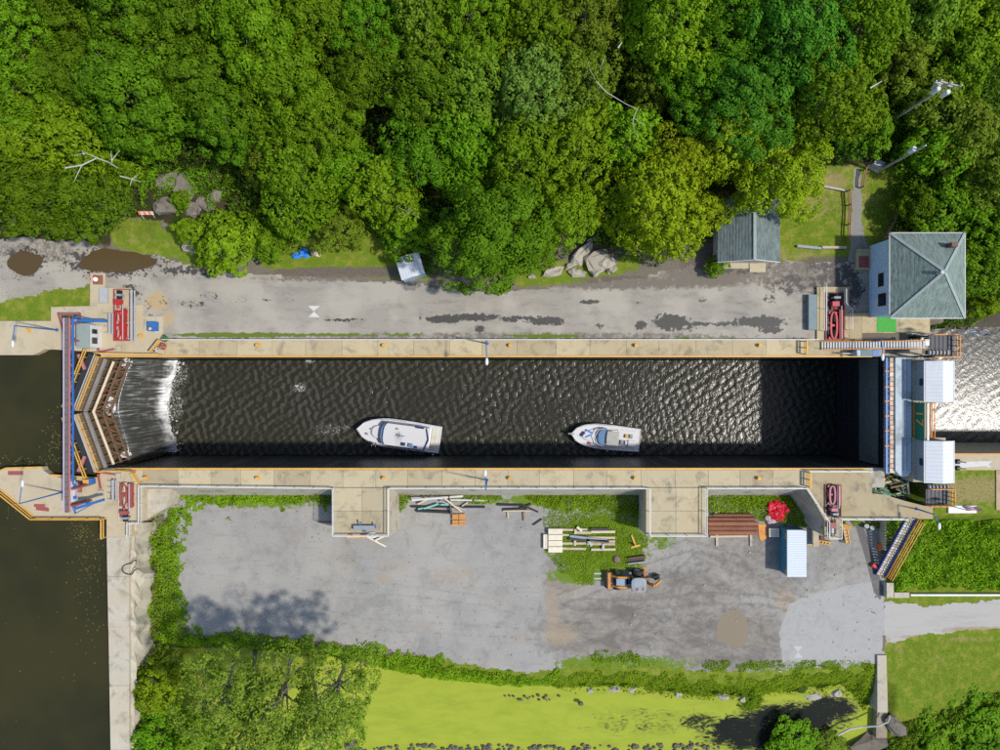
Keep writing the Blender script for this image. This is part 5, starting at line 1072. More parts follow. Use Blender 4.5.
for a, b in ((806,528),(815.5,528.4),(806,544.6),(815.5,544.6)): mb.bar(YV(a,b), YV(a,b,.7), .1)
mb.bar(YV(804,527,.65), YV(816,528.4,.65), .12); mb.bar(YV(807,544.6,.65), YV(816,544.6,.65), .12); part('frame', mb, M['yellow'], t_)
mb = MB(); mb.tube(YV(822.5,538.5), YV(822.5,538.5,.8), .3, 12); solo('drum', mb, M['rust'], 'rusty brown drum at the tip of the lower deck', 'drum')
for i, p in enumerate(((866.8,526.2),(872.5,527.8))): mb = MB(); mb.tube(YV(*p), YV(*p,.75), .3, 14); mb.tube(YV(*p,.75), YV(*p,.8), .26, 14); solo('barrel', mb, M['white'], ['white barrel nearer the yellow step frame','white barrel nearer the orange ladder'][i], 'barrel')
t_ = thing('ladder', 'orange ladder lying beside the dark strip near the yard stairs', 'ladder', YV(883,541)); mb = MB(); mb.bar(YV(882.3,532,.25), YV(882.3,549.5,.25), .1); mb.bar(YV(885.6,532,.25), YV(885.6,549.5,.25), .1); part('side_rail', mb, M['orange'], t_)
for k in range(9): mb = MB(); mb.bar(YV(882.3,533+2*k,.25), YV(885.6,533+2*k,.25), .1); part('rung', mb, M['orange'], t_)
mb = MB(); mb.ob(YV(880.5,546.5,.3), (.45,.75,.55), .3); mb.tube(YV(878.8,549,.2), YV(880,549,.2), .2, 8); solo('fuel_can', mb, plain('bright_orange_plastic', (.85,.18,.02), .5, .1), 'bright orange can at the foot of the orange ladder', 'can')
mb = MB(); mb.tube(YV(872,564.5,.28), YV(877.5,567.5,.28), .28, 12); o = solo('drum', mb, plain('red_drum', (.55,.06,.05), .5, .15), 'red drum lying on the gravel near the yard stairs', 'drum')
mb = MB(); mb.prism(poly([(855,524),(862,522),(876,566),(884,590),(880,600),(874,592),(866,560)], ZY), ZY+.004, ZY+.012); tag(link('dark_asphalt_strip', mb.mesh('dark_asphalt_strip'), plain('dark_patch_asphalt', (.12,.115,.11), .9, .3, 5, .4, (.2,.19,.17))), 'dark broken asphalt strip leading to the yard stairs', kind='structure')
# yard stairs down from the deck
T_YS = thing('yard_stairs', 'blue sided wooden stairs leading from the lower deck down to the yard', 'stairs', YV(888,572))
a0, b0 = V(911.5,517.5,-.1), V(880,575,-4.4); d = (b0-a0); dh = Vector((d.x, d.y, 0)).normalized(); s_ = Vector((-dh.y, dh.x, 0))*.62
for k in (-1, 1): mb = MB(); mb.bar(a0+s_*k, b0+s_*k, .16, .35); part('stringer', mb, M['navy'], T_YS)
for k in range(24): c = a0.lerp(b0, (k+.5)/24); mb = MB(); mb.ob(c, (.27, 1.15, .06), math.atan2(dh.y, dh.x)); part('tread', mb, M['wood'] if k % 3 else M['grey'], T_YS)
for k in (-1,):
    mb = MB(); e = Vector((.42,-.25,0))
    for h_ in (.95, .5): mb.bar(a0-s_*k*1.0+Vector((0,0,h_)), b0-s_*k*1.0+Vector((0,0,h_)), .08)
    for f in (0, .25, .5, .75, 1): c = a0.lerp(b0, f)-s_*k; mb.bar(c, c+Vector((0,0,.95)), .07)
    part('railing', mb, M['orange'], T_YS)
for h_ in (0,):
    mb = MB(); off = Vector((1.05,-.5,0))
    for z in (.95,.45): mb.bar(a0+off+Vector((0,0,z)), b0+off+Vector((0,0,z)), .09)
    for f in (0,.2,.4,.6,.8,1): c = a0.lerp(b0,f)+off; mb.bar(c-Vector((0,0,.3)), c+Vector((0,0,.95)), .07)
    part('railing', mb, M['yellow'], T_YS)
mb = MB(); mb.ob(YV(888.5,589.5,.4), (.9,1.9,.8)); solo('concrete_block', mb, M['bleach'], 'pale concrete block standing at the foot of the yard stairs', 'block')
mb = MB(); mb.ob(YV(900.5,594.5,.3), (1.9,.7,.6)); solo('concrete_block', mb, M['bleach'], 'long pale concrete block east of the one at the stair foot', 'block')
mb = MB(); mb.box(X(908.5,ZY), 400, Y(594.8,ZY), Y(593,ZY), -5, ZY+.55); solo('boundary_kerb', mb, M['white'], 'long white kerb wall below the green bushes', 'kerb')
mb = MB(); mb.box(X(890,-2), X(891.6,-2), Y(548,-4.5), Y(520,-1), -5, -3.2); solo('retaining_wall', mb, M['bleach'], 'thin pale wall running down beside the yard stairs', 'wall')
# ---- heap of pipes and pallets under the wall
HP = [((412,500),(463,496),.16,'white','white plastic pipe on top of the heap',.5),((411,498),(440,497.5),.14,'grey','pale grey pipe at the west end of the heap',.4),((450,499.8),(472,500.2),.13,'white','short white pipe beside the brick coloured pallet heap',.25),((474,500.2),(488,500.6),.13,'white','separate white pipe lying in the weeds',.12),((411,506.5),(485,507),.14,'dark','long black bar along the pipe heap',.2),((416,510.5),(452,512.3),.2,'dark','thick black pipe at the gravel side of the heap',.2),((424,508.5),(438,504),.13,'teal','slanting teal pipe in the heap',.5),((441,504.6),(452,504.8),.12,'teal','short teal pipe in the heap',.45),((418,509),(424,508),.12,'teal','teal pipe end at the west of the heap',.35),((418,504),(428,499),.12,'wood','slanting wooden stick in the heap',.45),((444,498),(462,512),.13,'wood','wooden post slanting across the pipe heap',.6),((449,496),(451,515),.13,'dark','dark bar crossing the pipe heap',.55),((440,501),(466,510),.1,'grey','thin grey bar in the pipe heap',.5),((462,506),(468,502),.12,'wood','pale wooden offcut at the east end of the heap',.3)]
for p, q, r_, m, lab, z in HP: mb = MB(); mb.tube(YV(*p,z), YV(*q,z), r_, 8); solo('pipe' if m in ('white','grey','teal') else 'bar', mb, M[m], lab, 'pipe' if m in ('white','grey','teal') else 'bar', 'pipe heap under the wall')
for k, (x0, y0) in enumerate(((452.5,513.5),(459.3,513.5),(452.5,519.5),(459.3,519.5))):
    t_ = thing('pallet', ['pallet of orange timber at the north west of the four','pallet of orange timber at the north east of the four','pallet of orange timber at the south west of the four','pallet of orange timber at the south east of the four'][k], 'pallet', YV(x0+3,y0+2.7), 'four orange pallets on the gravel')
    for j in range(4): mb = MB(); mb.box(X(x0,ZY), X(x0+6.2,ZY), Y(y0+1.4*(j+1)-.25,ZY), Y(y0+1.4*j,ZY), ZY+.35, ZY+.45); part('slat', mb, M['pallet'], t_)
    mb = MB(); mb.box(X(x0+.3,ZY), X(x0+5.9,ZY), Y(y0+5.2,ZY), Y(y0+.2,ZY), ZY+.004, ZY+.34); part('stack', mb, M['pallet'], t_)
for p, q, r_, m, lab in (((497,504.5),(523,505),.16,'dark','dark blue bar in the small scrap heap'),((503,509.5),(527,508.5),.16,'dark','black bar in the small scrap heap'),((503,510.8),(531,510.8),.13,'wood','pale timber in the small scrap heap'),((523,505),(538,512),.12,'dark','bent dark bar reaching toward the timber rows'),((520,508),(531,504),.14,'dark','short black bar in the small scrap heap'),((507.5,512),(508,518),.1,'wood','short upright wooden stake in the small scrap heap'),((523.5,512),(524,520.5),.14,'brownwood','brown stake below the small scrap heap'),((533,525),(542,519),.1,'dark','dark scrap rod at the grass edge')):
    mb = MB(); mb.tube(YV(*p,.16), YV(*q,.16), r_, 7); solo('scrap_bar', mb, M[m], lab, 'bar', 'small scrap heap under the wall')
# ---- things on the west bastion
t_ = thing('bench', 'grey steel bench with a blue arm on the west platform', 'bench', V(364.5,527.5)); mb = MB(); mb.box(X(353.5,.6), X(375.5,.6), Y(530,.6), Y(525.6,.6), .5, .62); part('top', mb, M['midgrey'], t_)
for x_ in (355.5, 373.5): mb = MB(); mb.box(X(x_), X(x_+1), Y(529.6), Y(526), 0, .5); part('leg', mb, M['midgrey'], t_)
mb = MB(); mb.bar(V(360.5,525.4,.66), V(360.5,522,.9), .14); mb.bar(V(376,528,.66), V(375,524,.8), .12); part('arm', mb, M['blue'], t_); mb = MB(); mb.bar(V(365,530,.3), V(365,532,.3), .2); part('bracket', mb, M['blue'], t_)
mb = MB(); rg = [(V(372,535.2,.12).x+.62*math.cos(q), V(372,535.2,.12).y+.27*math.sin(q)) for q in [2*math.pi*i/20 for i in range(20)]]
for i in range(20): mb.tube((*rg[i],.12), (*rg[(i+1)%20],.12), .12, 6)
solo('white_float', mb, M['white'], 'oval white float ring lying behind the grey bench', 'float')
t_ = thing('yellow_barrier', 'low yellow steel barrier beside the oval white ring', 'barrier', V(356,537)); mb = MB(); mb.bar(V(347,537.5,.15), V(364,536.8,.15), .18, .15); part('rail', mb, M['yellow'], t_); mb = MB(); mb.bar(V(348,536,.15), V(352,534,.15), .12); part('rail', mb, M['yellow'], t_); mb = MB(); mb.ob(V(363.5,536,.18), (.4,.5,.3)); part('block', mb, M['orange'], t_)
t_ = thing('trestle', 'pale timber trestle leaning below the west platform', 'trestle', YV(383,541)); mb = MB(); mb.bar(YV(367,536.5,.15), YV(386,546.5,.15), .2, .2); part('leg', mb, M['palewood'], t_); mb = MB(); mb.bar(YV(375,540.5,.4), YV(384.5,536,.4), .22, .2); part('cross_bar', mb, M['palewood'], t_)
mb = MB(); mb.bar(YV(318,522,.05), YV(333,522,.05), .12, .1); solo('steel_bar', mb, M['rust'], 'thin rusty bar at the shaded foot of the west platform', 'bar')
# ---- black hose on the pool wall
mb = MB(); q = [(133+9*math.cos(a)-2, 569+5.5*math.sin(a)+(-4 if math.cos(a) > .3 else 0)) for a in np.linspace(-.9, -5.4, 16)]; mb.path([V(a,b,.0) for a,b in q], .07, 5); solo('hose', mb, M['black'], 'black hose looping on the bleached pool wall', 'hose')
# ---- small dam wall at the pond outlet
t_ = thing('outlet_wall', 'narrow concrete outlet wall at the east end of the pond', 'wall', V(881,690,-4.3)); mb = MB(); mb.prism(poly([(877,655),(886,655),(887.5,712),(877,712)], -4.3), -8, -4.2); part('wall_cap', mb, M['bleach'], t_); mb = MB(); mb.prism(poly([(877,712.2),(887.5,712.2),(887,738),(876,738)], -5.2), -8, -5.2); part('lower_cap', mb, concrete('brown_stained_concrete', (.3,.25,.18)), t_)
mb = MB(); mb.path([V(838,735,-5.0), V(850,729,-4.9), V(862,727,-4.8), V(878,726,-4.2), V(888,722,-4.1), V(890,716,-4.1)], .16, 6, .08); solo('driftwood_log', mb, M['deadwood'], 'bleached bent log lying across the pond outlet', 'log')
# ---- flags
def flag(base, h_, p0, w_, hh, label, us):
    b = V(*base); t_ = thing('flagpole', label, 'flagpole', b); mb = MB(); mb.tube(b, b+Vector((0,0,h_)), .07, 8, .04); part('pole', mb, M['white'], t_)
    top = b+Vector((0,0,h_-.1)); d = Vector((p0[0], p0[1], 0)).normalized(); s_ = Vector((-d.y, d.x, 0)); n_ = 14; rows = 7 if us else 2
    def fp(u, v): return top + d*(u*w_) + s_*(.16*math.sin(u*7)*u+.1*u+.34*v*hh*(.6+.4*math.sin(u*4))) + Vector((0,0,-v*hh*.85-.3*u))
    for r_ in range(rows):
        mb = MB(); v0, v1 = r_/rows, (r_+1)/rows
        pts = [fp(i/n_, v) for i in range(n_+1) for v in (v0, v1)]; mb.add(pts, [(2*i, 2*i+1, 2*i+3, 2*i+2) for i in range(n_)])
        part('stripe', mb, (M['flagred'] if r_ % 2 == 0 else M['flagwhite']) if us else (M['flagblue'] if r_ == 0 else M['flagwhite']), t_)
    if us:
        mb = MB(); pts = [fp(i/n_*.42, v)+Vector((0,0,.02))+s_*(-.02) for i in range(n_+1) for v in (0, .52)]; mb.add(pts, [(2*i, 2*i+1, 2*i+3, 2*i+2) for i in range(n_)]); part('canton', mb, M['flagblue'], t_)
flag((938,502), 5.5, (1,-.05), 1.9, 1.3, 'flagpole flying a red and white striped flag beside the small dry lawn', True)
flag((936,337), 7.0, (1,-.12), 1.9, 1.2, 'flagpole flying a blue and white flag over the tail water', False)
mb = MB(); mb.prism(poly([(948,505.5),(976,505.5),(976,513),(948,513)]), -.1, .12); solo('sign_plinth', mb, M['white'], 'white rectangular plinth below the striped flag', 'plinth')
mb = MB(); mb.prism(poly([(955,462),(985,461),(992,461),(988,464),(990,468),(984,466),(955,468)]), .103, .11); tag(link('pavement_marking', mb.mesh('pavement_marking'), M['mark']), 'white arrow painted on the retaining wall top', kind='structure')
for yy in (461.5, 468): mb = MB(); mb.tube(V(956,yy,.7), V(959,yy,.7), .3, 10); mb.tube(V(957,yy,.7), V(966,yy+1,.5), .06, 5); solo('winch_drum', mb, M['dark'], ['black winch drum nearer the tail water','black winch drum nearer the small lawn'][yy > 465], 'winch')
# ---- utility poles
def upole(base, h_, label, kind):
    x_, y_ = X(base[0], 0.5), Y(base[1], 0.5); z = hz1(x_, y_); b = Vector((x_, y_, z-.3)); t_ = thing('utility_pole', label, 'utility pole', b)
    mb = MB(); mb.tube(b, b+Vector((0,0,h_+.3)), .17, 8, .11); part('pole', mb, plain('grey_pole_wood', (.36,.33,.28), .9, .2), t_); top = b+Vector((0,0,h_+.3))
    d = Vector((.97,-.25,0))
    if kind:
        for k, z_ in ((0,-.15),(1,-1.0)):
            c = top+Vector((0,.25*k,z_))+d*.1; mb = MB(); mb.bar(c-d*1.15, c+d*1.15, .13, .14); ca = part('cross_arm', mb, M['bleach'], t_)
            for e in (-1.05, 0, 1.05): mb = MB(); mb.tube(c+d*e, c+d*e+Vector((0,0,.35)), .07, 6); part('insulator', mb, M['whitem'], ca)
        for e, f, zz in ((-.55,-.15,-2.0),(-.35,.35,-2.2),(.45,-.5,-2.0)): c = top+Vector((e,f,zz)); mb = MB(); mb.tube(c, c+Vector((0,0,1.0)), .25, 12); mb.tube(c+Vector((0,0,1.0)), c+Vector((0,0,1.12)), .2, 12); part('transformer', mb, M['whitem'], t_)
    else:
        c = top+Vector((-.35,.1,-2.1)); mb = MB(); mb.tube(c, c+Vector((0,0,1.0)), .26, 12); part('transformer', mb, M['whitem'], t_)
        mb = MB(); mb.tube(top, top+Vector((.05,0,.3)), .08, 6); part('insulator', mb, M['whitem'], t_)
upole((876,131), 12.0, 'tall utility pole with cross arms and three transformers', True)
upole((878,171), 9.2, 'utility pole with a single transformer near the lawn', False)
t_ = thing('pad_transformer', 'grey steel box on a concrete pad at the foot of the utility pole', 'cabinet', V(871,168)); zc = hz1(X(871), Y(168)); mb = MB(); mb.ob((X(871), Y(168), zc+.1), (1.6,1.1,.3), -.5); part('pad', mb, M['bleach'], t_); mb = MB(); mb.ob((X(871.5), Y(167.5), zc+.65), (1.2,.75,.8), -.5); part('box', mb, M['grey'], t_)
# ---- lawn edging, fence, logs
mb = MB(); mb.bar(V(797,246.2,.0), V(821,248.5,.0), .3, .35); solo('edging_timber', mb, M['midgrey'], 'dark grey edging timber along the lawn nearer the shed', 'timber')
mb = MB(); mb.bar(V(822,247.5,.0), V(846,247.5,.0), .3, .35); solo('edging_timber', mb, M['bleach'], 'pale edging timber along the lawn nearer the path', 'timber')
zl = hz1(X(820), Y(186)); mb = MB(); mb.path([V(807,183.5,zl+.1), V(820,185.5,zl+.15), V(833,188,zl+.1), V(846,190.5,zl+.05)], .16, 7, .12); solo('fallen_log', mb, M['deadwood'], 'grey fallen log at the upper edge of the lawn', 'log')
def wfence(pts, label, m=None):
    z = .2; t_ = thing('rail_fence', label, 'fence', V(*pts[0], z)); P = [Vector((X(a), Y(b), hz1(X(a), Y(b)))) for a, b in pts]
    for i in range(len(P)-1):
        for h_ in (.5, .95): mb = MB(); mb.bar(P[i]+Vector((0,0,h_)), P[i+1]+Vector((0,0,h_)), .1, .16); part('rail', mb, m or M['brownwood'], t_)
    for q in P: mb = MB(); mb.bar(q-Vector((0,0,.3)), q+Vector((0,0,1.1)), .15); part('post', mb, m or M['brownwood'], t_)
wfence([(846,192),(847,206),(847,225),(847.5,240)], 'brown wooden rail fence between the lawn and the gravel path')
wfence([(903,196),(896,212),(889,228),(883,240)], 'brown rail fence on the slope beside the lock house')
wfence([(860,172),(860,188)], 'short brown rail fence by the grey steel box')
# ---- road barricade, tarp, spool
z = hz1(X(148), Y(214)); c = Vector((X(148,1), Y(214,1), z)); t_ = thing('road_barricade', 'orange and white striped barricade on the grass by the rocks', 'barricade', c)
for k in range(6): mb = MB(); mb.ob(c+Vector((-.75+.3*k,0,.95-.0)), (.3,.06,.5), 0, -.7); part('stripe', mb, [plain('barricade_orange%d' % k, (.85,.2,.05), .5, .1), M['white']][k % 2], t_)
for e in (-.7, .7):
    mb = MB(); mb.bar(c+Vector((e,-.5,0)), c+Vector((e,0,.95)), .08); mb.bar(c+Vector((e,.5,0)), c+Vector((e,0,.95)), .08); part('leg', mb, M['wood'], t_)
z = hz1(X(300), Y(254)); mb = MB(); rr = random.Random(3)
for p in ((296,256),(302,254.5),(306,255),(303,250.5)): mb.ell((X(p[0]), Y(p[1]), z+.15), .55, .35, .28, 9, 5, .3, rr)
solo('tarpaulin', mb, M['bluetarp'], 'crumpled bright blue tarpaulin under the trees by the road', 'tarpaulin')
mb = MB()
for p in ((313,253),(318,253.5)): mb.ell((X(p[0]), Y(p[1]), z+.15), .42, .36, .3, 8, 5, .3, rr)
solo('brush_pile', mb, M['wood'], 'tan heap of cut wood beside the blue tarpaulin', 'wood heap')
# orange marker light by the covered pit
t_ = thing('warning_lamp', 'orange marker post with a white cap beside the brown puddle', 'marker', V(95,279)); mb = MB(); mb.tube(V(92.5,279,.1), V(92.5,279,.9), .2, 10); part('post', mb, plain('marker_orange', (.85,.15,.04), .5, .1), t_); mb = MB(); mb.tube(V(95.5,279.3,.1), V(95.5,279.3,1.0), .26, 12); part('cap', mb, M['white'], t_)
# ------------------------------------------------------------------ rocks
def rock_mat(name, c, c2, lich):
    t = NT(name); n1 = t.noise(1.1, 6, .7); n2 = t.noise(4, 6, .75); col = t.mix(n2, c, c2); col = t.mix(t.math('MULTIPLY', t.step(n1, .5, .68), .7), col, lich)
    col = t.mix(t.math('MULTIPLY', t.step(t.noise(2.2, 5, .7, dist=1.5), .6, .68), .75), col, (.05,.05,.045)); return t.done(col, .92, .2, 0, t.bump(n2, .8, .12))
M['rock'] = rock_mat('lichen_rock', (.29,.26,.20), (.48,.43,.345), (.26,.31,.235)); M['rockp'] = rock_mat('pink_grey_rock', (.13,.11,.095), (.28,.245,.205), (.10,.105,.08)); M['rockd'] = rock_mat('dark_rock', (.09,.08,.065), (.22,.19,.15), (.06,.07,.04))
def rock(cx, cy, rx, ry, h_, rot, m, label, seed, zoff=0.0, group=None):
    r_ = random.Random(seed); bm = bmesh.new(); pts = []
    x_, y_ = X(cx), Y(cy); z = hz1(x_, y_)+zoff; x_, y_ = X(cx, z), Y(cy, z); rx, ry = L(rx), L(ry)
    rx *= 1.22; ry *= 1.22
    for k in range(20):
        a = r_.uniform(0, 6.28); f = r_.uniform(.7, 1.05); lv = r_.choice([-.5, .15, .6, .85, 1]); sh = 1 if lv < .3 else .82 if lv < .9 else .62
        u, v = rx*f*sh*math.cos(a), ry*f*sh*math.sin(a); pts.append((x_+u*math.cos(rot)-v*math.sin(rot), y_+u*math.sin(rot)+v*math.cos(rot), z+h_*lv*r_.uniform(.85, 1.05)))
    for p in pts: bm.verts.new(p)
    g = bmesh.ops.convex_hull(bm, input=bm.verts); bmesh.ops.delete(bm, geom=[v for v in bm.verts if not v.link_faces], context='VERTS')
    bmesh.ops.triangulate(bm, faces=bm.faces); bmesh.ops.subdivide_edges(bm, edges=list(bm.edges), cuts=1, use_grid_fill=True)
    for v_ in bm.verts: v_.co += Vector((r_.uniform(-1,1), r_.uniform(-1,1), r_.uniform(-1,1)))*.11*min(rx, 1.2)
    me = bpy.data.meshes.new('boulder'); bm.to_mesh(me); bm.free()
    return tag(link('boulder', me, M[m]), label, 'boulder', group)
RK = [(584,254,17,7,.9,.75,'rock','long tilted grey boulder behind the road side outcrop'),(596,262,14,11,1.2,.4,'rock','largest lichen covered boulder of the road side outcrop'),(606,264,11,7,1.3,.3,'rock','eastern boulder of the road side outcrop'),(600,271,12,5.5,1.0,.35,'rock','cracked boulder at the front of the road side outcrop'),(577,273,9,5,.6,-.3,'rock','low greenish boulder at the west front of the outcrop'),(552,272.5,12,5,.6,.3,'rock','flat pale slab rock on the grass beside the outcrop'),(532,276.5,4.5,2.5,.4,0,'rock','small pale stone at the far west of the outcrop'),(570,266,5,3,.5,.4,'rock','small pale stone between the slab rock and the outcrop'),(612,270,6,4,.7,.2,'rock','small corner boulder at the east front of the outcrop'),(591,240,5,3,.4,.3,'rock','mossy stone above the road side outcrop')]
RK += [(171,183,15,9,1.2,.5,'rockp','pinkish rock face at the west of the hillside outcrop'),(188,190,13,12,1.6,-.4,'rockp','grey rock in the middle of the hillside outcrop'),(168,207,14,9,1.0,.1,'rockp','brown rock ledge above the striped barricade'),(195,210,9,8,1.1,.6,'rockp','dark grey block in the hillside outcrop'),(209,206,11,8,1.1,-.5,'rockp','greenish boulder at the east of the hillside outcrop'),(217,198,7,6,1.0,.3,'rockp','small boulder behind the greenish boulder'),(190,246,7,9,1.1,.3,'rock','pale boulder at the grass edge beside the bright green tree'),(200,228,6,7,.9,.2,'rockp','boulder half hidden under the bright green tree'),(165,226,3.5,3.5,.5,0,'rockp','small tan stone on the grass below the hillside outcrop'),(190,176,9,5,.8,.2,'rockp','upper ledge of the hillside outcrop')]
for i, (a, b, c, d, e, f, m, lab) in enumerate(RK): rock(a, b, c, d, e, f, m, lab, i+40, -.3 if i > 9 else 0)
RK2 = [(866,742,26,12,.9,.1,'rockd','broad dark rock below the pond outlet'),(893,724,15,9,1.0,-.8,'rockd','tilted dark rock beside the outlet wall'),(352,743,9,4,.7,.4,'rockd','dark rock under the pond side trees'),(812,696,8,4,.5,.1,'rock','pale flat stone on the pond shore'),(836,693,6,3.5,.5,.1,'rock','pale stone near the outlet shore'),(590,690,4,2.5,.4,0,'rock','pale stone on the bank below the mud'),(614,689,7,2.5,.4,0,'rock','long pale stone on the bank'),(632,690,4,3,.4,.5,'rock','blocky pale stone on the bank'),(678,694.5,4,3,.4,0,'rock','square white stone beside the orange weeds'),(724,697,6,2.6,.4,0,'rock','flat white stone on the bank above the open water'),(742,699,3.5,2.6,.4,0,'rock','small white stone above the open water'),(581,703.5,3,2.2,.35,0,'rockd','dark stone standing out of the duckweed')]
for i, (a, b, c, d, e, f, m, lab) in enumerate(RK2): rock(a, b, c, d, e, f, m, lab, i+90, .15 if b < 710 else .5)
# rubble along the pond's near shore
mb = MB(); rr = random.Random(2)
for k in range(330):
    px_ = rr.uniform(345, 720); py_ = 747 + rr.uniform(-2, 14) - 3*math.exp(-((px_-700)/40)**2)*rr.random(); s_ = rr.uniform(.12, .38); mb.ell(V(px_, py_, -6.1), s_, s_*rr.uniform(.6,1), s_*.7, 6, 4, .25, rr)
for k in range(16):
    px_ = rr.uniform(505, 560); s_ = rr.uniform(.1,.26); mb.ell(V(px_, 697+rr.uniform(-2,4), -6.0), s_, s_*.8, s_*.7, 6, 4, .25, rr)
tag(link('rubble', mb.mesh('rubble'), M['rockd']), 'dark rubble along the shores of the duckweed pond', kind='stuff')

# ------------------------------------------------------------------ foliage
def leaf_mat(name, lo, hi, trans=.3, rough=.55):
    t = NT(name); rnd = t.n('ShaderNodeNewGeometry').outputs['Random Per Island']; ob = t.orand(); big = t.noise(.45, 3, .6)
    col = t.mix(rnd, lo, hi); col = t.mix(t.math('MULTIPLY', t.step(big, .42, .68), .45), col, tuple(min(1, x*1.35) for x in hi))
    hs = t.n('ShaderNodeHueSaturation'); t.set(hs.inputs['Hue'], t.math('MULTIPLY_ADD', ob, .03, .487)); t.set(hs.inputs['Value'], t.math('MULTIPLY_ADD', ob, .35, .84)); t.set(hs.inputs['Color'], col); col = hs.outputs[0]
    t.done(col, rough, .06); tr = t.n('ShaderNodeBsdfTranslucent'); t.set(tr.inputs[0], t.mix(1.0, col, (1.0,1.15,.5), 'MULTIPLY')); mx = t.n('ShaderNodeMixShader'); mx.inputs[0].default_value = trans
    t.t.links.new(t.b.outputs[0], mx.inputs[1]); t.t.links.new(tr.outputs[0], mx.inputs[2]); t.t.links.new(mx.outputs[0], t.out.inputs[0]); return t.m
LM = dict(dark=leaf_mat('dark_leaves', (.05,.118,.004), (.125,.235,.009)), mid=leaf_mat('green_leaves', (.07,.155,.004), (.165,.29,.010)), lime=leaf_mat('lime_leaves', (.11,.20,.005), (.215,.335,.012)),
          yellow=leaf_mat('yellow_green_leaves', (.15,.225,.004), (.28,.37,.012)), olive=leaf_mat('olive_leaves', (.085,.15,.008), (.18,.265,.02)), pale=leaf_mat('pale_leaves', (.075,.145,.012), (.18,.265,.04)),
          blue=leaf_mat('blue_green_leaves', (.042,.115,.007), (.105,.23,.016)))
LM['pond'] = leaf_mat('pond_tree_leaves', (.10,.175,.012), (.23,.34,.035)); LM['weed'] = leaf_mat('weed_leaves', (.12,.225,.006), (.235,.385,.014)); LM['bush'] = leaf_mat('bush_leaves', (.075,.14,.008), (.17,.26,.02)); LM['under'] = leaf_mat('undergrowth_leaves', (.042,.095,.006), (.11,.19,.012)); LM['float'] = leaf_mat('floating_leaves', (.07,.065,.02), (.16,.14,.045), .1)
def leaf_quads(c, nrm, size, r_, wid=.62):
    """rhombic leaves at centres c (n,3) facing nrm (n,3)"""
    n = len(c); nrm = nrm/np.linalg.norm(nrm, axis=1, keepdims=True); a = r_.normal(size=(n, 3)); a -= nrm*(a*nrm).sum(1, keepdims=True); a /= np.linalg.norm(a, axis=1, keepdims=True); b = np.cross(nrm, a)
    s_ = (size*r_.uniform(.7, 1.3, n))[:, None]; fold = nrm*s_*.12
    v = np.stack([c-a*s_*.5, c+b*s_*wid*.5+fold, c+a*s_*.5, c-b*s_*wid*.5+fold], 1).reshape(-1, 3); return v, np.arange(4*n).reshape(-1, 4)
def crown(seed, Rx, Hc, z0, lobes, clump_r, per, leaf, fill=.35, droop=0.0, flat=.75):
    """crown of leaf clumps over several lobes, tree base at the origin, crown from z0 to z0+Hc"""
    r_ = np.random.default_rng(seed); cz = z0+Hc*.45
    LB = [(np.array([0, 0, cz]), Rx*.62, Hc*.52)]
    for k in range(lobes):
        a = 6.283*(k+r_.uniform(-.3,.3))/lobes; d = Rx*r_.uniform(.42, .82); LB.append((np.array([d*math.cos(a), d*math.sin(a), cz+r_.uniform(-.34,.16)*Hc]), Rx*r_.uniform(.26,.48), Hc*r_.uniform(.2,.36)))
    for k in range(max(2, lobes//2)):
        a = r_.uniform(0, 6.28); d = Rx*r_.uniform(.1,.35); LB.append((np.array([d*math.cos(a), d*math.sin(a), cz+Hc*.28]), Rx*r_.uniform(.26,.4), Hc*r_.uniform(.2,.3)))
    C, Nn = [], []
    for c, rx, rz in LB:
        n = int(5.2*rx*rx/(clump_r*clump_r)*.74)+3; d = r_.normal(size=(n, 3)); d /= np.linalg.norm(d, axis=1, keepdims=True); d = d[d[:, 2] > -.45]; p = c+d*np.array([rx, rx, rz])*r_.uniform(.86, 1.08, (len(d), 1)); ok = np.ones(len(p), bool)
        for c2, rx2, rz2 in LB:
            if c2 is c: continue
            ok &= (((p-c2)/np.array([rx2, rx2, rz2]))**2).sum(1) > .72
        C.append(p[ok]); Nn.append(d[ok])
    C = np.concatenate(C); Nn = np.concatenate(Nn); Nn[:, 2] += .35; Nn /= np.linalg.norm(Nn, axis=1, keepdims=True)
    m = len(C); cr = clump_r*r_.uniform(.7, 1.35, m); idx = np.repeat(np.arange(m), per); d = r_.normal(size=(len(idx), 3)); d /= np.linalg.norm(d, axis=1, keepdims=True)
    neg = (d*Nn[idx]).sum(1) < -.15; d[neg] *= -1
    P = C[idx]+d*(cr[idx]*r_.uniform(.72, 1.0, len(idx)))[:, None]*np.array([1, 1, flat]); P[:, 2] -= droop*np.hypot(d[:,0], d[:,1])*cr[idx]
    Nl = d*1.0+np.array([0,0,.3])+r_.normal(size=d.shape)*.22
    k = int(len(P)*fill)                                          # leaves inside the crown, so that gaps look into shade
    q = r_.normal(size=(k, 3)); q /= np.linalg.norm(q, axis=1, keepdims=True); li = r_.integers(0, len(LB), k); Q = np.array([LB[i][0] for i in li])+q*np.array([[LB[i][1], LB[i][1], LB[i][2]] for i in li])*(r_.random((k,1))**.5)*.85
    P = np.concatenate([P, Q]); Nl = np.concatenate([Nl, q*.4+np.array([0,0,.6])+r_.normal(size=q.shape)*.4])
    v, f = leaf_quads(P, Nl, leaf, r_); return nmesh('crown', v, f), LB
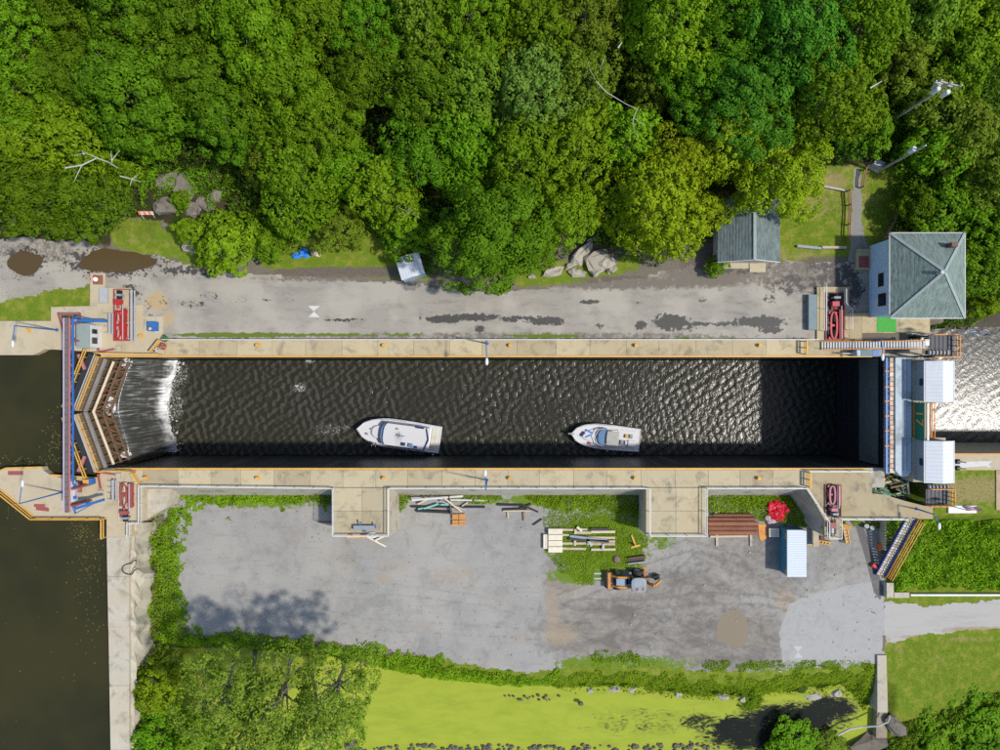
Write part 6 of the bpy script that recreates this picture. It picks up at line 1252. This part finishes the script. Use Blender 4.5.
def trunk(seed, LB, z0, r0):
    rr = random.Random(seed); mb = MB(); top = LB[0][0]; k = Vector((rr.uniform(-.3,.3), rr.uniform(-.3,.3), z0*.8)); mb.path([(0,0,-1.2), (0,0,0), k, Vector(top)], r0, 8, r0*.35)
    for c, rx, rz in LB[1:]:
        e = Vector(c); m = k.lerp(Vector(top), rr.uniform(-.05,.75)); mid = m.lerp(e, .5)+Vector((rr.uniform(-.3,.3), rr.uniform(-.3,.3), .3)); mb.path([m, mid, e], r0*.42, 6, r0*.12)
        for j in range(3): t_ = mid.lerp(e, rr.uniform(.2,1)); mb.path([t_, t_+Vector((rr.uniform(-1,1)*rx, rr.uniform(-1,1)*rx, rr.uniform(.1,.7)*rz))], r0*.14, 5, r0*.05)
    return mb.mesh('trunk')
VAR = {}
for nm, args in dict(big_a=(1, 5.2, 7.0, 4.2, 12, .66, 72, .27), big_b=(2, 5.0, 6.6, 4.6, 11, .58, 60, .26), big_c=(3, 4.8, 7.6, 4.0, 10, .78, 100, .28), mid_a=(4, 3.8, 5.2, 3.0, 10, .54, 56, .24), mid_b=(5, 3.6, 5.6, 3.0, 9, .48, 50, .23), feather_a=(6, 4.2, 6.0, 3.2, 12, .38, 22, .27), feather_b=(7, 3.6, 5.4, 2.8, 11, .36, 20, .26), small_a=(8, 2.5, 3.4, 1.0, 6, .4, 34, .25), small_b=(9, 2.3, 2.8, .7, 7, .36, 30, .23)).items():
    me_, LB_ = crown(*args, fill=.3, droop=.35 if nm.startswith('feather') else .1); VAR[nm] = (me_, trunk(args[0], LB_, args[3], .3 if args[1] > 4 else .2 if args[1] > 3 else .1), args)
sp1, LBs = crown(31, 4.6, 6.0, 11.0, 10, .6, 32, .24, fill=.05); VAR['sparse_a'] = (sp1, trunk(31, LBs, 11.0, .3), (31, 4.6, 6.0, 11.0)); sp2, LBs = crown(32, 4.0, 6.5, 10.5, 9, .56, 30, .23, fill=.05); VAR['sparse_b'] = (sp2, trunk(32, LBs, 10.5, .28), (32, 4.0, 6.5, 10.5))
NT_ = [0]
def tree(px, py, rpx, var, mat, label, group='trees of the wooded hillside', name='broadleaf_tree', zbase=None, base=None, hs=1.0, lean=None):
    me_, tr_, a = VAR[var]; Rx, Hc, z0 = a[1], a[2], a[3]; z = 7.0 if zbase is None else zbase+(5 if base is None else 14.5)
    for _ in range(4):
        x_, y_ = X(px, z), Y(py, z); g = hz1(x_, y_) if zbase is None else zbase; s_ = rpx*(H-z)/F/Rx; z = g+(z0+Hc*.5)*s_*hs if base is None else zbase+14.5
    i = NT_[0]; NT_[0] += 1; rr = random.Random(i*7+3); rz = rr.uniform(0, 6.28)
    t_ = bpy.data.objects.new(name, None); COL.objects.link(t_); t_.location = (x_, y_, g) if base is None else base; t_.rotation_euler = (0, 0, rz); e_ = rr.uniform(.88,1.14); s_ *= 1.06; t_.scale = (s_*e_, s_/e_, s_*hs*rr.uniform(.93,1.07)); tag(t_, label, 'tree' if name.endswith('tree') else 'bush', group)
    if base is not None:                                          # a leaning tree: rooted at base, crown centre over (x_, y_)
        top = Vector((x_, y_, z)); d = top-Vector(base); q = Vector((0,0,1)).rotation_difference(d.normalized()); t_.scale.z = d.length/(z0+Hc*.5); t_.rotation_mode = 'QUATERNION'; t_.rotation_quaternion = q @ Quaternion((0,0,1), rz)
    c = bpy.data.objects.new('crown', me_); COL.objects.link(c); c.parent = t_
    if not me_.materials: me_.materials.append(LM['mid'])
    c.material_slots[0].link = 'OBJECT'; c.material_slots[0].material = LM[mat]
    k = bpy.data.objects.new('trunk', tr_); COL.objects.link(k); k.parent = t_
    if not tr_.materials: tr_.materials.append(M['bark'])
    return t_
TR = [ # px, py, radius, variant, leaves, label
 (18,22,44,'big_b','mid','mid green tree in the top west corner of the wood'),(70,14,42,'big_a','dark','dark green tree on the top edge beside the west corner tree'),(128,10,44,'big_c','dark','dark clumpy tree on the top edge above the dead white branch'),
 (188,14,48,'big_a','dark','broad dark tree on the top edge, fourth from the west'),(252,22,50,'big_c','mid','bright clumpy tree on the top edge over the blue tarpaulin'),(318,12,40,'big_b','mid','rounded green tree on the top edge, sixth from the west'),
 (368,14,40,'big_b','dark','shaded dark tree on the top edge above the white metal shed'),(420,16,42,'feather_a','olive','olive feathery tree on the top edge, eighth from the west'),(472,10,42,'big_b','mid','green tree on the top edge above the big roadside tree'),
 (528,14,42,'feather_a','mid','feathery green tree on the top edge near the middle'),(585,12,38,'mid_a','olive','olive tree on the top edge west of the drooping lime tree'),(668,14,48,'feather_a','lime','drooping lime green tree on the top edge'),
 (735,8,42,'big_b','dark','dark tree on the top edge east of the drooping lime tree'),(795,24,56,'big_b','blue','large blue green tree on the top edge above the shed'),(862,22,46,'feather_a','mid','feathery green tree on the top edge above the utility poles'),
 (925,18,34,'small_a','olive','olive shrub on the top edge east of the bare earth'),(985,20,36,'small_b','lime','lime shrub in the top east corner'),
 (12,88,44,'mid_a','mid','green tree on the west edge of the photo below the corner tree'),(66,72,40,'big_b','dark','dark tree second in from the west edge'),(132,92,50,'big_c','dark','dense dark tree above the dead white branch'),(205,72,50,'big_a','dark','large dark round tree left of the bright clumpy tree'),
 (222,108,38,'big_c','dark','dark tree just above the hillside rocks'),(285,84,46,'big_c','mid','bright green round tree in the middle of the western wood'),(322,118,38,'big_b','mid','green tree below the bright round tree'),(362,76,36,'big_b','dark','dark narrow tree in the shaded gap of the wood'),
 (420,84,42,'mid_a','dark','dark green tree in the centre of the wood'),(472,72,42,'feather_a','olive','olive green feathery tree in the centre of the wood'),(530,92,46,'feather_a','pale','pale spotted feathery tree in the middle of the wood'),(583,70,34,'feather_b','olive','thin grey olive tree with bare twigs'),
 (652,84,26,'feather_b','olive','small olive tree under the drooping lime tree'),(705,82,40,'big_b','dark','deep green tree in the shaded hollow'),(758,92,48,'big_a','blue','blue green tree above the yellow green shed tree'),(822,92,50,'feather_a','mid','large feathery tree beside the taller utility pole'),
 (868,128,26,'small_a','mid','leafy bush at the foot of the taller utility pole'),(28,138,38,'mid_b','lime','lime green bushy tree at the west edge'),(76,140,38,'feather_b','lime','lime green tree under the dead white branch'),(108,168,24,'small_a','lime','light green bush between the dead branch and the rocks'),
 (146,134,26,'feather_b','mid','green tree above the pinkish rock face'),(36,198,40,'mid_a','dark','dark tree leaning over the road above the small puddle'),(92,200,38,'mid_b','dark','dark tree at the road above the large puddle'),(274,164,30,'mid_b','olive','olive tree behind the bright roadside tree'),
 (300,178,44,'feather_a','mid','wide green tree above the blue tarpaulin'),(345,168,30,'feather_b','mid','small green tree east of the wide tree'),(384,190,34,'feather_b','lime','lime tree behind the white metal shed'),(425,150,40,'mid_a','dark','dark tree above the white metal shed'),
 (410,228,28,'small_a','mid','bush hanging over the white metal shed'),(470,142,42,'feather_a','mid','green tree above the big roadside tree'),(520,158,44,'feather_a','mid','tall feathery tree north east of the big roadside tree'),(576,146,38,'feather_b','lime','lime tree west of the bare trunk'),
 (566,214,30,'mid_b','lime','bright lime bush above the roadside outcrop'),(630,140,32,'feather_b','lime','lime tree above the yellow green roadside tree'),(724,142,36,'feather_b','yellow','yellow green tree behind the shed'),(676,168,34,'feather_b','yellow','yellow tinted tree north of the roadside tree'),
 (650,208,46,'feather_a','yellow','broad yellow green tree over the road east of the outcrop'),(706,212,26,'small_a','yellow','small yellow green tree beside the shed wall'),(780,178,40,'mid_a','yellow','yellow green tree overhanging the shed roof'),
 (226,246,32,'small_a','lime','bright green round tree standing at the road edge'),(490,232,50,'big_c','dark','big dark green roadside tree in the middle of the road edge'),(530,235,30,'mid_b','mid','green tree pressed against the big roadside tree'),
 (190,232,15,'small_b','lime','small light bush between the rocks and the roadside tree'),(180,200,9,'small_b','mid','little bush growing in the hillside rocks'),(930,96,34,'small_b','olive','olive shrub behind the cross arms'),(965,130,36,'small_a','olive','grey olive shrub at the east edge'),
 (932,146,30,'small_b','mid','dark green bush between the two utility poles'),(915,205,22,'small_a','dark','dark bush behind the lock house fence'),(945,205,30,'small_b','mid','green bush above the lock house roof'),(985,185,30,'small_a','olive','olive bush on the east edge above the house'),
 (990,225,28,'small_b','mid','green bush on the east edge beside the house'),(982,265,26,'small_b','mid','round bush on the bank east of the lock house'),(990,300,18,'small_a','lime','small light bush at the edge of the tail water'),(900,60,30,'small_a','olive','olive shrub below the bare earth'),(955,55,36,'small_b','mid','green shrub thicket near the top east corner'),
 (715,268,10,'small_b','mid','small fern like bush at the corner of the shed'),(852,140,20,'small_b','blue','blue green bush above the lawn path'),
 (340,225,24,'small_b','olive','low olive bush near the blue tarpaulin'),(268,240,20,'small_b','mid','low bush beside the bright roadside tree')]
for a in TR: tree(*a, name='bush' if (' bush' in a[5] or 'shrub' in a[5]) else 'broadleaf_tree')
# trees on the pond bank, rooted at the yard edge and leaning out over the pond
ZB = -5.0
for (bx, by, cx, cy, r_, var, mt, lab) in ((238,650,222,698,44,'sparse_a','pond','thin leaved tree leaning over the pond nearest the pool wall'),(293,650,276,706,46,'sparse_b','pond','tall forked tree leaning over the middle of the pond thicket'),(346,664,338,690,40,'sparse_a','pond','easternmost leaning tree over the bright duckweed'),(255,655,246,742,40,'sparse_b','pale','pale leaved tree at the bottom edge of the pond thicket'),(310,660,318,738,38,'sparse_a','pond','olive tree at the bottom edge beside the duckweed')):
    tree(cx, cy, r_, var, mt, lab, 'trees leaning over the duckweed pond', 'pond_side_tree', ZB, tuple(V(bx, by, ZB)))
for a in ((152,690,26,'small_a','lime','yellow green bush on the pool wall edge above the bottom'),(158,735,26,'small_b','mid','green bush at the bottom beside the pool wall'),(196,742,28,'small_a','mid','bright green bush at the bottom edge of the thicket'),(165,665,16,'small_b','olive','olive bush where the vines meet the thicket')): tree(*a, group='bushes by the pool wall', name='bush', zbase=-5.0)
for a in ((792,742,26,'small_a','mid','green bush at the bottom edge beside the open pond water'),(828,750,18,'small_b','olive','small bush at the bottom edge near the outlet rock'),(752,700,10,'small_b','mid','little bush on the bank above the open water'),(940,742,30,'small_b','mid','dense green bush at the bottom right'),(985,725,34,'small_a','mid','large green bush in the bottom east corner'),(975,752,34,'small_b','dark','dark bush on the bottom edge in the east corner'),(905,748,16,'small_b','lime','small light bush beside the dark outlet rocks')): tree(*a, group='bushes by the pond outlet', name='bush', zbase=-6.3, hs=.4)

# ---- ground cover: weeds, vines, undergrowth (nobody could count them)
def cover(name, polys, dens, leaf, h_, mat, label, seed, lump=1.2, fz=None, edge=1.2, tall=0.0):
    r_ = np.random.default_rng(seed); P = []
    for q, z in polys:
        o = poly(q, z); xs = np.array(o); x0, y0 = xs.min(0); x1, y1 = xs.max(0); n = int((x1-x0)*(y1-y0)*dens); x_ = r_.uniform(x0, x1, n); y_ = r_.uniform(y0, y1, n)
        d = sdist(x_, y_, o)+(fbm(x_*.8, y_*.8, seed, 3)-.45)*edge*2; k = d > 0; P.append(np.stack([x_[k], y_[k], np.clip(d[k]/edge, 0, 1)], 1))
    P = np.concatenate(P); x_, y_, e = P.T; g = hz(x_, y_) if fz is None else np.full(x_.shape, fz); hh = h_*(.4+1.2*fbm(x_*lump, y_*lump, seed+5, 3)**1.2)*(.25+.75*e)
    u = r_.random(len(x_))**.38; z = g+.03+hh*u; s_ = .22
    gx_ = fbm((x_+s_)*lump, y_*lump, seed+5, 3)-fbm((x_-s_)*lump, y_*lump, seed+5, 3); gy_ = fbm(x_*lump, (y_+s_)*lump, seed+5, 3)-fbm(x_*lump, (y_-s_)*lump, seed+5, 3)
    N_ = np.stack([-gx_*h_*4, -gy_*h_*4, np.full(x_.shape, .8)], 1)+r_.normal(size=(len(x_), 3))*.33
    v, f = leaf_quads(np.stack([x_, y_, z], 1), N_, leaf, r_, .5); return tag(link(name, nmesh(name, v, f), LM[mat]), label, kind='stuff')
cover('vines', [([(143,490),(210,491),(332,491),(332,502),(290,503),(282,512),(270,502),(240,503),(228,512),(215,502),(192,506),(188,520),(180,540),(179,600),(184,628),(230,634),(300,638),(380,648),(430,660),(480,671),(530,678),(560,672),(560,692),(520,694),(470,692),(430,688),(400,678),(350,667),(300,658),(240,652),(190,650),(160,652),(148,640),(146,610),(142,580),(148,545),(158,525),(170,515),(182,505),(172,496)], -4.4)], 80, .3, .55, 'weed', 'bright green vines and weeds framing the gravel yard', 5, edge=2.0)
cover('bank_weeds', [([(540,676),(600,668),(650,672),(700,678),(760,676),(820,672),(875,666),(875,730),(858,712),(845,690),(800,698),(760,708),(700,708),(640,697),(560,696)], -5.0), ([(590,655),(625,650),(640,664),(600,668)], -4.5), ([(700,660),(860,662),(872,668),(700,672)], -4.5)], 95, .22, .4, 'weed', 'green weeds on the bank between the yard and the pond', 8, edge=1.9)
cover('wall_weeds', [([(391,492),(412,493),(410,500),(402,512),(392,516)], -4.5), ([(412,492),(500,494),(505,500),(480,504),(440,499)], -4.5), ([(515,491),(560,491),(645,491),(643,520),(600,510),(548,512),(540,505)], -4.5), ([(706,493),(800,496),(812,512),(820,528),(800,528),(780,522),(706,512)], -4.5), ([(840,520),(884,520),(884,530),(862,526)], -4.5)], 110, .24, .5, 'weed', 'green weeds along the foot of the yard side wall', 12, edge=.8)
cover('yard_grass', [([(543,505),(640,505),(648,525),(645,560),(640,575),(600,570),(590,585),(570,582),(556,560),(545,545)], -4.5)], 110, .17, .2, 'weed', 'short rough grass around the timber rows', 14, edge=2.0)
cover('scrub', [([(886,520),(914,519),(1010,517),(1060,517),(1060,591),(893,591),(890,574),(884,560)], -3.9)], 110, .3, 1.7, 'weed', 'dense bright green scrub below the small lawn', 16, .55)
cover('slope_scrub', [([(930,712),(1000,690),(1060,680),(1060,800),(700,800),(880,756),(900,722)], -5.5)], 90, .3, 1.0, 'bush', 'dense green scrub on the slope at the bottom east corner', 18, .8)
cover('undergrowth', [([(-60,-40),(1060,-40),(1060,320),(968,320),(968,232),(905,232),(902,166),(845,160),(780,172),(712,190),(705,240),(660,262),(630,262),(585,235),(565,262),(540,262),(430,275),(410,240),(330,225),(255,262),(235,240),(228,205),(222,172),(150,166),(138,200),(110,225),(-60,235)], 2.5)], 34, .40, 3.4, 'under', 'shaded leafy undergrowth below the hillside trees', 20, .5)
cover('east_scrub', [([(905,20),(1060,20),(1060,320),(968,318),(968,232),(915,225),(905,150),(890,100)], 1.5)], 50, .3, 1.4, 'bush', 'olive scrub on the slope around the utility poles', 22, .6)
cover('lawn_grass', [([(772,180),(800,196),(845,195),(845,246),(782,246)], 0), ([(862,180),(900,180),(885,240),(862,250)], 0), ([(892,640),(1060,634),(1060,700),(905,725),(892,700)], -4.6), ([(957,472),(995,472),(995,508),(957,506)], 0), ([(-40,290),(88,286),(88,319),(-40,319)], -.2)], 24, .1, .07, 'olive', 'short mown grass on the lawns', 24, edge=.3)
cover('tall_weeds', [([(150,500),(330,494),(330,500),(190,505),(178,560),(182,630),(300,640),(430,664),(540,680),(560,690),(430,684),(300,655),(170,648),(150,600),(150,545)], -4.2), ([(895,525),(1060,520),(1060,588),(896,588)], -3.6), ([(560,686),(700,692),(800,690),(870,680),(870,700),(800,700),(700,704),(560,696)], -5.0)], 14, .3, 1.5, 'lime', 'taller yellowish weed tops standing out of the green cover', 30, 1.6, edge=1.0)
cover('dry_stems', [([(150,560),(160,545),(160,640),(150,640)], -4.0), ([(930,570),(945,568),(948,585),(932,586)], -3.6), ([(985,540),(1000,538),(1000,550),(986,552)], -3.6), ([(650,694),(668,692),(668,700),(650,700)], -5.0), ([(410,494),(440,493),(440,499),(412,500)], -4.3), ([(150,690),(168,680),(170,715),(152,720)], -4.5)], 45, .22, 1.3, 'float', 'dry brownish stems among the green weeds', 32, 1.2, edge=.8)
cover('rock_shrubs', [([(140,166),(225,166),(232,205),(215,215),(205,200),(190,215),(178,222),(172,200),(158,198),(140,205)], .8)], 42, .3, 1.1, 'mid', 'low green shrubs among the hillside rocks', 28, .5, edge=1.6)
cover('yard_sprigs', [([(344,566),(349,566),(349,571),(344,571)], -4.5), ([(352,559),(356,559),(356,563),(352,563)], -4.5), ([(362,568),(364,568),(364,571),(362,571)], -4.5), ([(654,528),(680,530),(676,548),(656,552)], -4.5), ([(600,650),(660,656),(655,668),(590,668)], -4.5), ([(740,662),(870,660),(872,668),(740,672)], -4.5)], 40, .16, .15, 'weed', 'small green weed sprigs on the gravel', 26, edge=.5)
r_ = np.random.default_rng(9); mb = MB(); rr = random.Random(6)
for k in range(620):
    p = (rr.uniform(185, 880), rr.uniform(505, 660)); s_ = rr.uniform(.05, .13) if rr.random() < .93 else rr.uniform(.14, .24); mb.ell(YV(p[0], p[1], .02), s_, s_*rr.uniform(.6,1), s_*.6, 5, 3, .2, rr)
tag(link('loose_stones', mb.mesh('loose_stones'), plain('gravel_stones', (.30,.28,.25), .9, .3)), 'loose stones scattered over the gravel yard', kind='stuff')
# fallen leaves and algae on the pool
r_ = np.random.default_rng(3); x_ = []; 
for cx, cy, sx_, sy_, n in ((55,445,6,18,150),(88,560,9,40,200),(80,525,6,8,60),(30,462,16,4,70),(50,640,40,70,30),(8,505,6,12,25)): x_.append(np.stack([X(r_.normal(cx, sx_, n), -1), Y(r_.normal(cy, sy_, n), -1), np.full(n, -.985)+r_.uniform(0,.01,n)], 1))
P = np.concatenate(x_); P = P[(P[:,0] < X(104,-1)) & ~in_poly(P[:,0], P[:,1], poly([(-10,466),(102,466),(102,520),(36,521),(-10,492)], 0)) & (P[:,1] < 2.0)]
v, f = leaf_quads(P, np.tile([0,0,1.], (len(P),1))+r_.normal(size=P.shape)*.02, .2, r_); tag(link('floating_leaves', nmesh('floating_leaves', v, f), LM['float']), 'yellowish leaves floating on the upper pool', kind='stuff')
# ---- crew member on the larger boat
def person(loc, ang, label):
    J = [(0,0,.95,.15),(0,0,1.2,.155),(0,0,1.42,.14),(0,0,1.52,.06),(0,.01,1.66,.105),(0,.12,.92,.1),(0.05,.14,.5,.075),(0,.14,.06,.055),(.14,.14,.03,.045),(0,-.12,.92,.1),(0.05,-.14,.5,.075),(0,-.14,.06,.055),(.14,-.14,.03,.045),(0,.21,1.4,.07),(.06,.3,1.14,.05),(.28,.26,1.02,.04),(.37,.25,1.02,.035),(0,-.21,1.4,.07),(.06,-.3,1.14,.05),(.28,-.26,1.02,.04),(.37,-.25,1.02,.035)]
    E = [(0,1),(1,2),(2,3),(3,4),(0,5),(5,6),(6,7),(7,8),(0,9),(9,10),(10,11),(11,12),(2,13),(13,14),(14,15),(15,16),(2,17),(17,18),(18,19),(19,20)]
    for s_, i0 in ((1,15),(-1,19)):
        for k in range(4): J.append((.45+.01*(k % 2), s_*.25+(k-1.5)*.022, 1.0, .01)); E.append((i0+1, len(J)-1))
        J.append((.36, s_*.25-s_*.06, 1.0, .011)); E.append((i0, len(J)-1))
    me = bpy.data.meshes.new('body'); me.from_pydata([j[:3] for j in J], E, []); o = bpy.data.objects.new('person_tmp', me); COL.objects.link(o)
    md = o.modifiers.new('skin', 'SKIN'); sv = me.skin_vertices[0].data
    for i, j in enumerate(J): sv[i].radius = (j[3], j[3]); sv[i].use_root = i == 0
    o.modifiers.new('sub', 'SUBSURF').levels = 1; bpy.context.view_layer.update()
    bme = bpy.data.meshes.new_from_object(o.evaluated_get(bpy.context.evaluated_depsgraph_get())); bpy.data.objects.remove(o); bme.materials.clear()
    t_ = thing('person', label, 'person', loc); t_.rotation_euler.z = ang; b = link('body', bme, None, t_)
    for m in (M['skin'], M['navy'], M['bluetarp']): bme.materials.append(m)
    for p in bme.polygons: c = p.center; p.material_index = 0 if (c.z > 1.5 or c.x > .2) and c.z > .3 else 1 if c.z < .95 else 2
    mb = MB(); mb.loft([[(r_*math.cos(q)*.8, r_*math.sin(q)*1.15, z) for q in [6.283*i/12 for i in range(12)]] for r_, z in ((.17,1.0),(.19,1.2),(.185,1.42),(.12,1.47))]); part('life_vest', mb, M['orange'], t_, False)
    mb = MB(); mb.ell((-.015,.01,1.71), .105, .1, .09, 10, 6); part('hair', mb, M['brownwood'], t_, False, True)
    mb = MB(); mb.ell((.1,.01,1.655), .025, .02, .03, 6, 4); part('nose', mb, M['skin'], t_, False, True)
t_, ang_, p_, Lb_, fb_ = b1
q_ = Matrix.Rotation(ang_, 3, 'Z') @ Vector((Lb_*.235, -4.1*.40, 0)); person((p_.x+q_.x, p_.y+q_.y, ZW+fb_+.1), ang_-math.pi/2, 'person in an orange vest standing on the side deck of the larger boat')
# ---- dead branches and bare stems in the canopy
def deadwood(pts, z, r0, label, branches, name='dead_branch'):
    mb = MB(); mb.path([V(a, b, z+(c if len(p) > 2 else 0)) for p in pts for a, b, c in [(p[0], p[1], p[2] if len(p) > 2 else 0)]], r0, 6, r0*.4)
    for br in branches: mb.path([V(a, b, z+.1) for a, b in br], r0*.6, 5, r0*.2)
    solo(name, mb, M['deadwood'], label, 'branch')
deadwood([(65,168),(82,165),(97,158),(108,162),(118,168)], 11.5, .085, 'bleached white dead branch showing in the western tree tops', [[(97,158),(86,153),(75,155)],[(82,165),(77,175),(74,182)],[(112,163),(111,151)],[(112,160),(120,150)],[(84,155),(82,150)]])
deadwood([(120,176),(132,179),(141,182)], 8.5, .08, 'small grey dead twig above the hillside rocks', [[(132,179),(130,186)],[(132,179),(138,175)]])
deadwood([(597,82),(606,92),(616,98),(626,104),(637,109)], 11.5, .06, 'bare grey trunk leaning through the thin olive tree', [[(588,62),(590,70),(597,82)],[(604,58),(600,70)],[(637,109),(633,120),(634,130),(639,138)],[(633,118),(637,120),(645,126)]], 'dead_branch')
deadwood([(618,48),(622,42)], 12, .1, 'short bare stub near the drooping lime tree', [])
deadwood([(870,88),(882,81)], 12, .1, 'pale stub showing above the taller utility pole', [])
deadwood([(398,222),(408,212),(412,200)], 6.5, .05, 'bare twigs above the white metal shed', [[(408,212),(396,206)],[(408,212),(418,208)],[(408,212),(420,218)],[(408,212),(402,200)]])
deadwood([(966,120),(972,112)], 4, .05, 'grey bare twigs in the eastern scrub', [[(968,118),(962,112)],[(968,116),(975,118)],[(966,120),(960,122)]])
